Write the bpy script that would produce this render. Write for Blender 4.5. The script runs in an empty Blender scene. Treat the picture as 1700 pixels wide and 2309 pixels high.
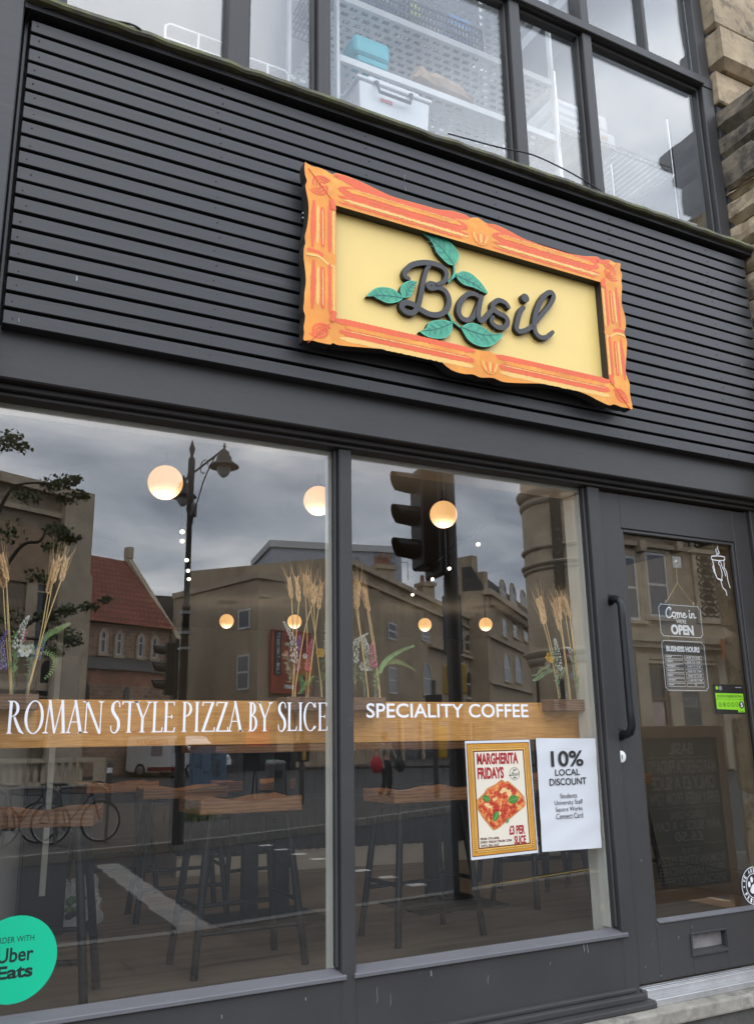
import bpy, bmesh, math, random
from mathutils import Vector, Matrix
from mathutils.geometry import tessellate_polygon
sc = bpy.context.scene
COL = sc.collection
rnd = random.Random(7)
rad = math.radians

# ------------------------------------------------------------------ camera, sky, sun, exposure
CAM_Y, CAM_Z, FPX, PX, PY = -2.95, 1.40, 2007.18, 850.0, 1154.5
Rw = Matrix(((0.8819092251954809, -0.10411110203931066, -0.4597792915598385),
             (-0.4711355669309585, -0.22847980167525228, -0.8519555491920231),
             (-0.01635225023509218, 0.9679658354810864, -0.25054888795133634)))
cd = bpy.data.cameras.new('camera'); cam = bpy.data.objects.new('camera', cd); COL.objects.link(cam)
cd.sensor_fit = 'HORIZONTAL'; cd.sensor_width = 36.0; cd.lens = 36.0 * FPX / 1700.0
cd.clip_start = 0.05; cd.clip_end = 3000
mw = Rw.to_4x4(); mw.translation = Vector((0, CAM_Y, CAM_Z)); cam.matrix_world = mw
sc.camera = cam

world = bpy.data.worlds.new('World'); sc.world = world; world.use_nodes = True
SUN_EL, SUN_AZ = 52.0, 12.0
def build_world():
    nt = world.node_tree; nt.nodes.clear(); N = nt.nodes.new; L = nt.links.new
    out = N('ShaderNodeOutputWorld'); bg = N('ShaderNodeBackground'); bg.inputs['Strength'].default_value = 0.1
    sky = N('ShaderNodeTexSky'); sky.sky_type = 'NISHITA'; sky.sun_disc = False
    sky.sun_elevation = rad(SUN_EL); sky.sun_rotation = rad(SUN_AZ)
    tc = N('ShaderNodeTexCoord'); sep = N('ShaderNodeSeparateXYZ'); L(tc.outputs['Generated'], sep.inputs[0])
    zc = N('ShaderNodeMath'); zc.operation = 'MAXIMUM'; zc.inputs[1].default_value = 0.0; L(sep.outputs['Z'], zc.inputs[0])
    za = N('ShaderNodeMath'); za.operation = 'ADD'; za.inputs[1].default_value = 0.22; L(zc.outputs[0], za.inputs[0])
    dx = N('ShaderNodeMath'); dx.operation = 'DIVIDE'; L(sep.outputs['X'], dx.inputs[0]); L(za.outputs[0], dx.inputs[1])
    dy = N('ShaderNodeMath'); dy.operation = 'DIVIDE'; L(sep.outputs['Y'], dy.inputs[0]); L(za.outputs[0], dy.inputs[1])
    cmb = N('ShaderNodeCombineXYZ'); L(dx.outputs[0], cmb.inputs[0]); L(dy.outputs[0], cmb.inputs[1]); L(sep.outputs['Z'], cmb.inputs[2])
    n1 = N('ShaderNodeTexNoise'); n1.inputs['Scale'].default_value = 2.3; n1.inputs['Detail'].default_value = 8; n1.inputs['Roughness'].default_value = 0.52; n1.inputs['Distortion'].default_value = 0.35
    L(cmb.outputs[0], n1.inputs['Vector'])
    cr = N('ShaderNodeValToRGB'); e = cr.color_ramp.elements
    e[0].position = 0.34; e[0].color = (0.36, 0.41, 0.50, 1); e[1].position = 0.66; e[1].color = (1.12, 1.14, 1.18, 1)
    m = e.new(0.5); m.color = (0.66, 0.71, 0.80, 1)
    L(n1.outputs['Fac'], cr.inputs[0])
    # darker bank of cloud low down, brighter overhead
    mr = N('ShaderNodeMapRange'); mr.inputs[1].default_value = 0.02; mr.inputs[2].default_value = 0.62; mr.inputs[3].default_value = 0.95; mr.inputs[4].default_value = 1.25
    L(sep.outputs['Z'], mr.inputs[0])
    sc1 = N('ShaderNodeVectorMath'); sc1.operation = 'SCALE'; L(cr.outputs[0], sc1.inputs[0]); L(mr.outputs[0], sc1.inputs['Scale'])
    sc2 = N('ShaderNodeVectorMath'); sc2.operation = 'SCALE'; L(sc1.outputs[0], sc2.inputs[0]); sc2.inputs['Scale'].default_value = 43.0
    mx = N('ShaderNodeMix'); mx.data_type = 'RGBA'; mx.inputs[0].default_value = 0.9
    L(sky.outputs[0], mx.inputs[6]); L(sc2.outputs[0], mx.inputs[7]); L(mx.outputs[2], bg.inputs['Color']); L(bg.outputs[0], out.inputs[0])
build_world()
sl = bpy.data.lights.new('sun', 'SUN'); sl.energy = 1.5; sl.angle = rad(20); sl.color = (1, 0.96, 0.9)
so = bpy.data.objects.new('sun', sl); COL.objects.link(so)
so.rotation_euler = (rad(90 - SUN_EL), 0, rad(180 - 12))     # high thin-cloud sun from behind the shop
sc.view_settings.view_transform = 'Standard'; sc.view_settings.look = 'None'; sc.view_settings.gamma = 1.0
sc.view_settings.exposure = -0.40
sc.render.engine = 'CYCLES'
sc.cycles.max_bounces = 10; sc.cycles.transparent_max_bounces = 24; sc.cycles.glossy_bounces = 5; sc.cycles.caustics_reflective = False; sc.cycles.caustics_refractive = False
sc.cycles.use_denoising = True

# ------------------------------------------------------------------ measuring helpers
def ray(u, v): return Rw @ Vector(((u - PX) / FPX, -(v - PY) / FPX, -1.0))
def F(u, v, y=0.0):                      # point of the photograph on the plane y
    d = ray(u, v); t = (y - CAM_Y) / d.y
    return Vector((d.x * t, y, CAM_Z + d.z * t))
def G(u, v, z=0.0):                      # point on a horizontal plane (y > 0: behind the glass)
    d = ray(u, v); t = (z - CAM_Z) / d.z
    return Vector((d.x * t, CAM_Y + d.y * t, z))
def M(u, v, Y):                          # street side point seen mirrored in the glass at distance Y
    p = F(u, v, Y); return Vector((p.x, -Y, p.z))

# ------------------------------------------------------------------ object helpers
def tag(o, label=None, cat=None, group=None, kind=None):
    if label: o['label'] = label
    if cat: o['category'] = cat
    if group: o['group'] = group
    if kind: o['kind'] = kind
    return o
def thing(name, label, cat, loc=(0, 0, 0), rz=0.0, group=None):
    o = bpy.data.objects.new(name, None); COL.objects.link(o); o.location = loc; o.rotation_euler = (0, 0, rz)
    o.empty_display_size = 0.1
    return tag(o, label, cat, group)
def kids(o): return [c for c in COL.objects if c.parent is o]
def copy_tree(o, parent=None):
    c = o.copy(); COL.objects.link(c)
    if parent: c.parent = parent
    for ch in kids(o): copy_tree(ch, c)
    return c

class MB:
    def __init__(s, off=(0, 0, 0)): s.v = []; s.f = []; s.m = []; s.off = Vector(off); s.sm = []
    def add(s, vs, fs, mi=0, smooth=False):
        b = len(s.v); s.v += [tuple(Vector(p) - s.off) for p in vs]
        for f in fs: s.f.append([i + b for i in f]); s.m.append(mi); s.sm.append(smooth)
        return s
    def box(s, x0, x1, y0, y1, z0, z1, mi=0):
        v = [(x0, y0, z0), (x1, y0, z0), (x1, y1, z0), (x0, y1, z0), (x0, y0, z1), (x1, y0, z1), (x1, y1, z1), (x0, y1, z1)]
        return s.add(v, [(0, 3, 2, 1), (4, 5, 6, 7), (0, 1, 5, 4), (1, 2, 6, 5), (2, 3, 7, 6), (3, 0, 4, 7)], mi)
    def obox(s, c, ax, ay, az, hx, hy, hz, mi=0):   # box on given axes
        c = Vector(c); ax = Vector(ax).normalized() * hx; ay = Vector(ay).normalized() * hy; az = Vector(az).normalized() * hz
        v = [c - ax - ay - az, c + ax - ay - az, c + ax + ay - az, c - ax + ay - az, c - ax - ay + az, c + ax - ay + az, c + ax + ay + az, c - ax + ay + az]
        return s.add(v, [(0, 3, 2, 1), (4, 5, 6, 7), (0, 1, 5, 4), (1, 2, 6, 5), (2, 3, 7, 6), (3, 0, 4, 7)], mi)
    def prism(s, pts, y0, y1, mi=0, side=None, holes=()):   # outline in x,z; front at y0
        loops = [list(pts)] + [list(h) for h in holes]
        if side is None: side = mi
        flat = [p for l in loops for p in l]; n = len(flat)
        tri = tessellate_polygon([[Vector((p[0], p[1], 0)) for p in l] for l in loops])
        vs = [(p[0], y0, p[1]) for p in flat]
        s.add(vs, [tuple(t) for t in tri], mi)
        vb = vs + [(p[0], y1, p[1]) for p in flat]; fs = []; b = 0
        for l in loops:
            k = len(l)
            for i in range(k): j = (i + 1) % k; fs.append((b + i, b + j, n + b + j, n + b + i))
            b += k
        fs += [(n + t[0], n + t[2], n + t[1]) for t in tri]
        return s.add(vb, fs, side)
    def extr(s, pts, origin, ax, az, ay, depth, mi=0):      # outline in a plane ax,az extruded along ay
        o = Vector(origin); ax = Vector(ax); az = Vector(az); ay = Vector(ay)
        tri = tessellate_polygon([[Vector((p[0], p[1], 0)) for p in pts]]); n = len(pts)
        vs = [o + ax * p[0] + az * p[1] for p in pts]; vs += [p + ay * depth for p in vs]
        fs = [tuple(t) for t in tri] + [(n + t[0], n + t[2], n + t[1]) for t in tri]
        fs += [(i, (i + 1) % n, n + (i + 1) % n, n + i) for i in range(n)]
        return s.add(vs, fs, mi)
    def tube(s, path, r, n=8, mi=0, cap=True, smooth=True):
        path = [Vector(p) for p in path]; k = len(path); rs = r if isinstance(r, (list, tuple)) else [r] * k
        vs = []; up = None
        for i, p in enumerate(path):
            t = (path[min(i + 1, k - 1)] - path[max(i - 1, 0)])
            t = t.normalized() if t.length > 1e-9 else Vector((0, 0, 1))
            if up is None: up = Vector((0, 0, 1)) if abs(t.z) < 0.9 else Vector((1, 0, 0))
            a = t.cross(up)
            if a.length < 1e-4: a = t.cross(Vector((0.3, 1, 0.2)))
            a.normalize(); b = a.cross(t).normalized(); up = b
            for q in range(n):
                an = 2 * math.pi * q / n; vs.append(p + (a * math.cos(an) + b * math.sin(an)) * rs[i])
        fs = [(i * n + q, i * n + (q + 1) % n, (i + 1) * n + (q + 1) % n, (i + 1) * n + q) for i in range(k - 1) for q in range(n)]
        s.add(vs, fs, mi, smooth)
        if cap: s.add([vs[q] for q in range(n)], [tuple(range(n))], mi); s.add([vs[(k - 1) * n + q] for q in range(n)], [tuple(range(n))[::-1]], mi)
        return s
    def lathe(s, prof, c, n=16, mi=0, smooth=True, axis='z'):
        c = Vector(c); vs = []; k = len(prof)
        for r, z in prof:
            for q in range(n):
                a = 2 * math.pi * q / n; x, y = r * math.cos(a), r * math.sin(a)
                vs.append(c + (Vector((x, y, z)) if axis == 'z' else Vector((x, z, y)) if axis == 'y' else Vector((z, x, y))))
        fs = [(i * n + q, i * n + (q + 1) % n, (i + 1) * n + (q + 1) % n, (i + 1) * n + q) for i in range(k - 1) for q in range(n)]
        return s.add(vs, fs, mi, smooth)
    def ball(s, c, r, n=16, mi=0, sq=(1, 1, 1)):
        prof = [(max(1e-4, math.sin(math.pi * i / n)), -math.cos(math.pi * i / n)) for i in range(n + 1)]
        vs = []
        for a, z in prof:
            for q in range(n): vs.append(Vector(c) + Vector((a * math.cos(2 * math.pi * q / n) * r * sq[0], a * math.sin(2 * math.pi * q / n) * r * sq[1], z * r * sq[2])))
        fs = [(i * n + q, i * n + (q + 1) % n, (i + 1) * n + (q + 1) % n, (i + 1) * n + q) for i in range(n) for q in range(n)]
        return s.add(vs, fs, mi, True)
    def stroke(s, pts, w, y0, y1, mi=0, side=None, caps=True, dy=0.0015):  # brush stroke in x,z with rounded ends
        if side is None: side = mi
        P = [Vector((p[0], p[1])) for p in pts]; k = len(P); W = list(w) if isinstance(w, (list, tuple)) else [w] * k
        Lf, Rt = [], []
        for i in range(k):
            t = P[min(i + 1, k - 1)] - P[max(i - 1, 0)]
            t = t.normalized() if t.length > 1e-9 else Vector((1, 0)); nrm = Vector((-t.y, t.x))
            Lf.append(P[i] + nrm * W[i] / 2); Rt.append(P[i] - nrm * W[i] / 2)
        yy = [y0 + dy * i / max(1, k - 1) for i in range(k)]
        vs = [];
        for i in range(k): vs += [(Lf[i].x, yy[i], Lf[i].y), (Rt[i].x, yy[i], Rt[i].y), (Rt[i].x, y1 + dy, Rt[i].y), (Lf[i].x, y1 + dy, Lf[i].y)]
        ff = []; fsd = []
        for i in range(k - 1):
            a, b = i * 4, i * 4 + 4
            ff.append((a, a + 1, b + 1, b)); fsd += [(a + 1, a + 2, b + 2, b + 1), (a, b, b + 3, a + 3)]
        s.add(vs, ff, mi); s.add(vs, fsd, side)
        for i, sg in ((0, -1), (k - 1, 1)):
            t = (P[1] - P[0]) if i == 0 else (P[-1] - P[-2]); a0 = math.atan2(t.y, t.x); r = W[i] / 2; m = 6 if caps else 0
            if not caps:
                a = i * 4; s.add(vs[a:a + 4], [(0, 1, 2, 3)], side); continue
            arc = []
            for q in range(m + 1):
                an = a0 + math.pi / 2 + (math.pi * q / m if i == 0 else -math.pi * q / m); arc.append((P[i].x + r * math.cos(an), P[i].y + r * math.sin(an)))
            fv = [(p[0], yy[i], p[1]) for p in arc]; bv = [(p[0], y1 + dy, p[1]) for p in arc]
            s.add(fv, [tuple(range(m + 1))], mi); s.add(fv + bv, [(q, q + 1, m + 2 + q, m + 1 + q) for q in range(m)], side)
        return s
    def build(s, name, mats, parent=None, bevel=0.0, seg=1, loc=None, merge=False, bev_all=True):
        me = bpy.data.meshes.new(name); me.from_pydata([tuple(p) for p in s.v], [], s.f)
        ms = mats if isinstance(mats, (list, tuple)) else [mats]
        for m in ms: me.materials.append(m)
        for i, p in enumerate(me.polygons): p.material_index = min(s.m[i], len(ms) - 1); p.use_smooth = s.sm[i]
        bm = bmesh.new(); bm.from_mesh(me)
        if merge: bmesh.ops.remove_doubles(bm, verts=bm.verts, dist=1e-5)
        bmesh.ops.recalc_face_normals(bm, faces=bm.faces)
        if bevel > 0:
            ed = [e for e in bm.edges if len(e.link_faces) == 2 and e.calc_face_angle(0) > 0.6 and (bev_all or not any(f.material_index for f in e.link_faces))]
            bmesh.ops.bevel(bm, geom=ed, offset=bevel, segments=seg, affect='EDGES', profile=0.6, clamp_overlap=True)
        bm.to_mesh(me); bm.free()
        o = bpy.data.objects.new(name, me); COL.objects.link(o)
        if parent: o.parent = parent
        if loc: o.location = loc
        return o

def smooth_path(pts, n=8):               # Catmull-Rom through the points
    P = [Vector(p) for p in pts]; out = []
    for i in range(len(P) - 1):
        p0, p1, p2, p3 = P[max(i - 1, 0)], P[i], P[i + 1], P[min(i + 2, len(P) - 1)]
        for k in range(n):
            t = k / n; out.append(0.5 * ((2 * p1) + (p2 - p0) * t + (2 * p0 - 5 * p1 + 4 * p2 - p3) * t * t + (3 * p1 - p0 - 3 * p2 + p3) * t ** 3))
    out.append(P[-1]); return out

def text_mesh(s, off=0.0):
    cu = bpy.data.curves.new('letters', 'FONT'); cu.body = s; cu.size = 1.0; cu.offset = off; cu.resolution_u = 4
    cu.align_x = 'CENTER'; cu.space_line = 0.95
    o = bpy.data.objects.new('letters', cu); COL.objects.link(o)
    bpy.context.view_layer.update()
    me = bpy.data.meshes.new_from_object(o.evaluated_get(bpy.context.evaluated_depsgraph_get()))
    vs = [tuple(v.co) for v in me.vertices]; fs = [list(p.vertices) for p in me.polygons]
    bpy.data.objects.remove(o); bpy.data.curves.remove(cu); bpy.data.meshes.remove(me)
    return vs, fs
def put_text(mb, s, x0, x1, z0, z1, y, mi=0, off=0.0, shear=0.0, fn=None):   # writing fitted into a box of the x,z plane
    vs, fs = text_mesh(s, off)
    ax, bx = min(v[0] for v in vs), max(v[0] for v in vs); az, bz = min(v[1] for v in vs), max(v[1] for v in vs)
    out = []
    for v in vs:
        a, b = (v[0] - ax) / (bx - ax), (v[1] - az) / (bz - az)
        x, z = x0 + (x1 - x0) * a, z0 + (z1 - z0) * b; x += shear * (z - z0)
        out.append(fn(x, z) if fn else (x, y, z))
    mb.add(out, fs, mi); return mb

# ------------------------------------------------------------------ materials
def nodes(name):
    m = bpy.data.materials.new(name); m.use_nodes = True; nt = m.node_tree; nt.nodes.clear()
    N = nt.nodes.new; L = nt.links.new
    out = N('ShaderNodeOutputMaterial'); b = N('ShaderNodeBsdfPrincipled'); L(b.outputs[0], out.inputs[0])
    return m, nt, N, L, b, out
def mat(name, col, rough=0.6, var=0.12, scale=6.0, bump=0.0, bscale=40.0, metal=0.0, spec=0.5, stretch=(1, 1, 1), dirt=None, dscale=2.0, damt=0.5, dpos=0.55, coat=0.0):
    m, nt, N, L, b, out = nodes(name)
    tc = N('ShaderNodeTexCoord'); mp = N('ShaderNodeMapping'); mp.inputs['Scale'].default_value = stretch; L(tc.outputs['Object'], mp.inputs[0])
    n = N('ShaderNodeTexNoise'); n.inputs['Scale'].default_value = scale; n.inputs['Detail'].default_value = 6; n.inputs['Roughness'].default_value = 0.6; L(mp.outputs[0], n.inputs['Vector'])
    cr = N('ShaderNodeValToRGB'); e = cr.color_ramp.elements; e[0].position = 0.3; e[1].position = 0.7
    e[0].color = (*[c * (1 - var) for c in col], 1); e[1].color = (*[min(1, c * (1 + var)) for c in col], 1); L(n.outputs['Fac'], cr.inputs[0])
    src = cr.outputs[0]
    if dirt:
        d = N('ShaderNodeTexNoise'); d.inputs['Scale'].default_value = dscale; d.inputs['Detail'].default_value = 9; d.inputs['Roughness'].default_value = 0.7; L(mp.outputs[0], d.inputs['Vector'])
        r2 = N('ShaderNodeMapRange'); r2.inputs[1].default_value = dpos; r2.inputs[2].default_value = dpos + 0.12; r2.inputs[4].default_value = damt; L(d.outputs['Fac'], r2.inputs[0])
        mx = N('ShaderNodeMix'); mx.data_type = 'RGBA'; L(r2.outputs[0], mx.inputs[0]); L(src, mx.inputs[6]); mx.inputs[7].default_value = (*dirt, 1); src = mx.outputs[2]
    L(src, b.inputs['Base Color'])
    rr = N('ShaderNodeMapRange'); rr.inputs[3].default_value = max(0.02, rough - 0.08); rr.inputs[4].default_value = min(1, rough + 0.08); L(n.outputs['Fac'], rr.inputs[0]); L(rr.outputs[0], b.inputs['Roughness'])
    b.inputs['Metallic'].default_value = metal; b.inputs['Specular IOR Level'].default_value = spec; b.inputs['Coat Weight'].default_value = coat
    if bump > 0:
        nb = N('ShaderNodeTexNoise'); nb.inputs['Scale'].default_value = bscale; nb.inputs['Detail'].default_value = 4; L(mp.outputs[0], nb.inputs['Vector'])
        bp = N('ShaderNodeBump'); bp.inputs['Strength'].default_value = bump; bp.inputs['Distance'].default_value = 0.004; L(nb.outputs['Fac'], bp.inputs['Height']); L(bp.outputs[0], b.inputs['Normal'])
    return m
def brickmat(name, c1, c2, mortar, bw, bh, ms=0.012, rough=0.85, plane='wall', var=0.25, nscale=1.2, bump=0.4, offset=0.5, stain=None):
    m, nt, N, L, b, out = nodes(name)
    tc = N('ShaderNodeTexCoord'); sp = N('ShaderNodeSeparateXYZ'); L(tc.outputs['Object'], sp.inputs[0]); cb = N('ShaderNodeCombineXYZ')
    if plane == 'wall':
        ad = N('ShaderNodeMath'); L(sp.outputs['X'], ad.inputs[0]); L(sp.outputs['Y'], ad.inputs[1]); L(ad.outputs[0], cb.inputs[0]); L(sp.outputs['Z'], cb.inputs[1])
    else:
        L(sp.outputs['X'], cb.inputs[0]); L(sp.outputs['Y'], cb.inputs[1])
    br = N('ShaderNodeTexBrick'); br.inputs['Scale'].default_value = 1.0; br.inputs['Brick Width'].default_value = bw; br.inputs['Row Height'].default_value = bh; br.inputs['Mortar Size'].default_value = ms; br.inputs['Mortar Smooth'].default_value = 0.2; br.offset = offset
    br.inputs['Color1'].default_value = (*c1, 1); br.inputs['Color2'].default_value = (*c2, 1); br.inputs['Mortar'].default_value = (*mortar, 1); L(cb.outputs[0], br.inputs['Vector'])
    n = N('ShaderNodeTexNoise'); n.inputs['Scale'].default_value = nscale; n.inputs['Detail'].default_value = 8; n.inputs['Roughness'].default_value = 0.65; L(tc.outputs['Object'], n.inputs['Vector'])
    mr = N('ShaderNodeMapRange'); mr.inputs[1].default_value = 0.3; mr.inputs[2].default_value = 0.7; mr.inputs[3].default_value = 1 - var; mr.inputs[4].default_value = 1 + var; L(n.outputs['Fac'], mr.inputs[0])
    ml = N('ShaderNodeVectorMath'); ml.operation = 'SCALE'; L(br.outputs['Color'], ml.inputs[0]); L(mr.outputs[0], ml.inputs['Scale']); L(ml.outputs[0], b.inputs['Base Color'])
    b.inputs['Roughness'].default_value = rough
    bp = N('ShaderNodeBump'); bp.inputs['Strength'].default_value = bump; bp.inputs['Distance'].default_value = 0.01; bp.invert = True; L(br.outputs['Fac'], bp.inputs['Height']); L(bp.outputs[0], b.inputs['Normal'])
    return m
def woodmat(name, c1, c2, rough=0.5, along=(0.6, 6, 9), scale=3.0, wv=0.35):
    m, nt, N, L, b, out = nodes(name)
    tc = N('ShaderNodeTexCoord'); mp = N('ShaderNodeMapping'); mp.inputs['Scale'].default_value = along; L(tc.outputs['Object'], mp.inputs[0])
    n = N('ShaderNodeTexNoise'); n.inputs['Scale'].default_value = scale; n.inputs['Detail'].default_value = 9; n.inputs['Roughness'].default_value = 0.62; n.inputs['Distortion'].default_value = 1.4; L(mp.outputs[0], n.inputs['Vector'])
    w = N('ShaderNodeTexWave'); w.wave_type = 'BANDS'; w.bands_direction = 'Z'; w.inputs['Scale'].default_value = 2.2; w.inputs['Distortion'].default_value = 7; w.inputs['Detail'].default_value = 4; w.inputs['Detail Scale'].default_value = 1.4; L(mp.outputs[0], w.inputs['Vector'])
    ad = N('ShaderNodeMath'); ad.operation = 'MULTIPLY_ADD'; ad.inputs[1].default_value = wv; L(w.outputs['Fac'], ad.inputs[0]); L(n.outputs['Fac'], ad.inputs[2])
    cr = N('ShaderNodeValToRGB'); e = cr.color_ramp.elements; e[0].position = 0.36 + wv * .1; e[1].position = 0.62 + wv * .7; e[0].color = (*c2, 1); e[1].color = (*c1, 1); L(ad.outputs[0], cr.inputs[0])
    L(cr.outputs[0], b.inputs['Base Color']); b.inputs['Roughness'].default_value = rough
    bp = N('ShaderNodeBump'); bp.inputs['Strength'].default_value = 0.25; bp.inputs['Distance'].default_value = 0.002; L(ad.outputs[0], bp.inputs['Height']); L(bp.outputs[0], b.inputs['Normal'])
    return m
def glassmat(name, r0=0.06, tint=(0.93, 0.96, 0.95), dust=0.0):
    m = bpy.data.materials.new(name); m.use_nodes = True; nt = m.node_tree; nt.nodes.clear(); N = nt.nodes.new; L = nt.links.new
    out = N('ShaderNodeOutputMaterial'); tr = N('ShaderNodeBsdfTransparent'); tr.inputs[0].default_value = (*tint, 1); gl = N('ShaderNodeBsdfGlossy'); gl.inputs['Roughness'].default_value = 0.0
    ge = N('ShaderNodeNewGeometry'); dt = N('ShaderNodeVectorMath'); dt.operation = 'DOT_PRODUCT'; L(ge.outputs['Normal'], dt.inputs[0]); L(ge.outputs['Incoming'], dt.inputs[1])
    ab = N('ShaderNodeMath'); ab.operation = 'ABSOLUTE'; L(dt.outputs['Value'], ab.inputs[0])
    om = N('ShaderNodeMath'); om.operation = 'SUBTRACT'; om.inputs[0].default_value = 1.0; L(ab.outputs[0], om.inputs[1])
    pw = N('ShaderNodeMath'); pw.operation = 'POWER'; pw.inputs[1].default_value = 5.0; L(om.outputs[0], pw.inputs[0])
    ma = N('ShaderNodeMath'); ma.operation = 'MULTIPLY_ADD'; ma.inputs[1].default_value = 1 - r0; ma.inputs[2].default_value = r0; L(pw.outputs[0], ma.inputs[0])
    mx = N('ShaderNodeMixShader'); L(ma.outputs[0], mx.inputs[0]); L(tr.outputs[0], mx.inputs[1]); L(gl.outputs[0], mx.inputs[2])
    last = mx.outputs[0]
    if dust > 0:
        tc = N('ShaderNodeTexCoord'); n = N('ShaderNodeTexNoise'); n.inputs['Scale'].default_value = 2.2; n.inputs['Detail'].default_value = 8; L(tc.outputs['Object'], n.inputs['Vector'])
        mr = N('ShaderNodeMapRange'); mr.inputs[1].default_value = 0.45; mr.inputs[2].default_value = 0.8; mr.inputs[4].default_value = dust; L(n.outputs['Fac'], mr.inputs[0])
        df = N('ShaderNodeBsdfDiffuse'); df.inputs[0].default_value = (0.5, 0.5, 0.48, 1); m2 = N('ShaderNodeMixShader'); L(mr.outputs[0], m2.inputs[0]); L(last, m2.inputs[1]); L(df.outputs[0], m2.inputs[2]); last = m2.outputs[0]
    L(last, out.inputs[0]); return m
def emit(name, col, s):
    m = bpy.data.materials.new(name); m.use_nodes = True; nt = m.node_tree; nt.nodes.clear()
    o = nt.nodes.new('ShaderNodeOutputMaterial'); e = nt.nodes.new('ShaderNodeEmission'); e.inputs[0].default_value = (*col, 1); e.inputs[1].default_value = s; nt.links.new(e.outputs[0], o.inputs[0]); return m

GREY = mat('dark_grey_paint', (0.046, 0.045, 0.0455), 0.46, 0.10, 3.0, 0.12, 30, spec=0.36, stretch=(0.4, 1, 1.6), dirt=(0.05, 0.05, 0.05), dscale=1.6, damt=0.35)
SLAT = mat('slat_paint', (0.0385, 0.0395, 0.0425), 0.38, 0.18, 5.0, 0.12, 60, spec=0.36, stretch=(0.22, 1, 6), dirt=(0.10, 0.10, 0.095), dscale=2.6, damt=0.35, dpos=0.62)
WORN = mat('worn_grey_paint', (0.045, 0.044, 0.0445), 0.5, 0.10, 3.0, 0.2, 30, spec=0.36, dirt=(0.20, 0.195, 0.19), dscale=11, damt=0.55, dpos=0.66)
CHIP = mat('chipped_sill_paint', (0.12, 0.12, 0.13), 0.5, 0.15, 4.0, 0.3, 50, stretch=(0.5, 1, 1), dirt=(0.62, 0.60, 0.55), dscale=7, damt=0.9, dpos=0.66)
DARK = mat('gap_shade_and_nail_black', (0.012, 0.012, 0.013), 0.7, 0.1)  # near-black: shade of the slat gaps put into colour; also nail heads
BLACK = mat('black_metal', (0.012, 0.013, 0.015), 0.36, 0.1, 8, 0.05, spec=0.35)
CREAM = mat('cream_paint', (0.80, 0.79, 0.71), 0.5, 0.06, 4, 0.1, 40)
CREAMCR = mat('cracked_cream_paint', (0.82, 0.80, 0.72), 0.55, 0.08, 4, 0.2, 40, stretch=(9, 9, 1.3), dirt=(0.05, 0.05, 0.05), dscale=1.9, damt=0.95, dpos=0.64)
GLASS = glassmat('shop_window_glass', 0.098, (0.965, 0.975, 0.97), 0.008)
GLASSU = glassmat('upper_window_glass', 0.095, (0.97, 0.98, 0.98), 0.02)
WHITE = mat('white_paint', (0.8, 0.8, 0.8), 0.45, 0.03)
VINYL = mat('white_vinyl', (0.82, 0.83, 0.86), 0.4, 0.02)
PAPER = mat('white_paper', (0.62, 0.64, 0.67), 0.6, 0.03, 3, 0.35, 5)
INK = mat('black_ink', (0.018, 0.018, 0.02), 0.5, 0.05)
OAK = woodmat('oak_board', (0.86, 0.43, 0.125), (0.63, 0.27, 0.065), 0.42, (1.6, 9, 16), 4.0, .12)
OAK2 = woodmat('light_oak', (0.84, 0.57, 0.37), (0.70, 0.44, 0.27), 0.45)
SEATW = woodmat('seat_wood', (0.72, 0.36, 0.16), (0.44, 0.19, 0.08), 0.35, (2, 5, 8))
BROWN = woodmat('brown_wood', (0.25, 0.13, 0.08), (0.11, 0.055, 0.035), 0.6, (3, 8, 14))
FLOORW = woodmat('floor_wood', (0.27, 0.225, 0.185), (0.17, 0.14, 0.115), 0.45, (0.4, 4, 4))
STRAW = mat('straw', (0.80, 0.56, 0.24), 0.6, 0.12, 30)
EAR = mat('wheat_ear', (0.76, 0.48, 0.23), 0.7, 0.18, 60)
GREENS = mat('leaf_green', (0.10, 0.20, 0.07), 0.5, 0.3, 30)
PALEG = mat('pale_leaf_green', (0.22, 0.33, 0.24), 0.6, 0.25, 30)
TREEG = mat('tree_leaf', (0.075, 0.105, 0.03), 0.55, 0.4, 3.0)
BARK = mat('bark', (0.05, 0.04, 0.03), 0.9, 0.3, 10, 0.5)
STONE = brickmat('ashlar_stone', (0.43, 0.35, 0.25), (0.38, 0.30, 0.205), (0.27, 0.21, 0.15), 0.9, 0.36, 0.008, var=0.3, nscale=0.5)
STONEP = mat('pale_stone', (0.45, 0.37, 0.27), 0.85, 0.2, 1.2, 0.3, 12, dirt=(0.20, 0.16, 0.12), dscale=1.0, damt=0.6)
RENDER = mat('stained_render', (0.42, 0.335, 0.235), 0.9, 0.15, 0.5, 0.2, 9, stretch=(1, 1, 0.35), dirt=(0.23, 0.18, 0.13), dscale=0.35, damt=0.7, dpos=0.5)
REDB = brickmat('red_brick', (0.38, 0.14, 0.08), (0.27, 0.11, 0.07), (0.3, 0.24, 0.2), 0.23, 0.075, 0.01, var=0.35, nscale=1.5)
RUBBLE = brickmat('rubble_stone', (0.34, 0.19, 0.13), (0.20, 0.125, 0.09), (0.32, 0.26, 0.2), 0.42, 0.2, 0.03, var=0.4, nscale=1.5)
TILE = brickmat('clay_roof_tiles', (0.29, 0.09, 0.05), (0.23, 0.07, 0.04), (0.11, 0.04, 0.025), 0.28, 0.34, 0.035, var=0.2, nscale=1, bump=0.9)
SLATE = brickmat('slate_tiles', (0.07, 0.07, 0.075), (0.10, 0.095, 0.09), (0.03, 0.03, 0.03), 0.3, 0.25, 0.03, var=0.3, nscale=1)
ASPH = mat('asphalt', (0.030, 0.030, 0.031), 0.85, 0.15, 1.2, 0.4, 60, dirt=(0.042, 0.040, 0.038), dscale=0.7, damt=0.5)
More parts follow.
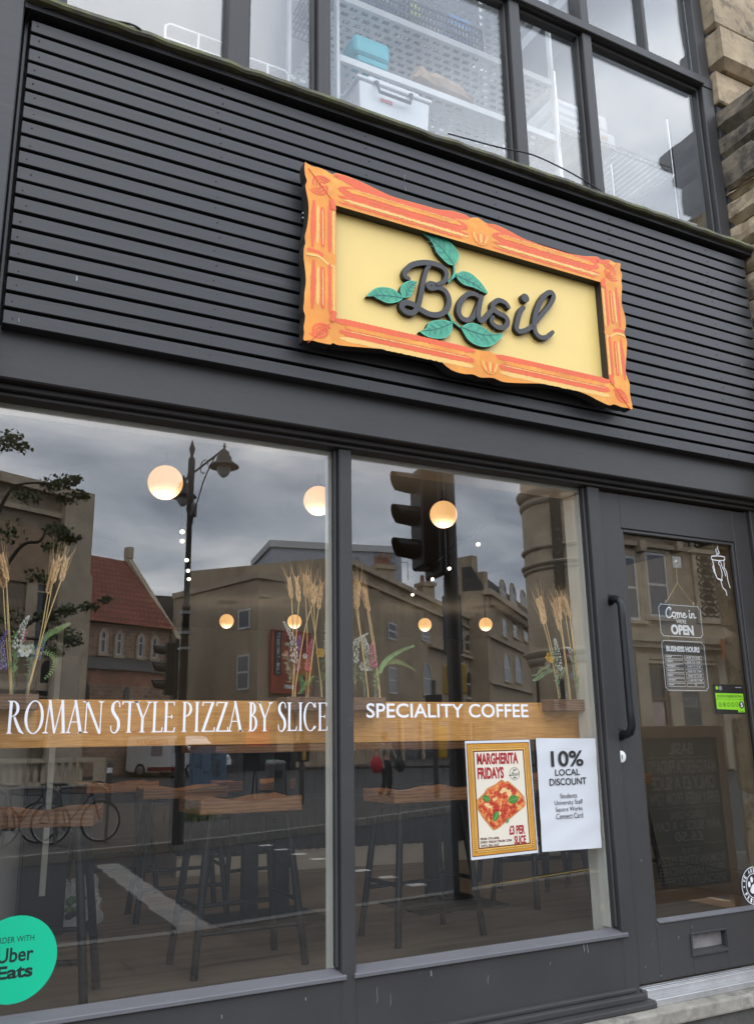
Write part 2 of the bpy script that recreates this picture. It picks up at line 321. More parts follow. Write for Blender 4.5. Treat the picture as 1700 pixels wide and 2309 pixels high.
PAVE = brickmat('paving_stones', (0.090, 0.070, 0.056), (0.068, 0.053, 0.043), (0.020, 0.017, 0.014), 0.62, 0.46, 0.013, plane='floor', var=0.3, nscale=0.9)
SLAB = brickmat('paving_slabs', (0.075, 0.066, 0.055), (0.062, 0.055, 0.047), (0.02, 0.018, 0.016), 0.6, 0.45, 0.02, plane='floor', var=0.25, nscale=0.8)
KERB = mat('kerb_stone', (0.22, 0.21, 0.19), 0.85, 0.2, 3, 0.3)
RMARK = mat('worn_road_paint', (0.26, 0.25, 0.235), 0.8, 0.25, 3, 0.3, 40, dirt=(0.10, 0.095, 0.09), dscale=4.5, damt=0.8, dpos=0.56)
YMARK = mat('yellow_road_paint', (0.66, 0.45, 0.08), 0.8, 0.2, 5, 0.2)
DPANE = mat('dark_window_glass', (0.03, 0.034, 0.04), 0.08, 0.15, 1.5, spec=0.9)
UPVC = mat('white_window_frame', (0.62, 0.62, 0.6), 0.5, 0.05)
GREYCLAD = mat('grey_cladding', (0.36, 0.38, 0.42), 0.5, 0.08, 1)
YELB = mat('yellow_plastic', (0.42, 0.25, 0.02), 0.45, 0.1)
REDP = mat('red_print', (0.55, 0.04, 0.03), 0.5, 0.06)
SIGNRED = mat('red_board', (0.55, 0.06, 0.03), 0.5, 0.08)

# ================================================================== SETTING: street, pavements, interior shells
def sheet(name, pts, z, m, kind='structure', th=0.0):
    mb = MB(); n = len(pts)
    tri = tessellate_polygon([[Vector((p[0], p[1], 0)) for p in pts]])
    mb.add([(p[0], p[1], z) for p in pts], [tuple(t) for t in tri])
    if th: mb.add([(p[0], p[1], z) for p in pts] + [(p[0], p[1], z - th) for p in pts], [(i, (i + 1) % n, n + (i + 1) % n, n + i) for i in range(n)])
    o = mb.build(name, m); tag(o, kind=kind); return o
RZ = -0.10                                                          # road level
sheet('ground', [(-600, -900), (600, -900), (600, 60), (-600, 60)], -0.14, ASPH)
sheet('road', [(-60, -4.62), (-60, -80), (90, -80), (90, -16), (60, -7.6), (9, -5.3), (3.9, -4.62), (2.2, -4.42)], RZ, ASPH)
nk = [(-60, -4.5), (2.1, -4.3), (3.4, -4.52), (9, -5.2), (60, -7.5), (60, 0.0), (-60, 0.0)]
pv = sheet('pavement', nk, 0.0, PAVE)
mb = MB()
for (a, b) in zip(nk[:4], nk[1:5]):
    a, b = Vector((a[0], a[1], 0)), Vector((b[0], b[1], 0)); d = (b - a); n = Vector((d.y, -d.x, 0)).normalized() * -1
    k = max(1, int(d.length / 0.92))
    for i in range(k):
        p, q = a + d * (i / k), a + d * ((i + 0.985) / k); s_ = Vector((0, -0.13, 0))
        mb.add([p + Vector((0, 0, .006)), q + Vector((0, 0, .006)), q + s_ + Vector((0, 0, .006)), p + s_ + Vector((0, 0, .006)), p - Vector((0, 0, .2)), q - Vector((0, 0, .2)), q + s_ - Vector((0, 0, .2)), p + s_ - Vector((0, 0, .2))],
               [(0, 1, 2, 3), (4, 7, 6, 5), (0, 4, 5, 1), (1, 5, 6, 2), (2, 6, 7, 3), (3, 7, 4, 0)])
tag(mb.build('kerb', KERB), kind='structure')
# island across the first road
isl = [(-30, -8.2), (1.5, -10.2), (4.7, -10.96), (7.0, -12.0), (7.9, -12.6), (11.6, -14.6), (30, -27), (30, -33), (11.5, -19.2), (8.5, -19.0), (4.9, -20.4), (-5, -23), (-30, -26)]
sheet('pavement_island', isl, 0.02, SLAB)
mb = MB()
for a, b in zip(isl, isl[1:] + isl[:1]):
    a, b = Vector((*a, 0.026)), Vector((*b, 0.026)); d = b - a; n = Vector((d.y, -d.x, 0)).normalized() * 0.07
    mb.add([a - n, b - n, b + n, a + n] + [p - Vector((0, 0, .16)) for p in (a - n, b - n, b + n, a + n)], [(0, 1, 2, 3), (0, 4, 5, 1), (1, 5, 6, 2), (2, 6, 7, 3), (3, 7, 4, 0)])
tag(mb.build('island_kerb', KERB), kind='structure')
fp_ = [(-70, -41), (5, -40), (15, -46), (21, -47), (30, -42), (42, -32), (80, -40), (120, -70), (120, -120), (-70, -120)]
sheet('far_pavement', fp_, 0.03, SLAB, th=0.15)
# road markings
def mark(name, pts, m): return sheet(name, pts, RZ + 0.004, m)
for k in (0.0, 0.12):
    mark('double_yellow_line', [(3.45, -4.84 - k), (7.5, -5.66 - k), (7.5, -5.715 - k), (3.45, -4.895 - k)], YMARK)
mk = MB()
for i in range(9):
    y = -5.2 - i * 0.66
    for x in (5.18,):
        mk.add([(x - .09 + i * .01, y, RZ + .004), (x + .11 + i * .01, y, RZ + .004), (x + .11 + i * .01, y - .17, RZ + .004), (x - .09 + i * .01, y - .17, RZ + .004)], [(0, 1, 2, 3)])
tag(mk.build('crossing_studs', mat('stud_paint', (.60, .59, .56), .7, .15, 4)), kind='structure')
bl, br_ = [], []
for i in range(40):
    t = i / 39; y = -4.75 - t * 5.0; x = 2.45 + .28 * t
    bl.append((x - .13 - rnd.random() * .035, y)); br_.append((x + .13 + rnd.random() * .035, y))
mark('worn_stop_line', bl + br_[::-1], RMARK)
mark('centre_line', [(11.0, -20.6), (19, -25.5), (19, -25.62), (11.0, -20.74)], RMARK)
mark('lane_line', [(9.6, -21.3), (24, -30), (24, -30.12), (9.6, -21.42)], RMARK)

# interior shells
FZ = 0.45
tag(MB().box(-2.2, 11, .16, 13.5, FZ - .1, FZ).build('interior_floor', FLOORW), kind='structure')
INW = mat('interior_wall_paint', (0.16, 0.15, 0.135), 0.8, 0.06)
CEIL = mat('dark_ceiling_paint', (0.10, 0.095, 0.09), 0.9, 0.05)
mb = MB(); mb.box(-2.4, -2.2, .16, 13.5, FZ, 3.55); mb.box(11, 11.2, .16, 13.5, FZ, 3.55); mb.box(-2.4, 11.2, 13.5, 13.7, FZ, 3.55)
tag(mb.build('interior_wall', INW), kind='structure')
tag(MB().box(-2.4, 11.2, .16, 13.7, 3.55, 3.65).build('interior_ceiling', CEIL), kind='structure')
STW = mat('storeroom_wall_paint', (0.36, 0.37, 0.385), 0.8, 0.05)
mb = MB(); mb.box(-1.6, -1.5, .05, 4.2, 3.75, 7.0); mb.box(4.4, 4.5, .05, 4.2, 3.75, 7.0); mb.box(-1.6, 4.5, 4.2, 4.3, 3.75, 7.0); mb.box(-1.6, 4.5, .05, .9, 7.0, 7.1); mb.box(-1.6, 4.5, 3.9, 4.3, 7.0, 7.1); mb.box(-1.6, -1.2, .9, 3.9, 7.0, 7.1); mb.box(4.1, 4.5, .9, 3.9, 7.0, 7.1)  # ceiling left open in the middle: unseen rooflight added to brighten the storeroom
tag(mb.build('storeroom_wall', STW), kind='structure')
tag(MB().box(-1.5, 4.4, .06, 4.2, 3.66, 3.75).build('storeroom_floor', mat('pale_floor_paint', (.42, .42, .41), .6, .1)), kind='structure')

# ================================================================== THE SHOPFRONT
shop = thing('shop_building', 'dark grey painted shopfront with ribbed slat fascia, two large windows and a glazed door', 'shopfront')
WALLM = mat('shop_wall_paint', (0.06, 0.06, 0.065), 0.7, 0.1)
mb = MB()
mb.box(-3, 3.72, -.118, .15, 2.535, 3.74)             # behind the slats
mb.box(-3, .17, -.10, .15, -.1, 2.535); mb.box(3.76, 11.2, -.10, .15, -.1, 3.74); mb.box(-3, .3, -.10, .15, 3.74, 9); mb.box(.3, 3.76, -.10, .05, 7.0, 9); mb.box(3.76, 5.5, -.10, .05, 3.74, 9)
mb.box(-3, -2.8, .15, 14, 0, 9); mb.box(11.2, 11.4, .15, 14, 0, 9); mb.box(-3, 11.4, 14, 14.2, 0, 9); mb.box(-3, 11.4, .15, .9, 9, 9.2); mb.box(-3, 11.4, 3.9, 14, 9, 9.2); mb.box(-3, -1.2, .9, 3.9, 9, 9.2); mb.box(4.1, 11.4, .9, 3.9, 9, 9.2); mb.box(-1.3, -1.2, .9, 3.9, 7.1, 9); mb.box(4.1, 4.2, .9, 3.9, 7.1, 9); mb.box(-1.2, 4.1, .8, .9, 7.1, 9); mb.box(-1.2, 4.1, 3.9, 4.0, 7.1, 9)  # roof opening and shaft are unseen, added to bring daylight into the storeroom
mb.build('wall', WALLM, shop)
mb = MB(); mb.box(-.55, .157, -.20, -.11, .2, 5.2); mb.box(.163, .179, -.15, -.125, 2.70, 3.86); mb.build('pilaster', SLAT, shop, 0.004)
SCUFF = mat('pale_scuff', (.24, .24, .235), .7, .3, 40)
def drips(mb, y, L_):                     # paint splashes and bird marks lying on a painted board
    for (u, v, l, w) in L_:
        q = F(u, v, y); mb.stroke([(q.x + rnd.uniform(-.002, .002), q.z - l * i / 4) for i in range(5)], [w * f for f in (.4, 1, .7, .9, .3)], y - .0006, y, 1, dy=.0001)
# ribbed cladding
mb = MB(); p0, pt = 2.683, 0.0574
for i in range(20):
    z = p0 + i * pt; j = rnd.uniform(-.0015, .0015)
    mb.box(.184, 3.71, -.18 + j, -.126, z + rnd.uniform(-.0008, .0008), z + pt - .0120)
for i in range(20):
    z = p0 + i * pt + .021
    for x in (.215, .86, 1.48, 2.12, 2.78, 3.42): mb.lathe([(.0003, -.1822), (.0022, -.1822), (.0024, -.1800)], (x + rnd.uniform(-.012, .012), 0, z + rnd.uniform(-.008, .008)), 7, 2, axis='y')
drips(mb, -.1818, ((174, 622, .018, .006), (44, 716, .016, .002), (912, 392, .03, .003), (914, 420, .02, .004), (1510, 900, .015, .004), (1672, 820, .012, .005)))
mb.build('slat_cladding', [SLAT, SCUFF, DARK], shop, 0.0018, bev_all=False)
MB().box(.182, 3.712, -.1255, -.119, 2.69, 3.86).build('cladding_backing', DARK, shop)  # board coloured near-black so the gaps between slats carry painted shade
mb = MB()
# fascia beam over the windows
BEAM = mat('beam_paint', (0.046, 0.045, 0.046), 0.42, 0.14, 2.2, 0.15, 45, spec=0.36, stretch=(0.5, 1, 1), dirt=(0.036, 0.035, 0.034), dscale=3.5, damt=0.5, dpos=0.5)
MB().box(.12, 3.745, -.13, .0, 2.522, 2.70).build('fascia_beam', BEAM, shop, 0.005)
mb = MB(); mb.box(.18, 3.70, -.088, .004, 2.503, 2.5215); mb.box(.18, 3.70, -.062, .004, 2.488, 2.5025); mb.build('window_head', GREY, shop, 0.003)
# mossy ledge above the slats
LEDGE = mat('mossy_ledge', (0.10, 0.095, 0.075), 0.9, 0.3, 9, 0.6, 60, dirt=(0.14, 0.15, 0.06), dscale=14, damt=0.8, dpos=0.45)
mb = MB(); xs = [.158 + (3.74 - .158) * i / 60 for i in range(61)]; prof = []
for x in xs:
    j = rnd.uniform(-.004, .004); j2 = rnd.uniform(-.003, .003)
    prof.append([(x, -.02, 3.864), (x, -.228 + j, 3.862 + j2), (x, -.236 + j, 3.870 + j2), (x, -.232 + j, 3.886 + j2), (x, -.02, 3.892)])
for a, b in zip(prof, prof[1:]): mb.add(a + b, [(0, 1, 6, 5), (1, 2, 7, 6), (2, 3, 8, 7), (3, 4, 9, 8)])
mb.add(prof[0], [(0, 1, 2, 3, 4)]); mb.add(prof[-1], [(0, 4, 3, 2, 1)])
mb.build('window_ledge', [LEDGE], shop, merge=True)
MB().box(.158, 3.74, -.205, -.13, 3.8405, 3.861).build('ledge_batten', DARK, shop)

# ---- shop windows
def shop_window(x0, x1, label, jamb_depth):
    w = MB().box(x0, x1, -.0025, .0025, .662, 2.492).build('glass_pane', GLASS, shop)
    mb = MB(); mb.add([(x0 - .02, 0, .672), (x1 + .02, 0, .672), (x1 + .02, -.058, .657), (x0 - .02, -.058, .657), (x0 - .02, 0, .640), (x1 + .02, 0, .640), (x1 + .02, -.058, .643), (x0 - .02, -.058, .643)],
                      [(0, 1, 2, 3), (3, 2, 6, 7), (4, 7, 6, 5), (0, 3, 7, 4), (1, 5, 6, 2)])
    mb.build('window_sill', CHIP, shop, 0.002)
    mb = MB(); mb.box(x1 - .002, x1 + .03, .0035, jamb_depth, .64, 2.47); mb.box(x0 - .03, x0 + .002, .0035, jamb_depth, .64, 2.47)
    mb.box(x0 - .03, x1 + .03, .0035, jamb_depth, 2.470, 2.50); mb.box(x0 - .03, x1 + .03, .0035, .012, .60, .660)
    if jamb_depth > .08: mb.box(x1 - .016, x1 - .0025, .0035, .055, .67, 2.462, 1)
    mb.build('inner_frame', [CREAM, CREAMCR], shop, 0.002)
shop_window(.19, 1.400, 'left', .062)
shop_window(1.470, 2.633, 'right', .125)
def post(x0, x1):
    mb = MB(); mb.box(x0, x1, -.05, .003, .43, 2.487)
    mb.box(x0 - .012, x0 - .0005, -.030, .0, .675, 2.487); mb.box(x1 + .0005, x1 + .010, -.030, .0, .675, 2.487)
    mb.build('window_post', WORN, shop, 0.004)
post(1.4065, 1.4590); post(2.628, 2.696); post(3.672, 3.742); post(.172, .19)
mb = MB(); mb.box(.12, 2.694, -.046, .02, .44, .6395); drips(mb, -.0463, ((972, 2190, .018, .006), (1324, 2128, .035, .003), (1316, 2128, .03, .004), (850, 2226, .05, .0016), (880, 2240, .04, .0014), (1100, 2200, .03, .0016), (690, 2250, .01, .004), (500, 2290, .01, .003), (1240, 2170, .012, .002)))
mb.build('stall_riser', [WORN, SCUFF], shop)
mb = MB(); mb.box(.12, 2.66, -.072, -.0465, .446, .464); mb.box(.12, 2.68, -.094, -.0465, .420, .4455); mb.box(.12, 2.705, -.128, -.0465, .398, .4195)
mb.build('base_moulding', WORN, shop, 0.006, 2)
STEPM = mat('worn_step_stone', (0.30, 0.28, 0.24), 0.85, 0.25, 6, 0.6, 30, dirt=(0.10, 0.095, 0.085), dscale=5, damt=0.8, dpos=0.5)
RISER = mat('damp_dark_stone', (0.075, 0.072, 0.066), 0.8, 0.35, 8, 0.7, 30, dirt=(0.13, 0.12, 0.10), dscale=11, damt=0.5, dpos=0.55)
mb = MB(); mb.box(-.6, 3.9, -.175, .14, .345, .3975); mb.build('step', STEPM, shop, 0.008, 2)
mb = MB(); mb.box(-.6, 3.9, -.158, .14, -.1, .3445); mb.build('plinth', RISER, shop, 0.004)
mb = MB(); mb.box(2.712, 3.80, -.072, .14, .416, .446); mb.box(2.712, 3.80, -.115, -.073, .398, .422)
for q in range(3): mb.box(2.712, 3.80, -.066 + q * .02, -.058 + q * .02, .4462, .449)
METAL = mat('worn_aluminium', (0.50, 0.50, 0.50), 0.42, 0.15, 12, 0.2, metal=0.7)
mb.build('threshold', METAL, shop, 0.002)

# ---- door
door = bpy.data.objects.new('door', None); COL.objects.link(door); door.parent = shop
DX0, DX1, GX0, GX1, GZ0, GZ1 = 2.703, 3.664, 2.826, 3.560, .668, 2.318
mb = MB(); mb.box(DX0, GX0, -.032, .012, .458, 2.478); mb.box(GX1, DX1, -.032, .012, .458, 2.478)
mb.box(GX0 + .0003, GX1 - .0003, -.0315, .012, GZ1, 2.478)
LB0, LB1, LZ0, LZ1 = 3.015, 3.215, .535, .607                       # letterbox opening through the bottom rail
mb.box(GX0 + .0003, LB0, -.0315, .012, .458, GZ0); mb.box(LB1, GX1 - .0003, -.0315, .012, .458, GZ0); mb.box(LB0 + .0003, LB1 - .0003, -.0315, .012, .458, LZ0); mb.box(LB0 + .0003, LB1 - .0003, -.0315, .012, LZ1, GZ0)
drips(mb, -.0323, ((1474, 2230, .012, .006), (1470, 2258, .012, .004), (1530, 2112, .01, .003), (1445, 1940, .006, .004), (1490, 2200, .004, .004), (1520, 2210, .004, .003), (1560, 2090, .008, .0025), (1455, 2180, .006, .002), (1410, 2000, .006, .002)))
mb.build('door_frame', [WORN, SCUFF], door, 0.003, bev_all=False)
mb = MB(); b = .016
mb.box(GX0, GX0 + b, -.026, -.008, GZ0, GZ1); mb.box(GX1 - b, GX1, -.026, -.008, GZ0, GZ1); mb.box(GX0 + b, GX1 - b, -.0255, -.008, GZ1 - b, GZ1)
mb.build('glazing_bead', GREY, door, 0.003)
mb = MB(); mb.add([(GX0 + b, -.006, GZ0 + .014), (GX1 - b, -.006, GZ0 + .014), (GX1 - b, -.036, GZ0 + .004), (GX0 + b, -.036, GZ0 + .004), (GX0 + b, -.006, GZ0 + .0003), (GX1 - b, -.006, GZ0 + .0003), (GX1 - b, -.036, GZ0 + .0003), (GX0 + b, -.036, GZ0 + .0003)],
                  [(0, 1, 2, 3), (3, 2, 6, 7), (4, 7, 6, 5), (0, 3, 7, 4), (1, 5, 6, 2)]); mb.build('door_sill_bead', CHIP, door)
MB().box(GX0 + .004, GX1 - .004, -.007, -.002, GZ0 + .002, GZ1 - .002).build('door_glass', GLASS, door)
hp = [F(1373, 1353, -.032), F(1373, 1353, -.032) + Vector((.004, -.035, .004))]
xh = F(1375, 1360, -.032).x + .003
zt, zb = F(1373, 1353, -.032).z, F(1397, 1657, -.032).z
path = [(xh - .004, -.032, zt), (xh - .003, -.066, zt), (xh - .001, -.086, zt - .008), (xh, -.098, zt - .03)] + [(xh, -.098, zt - .03 - (zt - zb - .06) * i / 8) for i in range(1, 9)] + [(xh - .001, -.086, zb + .008), (xh - .003, -.066, zb), (xh - .004, -.032, zb)]
mb = MB().tube(path, .0170, 16); mb.lathe([(.024, -.0325), (.024, -.040), (.019, -.044)], (xh - .004, 0, zt), 18, axis='y'); mb.lathe([(.024, -.0325), (.024, -.040), (.019, -.044)], (xh - .004, 0, zb), 18, axis='y')
mb.build('door_handle', BLACK, door)
k = F(1401, 1707, -.034); mb = MB().lathe([(.0005, -.038), (.021, -.038), (.024, -.036), (.0245, -.0325)], (k.x, 0, k.z), 24, 0, axis='y'); mb.prism([(k.x + .0035 * math.cos(a * .785), k.z + .004 + .0035 * math.sin(a * .785)) for a in range(8)], -.0386, -.038, 1); mb.box(k.x - .0018, k.x + .0018, -.0386, -.038, k.z - .010, k.z + .003, 1)
mb.build('keyhole_cover', [WHITE, INK], door)
mb = MB(); w = .009
for (a, b_, c, d) in ((LB0 - w, LB1 + w, LZ1, LZ1 + w), (LB0 - w, LB1 + w, LZ0 - w, LZ0), (LB0 - w, LB0, LZ0, LZ1), (LB1, LB1 + w, LZ0, LZ1)): mb.box(a, b_, -.0385, -.0318, c, d)
mb.add([(LB0, -.038, LZ0), (LB1, -.038, LZ0), (LB1, -.006, LZ0 + .012), (LB0, -.006, LZ0 + .012)], [(0, 1, 2, 3)])
LETM = mat('scuffed_letterbox_plate', (0.22, 0.205, 0.20), 0.6, 0.25, 14, 0.3, dirt=(0.06, 0.06, 0.06), dscale=25, damt=0.7)
mb2 = MB(); mb2.box(LB0 + .001, LB1 - .001, -.006, .006, LZ0 + .0005, LZ1 - .0005)
lb = mb.build('letterbox', WORN, door, 0.0015); fl = mb2.build('letter_flap', LETM, lb)
tag(lb)

# ---- upper windows over the ledge
UZ = 3.885
upx = [(.70, .885), (.905, .993), (1.297, 1.354), (2.322, 2.386), (2.790, 2.850), (3.654, 3.738)]
up = bpy.data.objects.new('upper_window', None); COL.objects.link(up); up.parent = shop
mb = MB()
for a, b_ in upx[1:]: mb.box(a, b_, -.10, -.02, UZ, 4.94)
for a, b_ in upx[1:]: mb.box(a + .003, b_ - .003, -.098, -.02, 5.012, 7.0)
mb.box(.30, 3.738, -.104, -.02, 4.9402, 5.0118)
mb.box(.30, 3.66, -.118, -.1042, 4.9405, 4.955)
mb.box(3.26, 3.285, -.085, -.02, 5.013, 7.0); mb.box(1.85, 1.875, -.085, -.02, 5.013, 7.0)
for zz in (5.62, 6.3): mb.box(.30, 3.66, -.09, -.021, zz, zz + .04)
mb.build('window_frame', WORN, up, 0.004)
mb = MB()
for (a, b_) in ((.993, 1.297), (1.354, 2.322), (2.386, 2.790), (2.850, 3.654)):     # inner sash mouldings
    for x0, x1 in ((a + .0005, a + .014), (b_ - .014, b_ - .0005)): mb.box(x0, x1, -.072, -.03, UZ, 4.939)
    mb.box(a + .0145, b_ - .0145, -.075, -.03, 4.918, 4.939)
mb.build('sash_moulding', GREY, up, 0.004)
for (a, b_) in ((.30, .905), (.993, 1.297), (1.354, 2.322), (2.386, 2.790), (2.850, 3.654)):
    MB().box(a, b_, -.052, -.047, UZ + .002, 4.94).build('glass_pane', GLASSU, up)
MB().box(.3, 3.654, -.052, -.047, 5.013, 7.0).build('glass_pane', GLASSU, up)
# thin cable sagging along the ledge
cb = [F(1100 + (1420 - 1100) * t / 12, 322 + (422 - 322) * t / 12 + 8 * math.sin(t / 12 * math.pi) * -1, -.245) for t in range(13)]
cb = smooth_path([F(1010, 300, -.20), F(1120, 330, -.235), F(1200, 348, -.24), F(1280, 385, -.24), F(1340, 420, -.238), F(1356, 430, -.225)], 6)
tag(MB().tube(cb, .0035, 6).build('cable', BLACK), 'thin black cable sagging along the mossy ledge under the upper windows', 'cable')
cb = smooth_path([F(60, 45, -.16), F(72, 22, -.19), F(110, 16, -.21), F(200, 36, -.225), F(290, 52, -.236), F(318, 66, -.238)], 6)
tag(MB().tube(cb, .004, 6).build('cable', BLACK), 'black cable looped under the ledge beside the left pilaster', 'cable')

# ---- neighbouring stone building
nb = thing('stone_building', 'weathered yellow stone pier of the neighbouring building right of the upper windows', 'building', (3.742, 0, 0))
PIER = mat('weathered_sandstone', (0.37, 0.29, 0.19), 0.92, 0.3, 5, 1.0, 28, dirt=(0.11, 0.09, 0.068), dscale=9, damt=0.7, dpos=0.52)
PIERD = mat('sooty_sandstone', (0.20, 0.165, 0.12), 0.95, 0.4, 7, 1.0, 40, dirt=(0.05, 0.045, 0.04), dscale=5, damt=0.85, dpos=0.46)
def rough_block(mb, x0, x1, y0, y1, z0, z1, ch=.03, mi=0, jit=.006):
    # block with chamfered top and bottom edges on its left and front faces, sampled for an uneven stone face
    prof = [(0, ch), (ch, 0)]
    ny = max(3, int((y1 - y0) / .06)); nz = [(z0, ch), (z0 + ch * .9, 0), ((z0 + z1) / 2, -.004), (z1 - ch * .9, 0), (z1, ch)]
    grid = []
    for (z, ins) in nz:
        row = [(x0 + ins + rnd.uniform(-jit, jit), y1 - (y1 - (y0 + ins)) * k / ny, z + rnd.uniform(-jit, jit) * .6) for k in range(ny + 1)]
        row += [(x0 + ins + (x1 - x0 - ins) * k / 4, y0 + ins + rnd.uniform(-jit, jit), z + rnd.uniform(-jit, jit) * .6) for k in range(1, 5)]
        grid.append(row)
    w = len(grid[0]); vs = [p for r in grid for p in r]
    fs = [(i * w + j, i * w + j + 1, (i + 1) * w + j + 1, (i + 1) * w + j) for i in range(len(nz) - 1) for j in range(w - 1)]
    fs += [tuple(range(w)), tuple(((len(nz) - 1) * w + j) for j in range(w))[::-1]]
    mb.add(vs, fs, mi)
OFF = (3.742, 0, 0)
mb = MB(OFF); z = 0.0
hs = [.40] * 9
z = .32
while z < 4.28:
    h = .152 if z > 2.6 else .4; rough_block(mb, 3.745 + rnd.uniform(-.004, .006), 5.2, -.275, -.09, z, min(z + h - .004, 4.3), .034, 0, .009); z += h
mb.box(3.80, 5.2, -.22, .3, -.1, 4.3); mb.build('rusticated_pier', PIER, nb)
mb = MB(OFF); 
for (z0, z1, y, ch) in ((4.30, 4.50, -.30, .02), (4.502, 4.64, -.345, .03), (4.642, 4.85, -.43, .07)): rough_block(mb, 3.745, 5.2, y, -.09, z0, z1, ch, 0, .008)
mb.build('cornice', PIERD, nb)
mb = MB(OFF)
rough_block(mb, 3.748, 5.2, -.13, -.06, 4.852, 5.06, .008, 0, .003); rough_block(mb, 3.744, 5.2, -.20, -.06, 5.062, 5.34, .045, 0, .004)
zz = 5.342
while zz < 8: rough_block(mb, 3.746, 5.2, -.17, -.06, zz, zz + .40, .02, 0, .004); zz += .404
mb.build('upper_pier', PIER, nb)

# ================================================================== THE CARVED SIGN
SY, SP, SL = -.262, -.222, -.246            # frame front, panel front, letter front
sign = thing('hanging_sign', 'carved orange picture-frame sign with a cream yellow panel and raised black script letters', 'sign', (1.95, SP, 3.15))
so_ = (1.95, SP, 3.15)
def z4(p, y): q = F(640 + p[0] / 3.7545, 340 + p[1] / 3.7545, y); return (q.x, q.z)
def z5(p, y): q = F(1000 + p[0] / 3.591, 440 + p[1] / 3.591, y); return (q.x, q.z)
ORANGE = mat('orange_sign_paint', (0.80, 0.29, 0.030), 0.5, 0.12, 7, 0.3, 30, dirt=(0.86, 0.43, 0.065), dscale=6, damt=0.7, dpos=0.5)
RUST = mat('red_orange_paint', (0.78, 0.12, 0.035), 0.5, 0.08, 14, 0.1)
YEL = mat('yellow_sign_paint', (0.84, 0.52, 0.15), 0.5, 0.06, 12)
CREAMY = mat('cream_yellow_panel', (0.86, 0.63, 0.21), 0.45, 0.035, 2.5, 0.08, 80)
EDGE = mat('black_sign_edge', (0.02, 0.018, 0.016), 0.6, 0.1)
LETT = mat('charcoal_letter_paint', (0.040, 0.040, 0.042), 0.5, 0.12, 12, 0.15)
TEAL = mat('green_leaf_paint', (0.055, 0.36, 0.22), 0.5, 0.22, 40, 0.1, dirt=(0.03, 0.22, 0.17), dscale=34, damt=0.8, dpos=0.5)
VEIN = mat('dark_leaf_vein_paint', (0.02, 0.15, 0.12), 0.5, 0.1)
LIME = mat('light_leaf_edge_paint', (0.09, 0.52, 0.33), 0.5, 0.1)
c4 = [(180, 90), (235, 125), (300, 140), (360, 165), (410, 195), (440, 185), (520, 205), (610, 240), (700, 280), (800, 330), (900, 375), (1000, 408), (1100, 435), (1200, 462), (1300, 490), (1400, 502), (1450, 510), (1540, 540), (1575, 562), (1640, 565)]
c5 = [(210, 180), (250, 178), (290, 185), (350, 225), (420, 235), (520, 280), (640, 345), (720, 375), (800, 405), (900, 437), (1000, 465), (1080, 482), (1150, 492), (1240, 495), (1280, 520), (1340, 520), (1390, 545), (1432, 550), (1430, 600), (1445, 640), (1440, 700), (1446, 740), (1440, 830), (1447, 900), (1470, 980), (1476, 1040), (1475, 1070), (1463, 1110), (1475, 1150), (1485, 1190), (1480, 1300), (1474, 1420), (1490, 1480), (1507, 1530), (1508, 1600), (1525, 1690), (1529, 1732), (1490, 1722), (1440, 1715), (1380, 1693), (1340, 1700), (1250, 1660), (1180, 1622), (1100, 1590), (1020, 1562), (950, 1545), (780, 1525), (600, 1520), (480, 1510), (400, 1478), (300, 1475), (240, 1450), (160, 1445), (60, 1412)]
c4b = [(1300, 1762), (1200, 1742), (1100, 1715), (900, 1685), (700, 1665), (520, 1650), (450, 1640), (415, 1625), (390, 1637), (300, 1620), (230, 1602), (168, 1602), (172, 1540), (168, 1490), (176, 1440), (180, 1390), (165, 1340), (172, 1270), (175, 1200), (186, 1120), (185, 1050), (175, 960), (168, 900), (170, 820), (182, 780), (178, 720), (190, 670), (200, 620), (210, 520), (207, 430), (190, 340), (183, 290), (195, 250), (180, 200), (174, 130)]
outl = [z4(p, SY) for p in c4] + [z5(p, SY) for p in c5] + [z4(p, SY) for p in c4b]
IX0, IX1, IZ0, IZ1 = 1.2955, 2.607, 2.910, 3.379
outl = [(p.x, p.y) for p in smooth_path([(a_, b_, 0) for a_, b_ in outl + outl[:1]], 3)[:-1]]
hole = [(IX0, IZ0), (IX1, IZ0), (IX1, IZ1), (IX0, IZ1)]
mb = MB(so_); mb.prism(outl, SY, SY + .046, 0, 1, holes=[hole])
def ragged(x0, z0, x1, z1, w, amp, y, mi, n=90, wf=None, beads=False):
    dx, dz = x1 - x0, z1 - z0; L_ = math.hypot(dx, dz); tx, tz = dx / L_, dz / L_; a, b = [], []
    for i in range(n + 1):
        t = i / n; ww = w * (wf(t) if wf else min(1, 14 * t, 14 * (1 - t)) ** .5) / 2
        ja = (amp * abs(math.sin(t * L_ / .011 * math.pi)) if beads else rnd.uniform(-amp, amp)); jb = rnd.uniform(-amp, amp)
        cx, cz = x0 + dx * t, z0 + dz * t
        a.append((cx - tz * (ww + ja), cz + tx * (ww + ja))); b.append((cx + tz * (ww + jb), cz - tx * (ww + jb)))
    for i in range(n):
        mb.add([(a[i][0], y, a[i][1]), (b[i][0], y, b[i][1]), (b[i + 1][0], y, b[i + 1][1]), (a[i + 1][0], y, a[i + 1][1])], [(0, 1, 2, 3)], mi)
y1, y2, y3 = SY - .0008, SY - .0016, SY - .0024
def lin(p, q, fr): return (p[0] + (q[0] - p[0]) * fr, p[1] + (q[1] - p[1]) * fr)
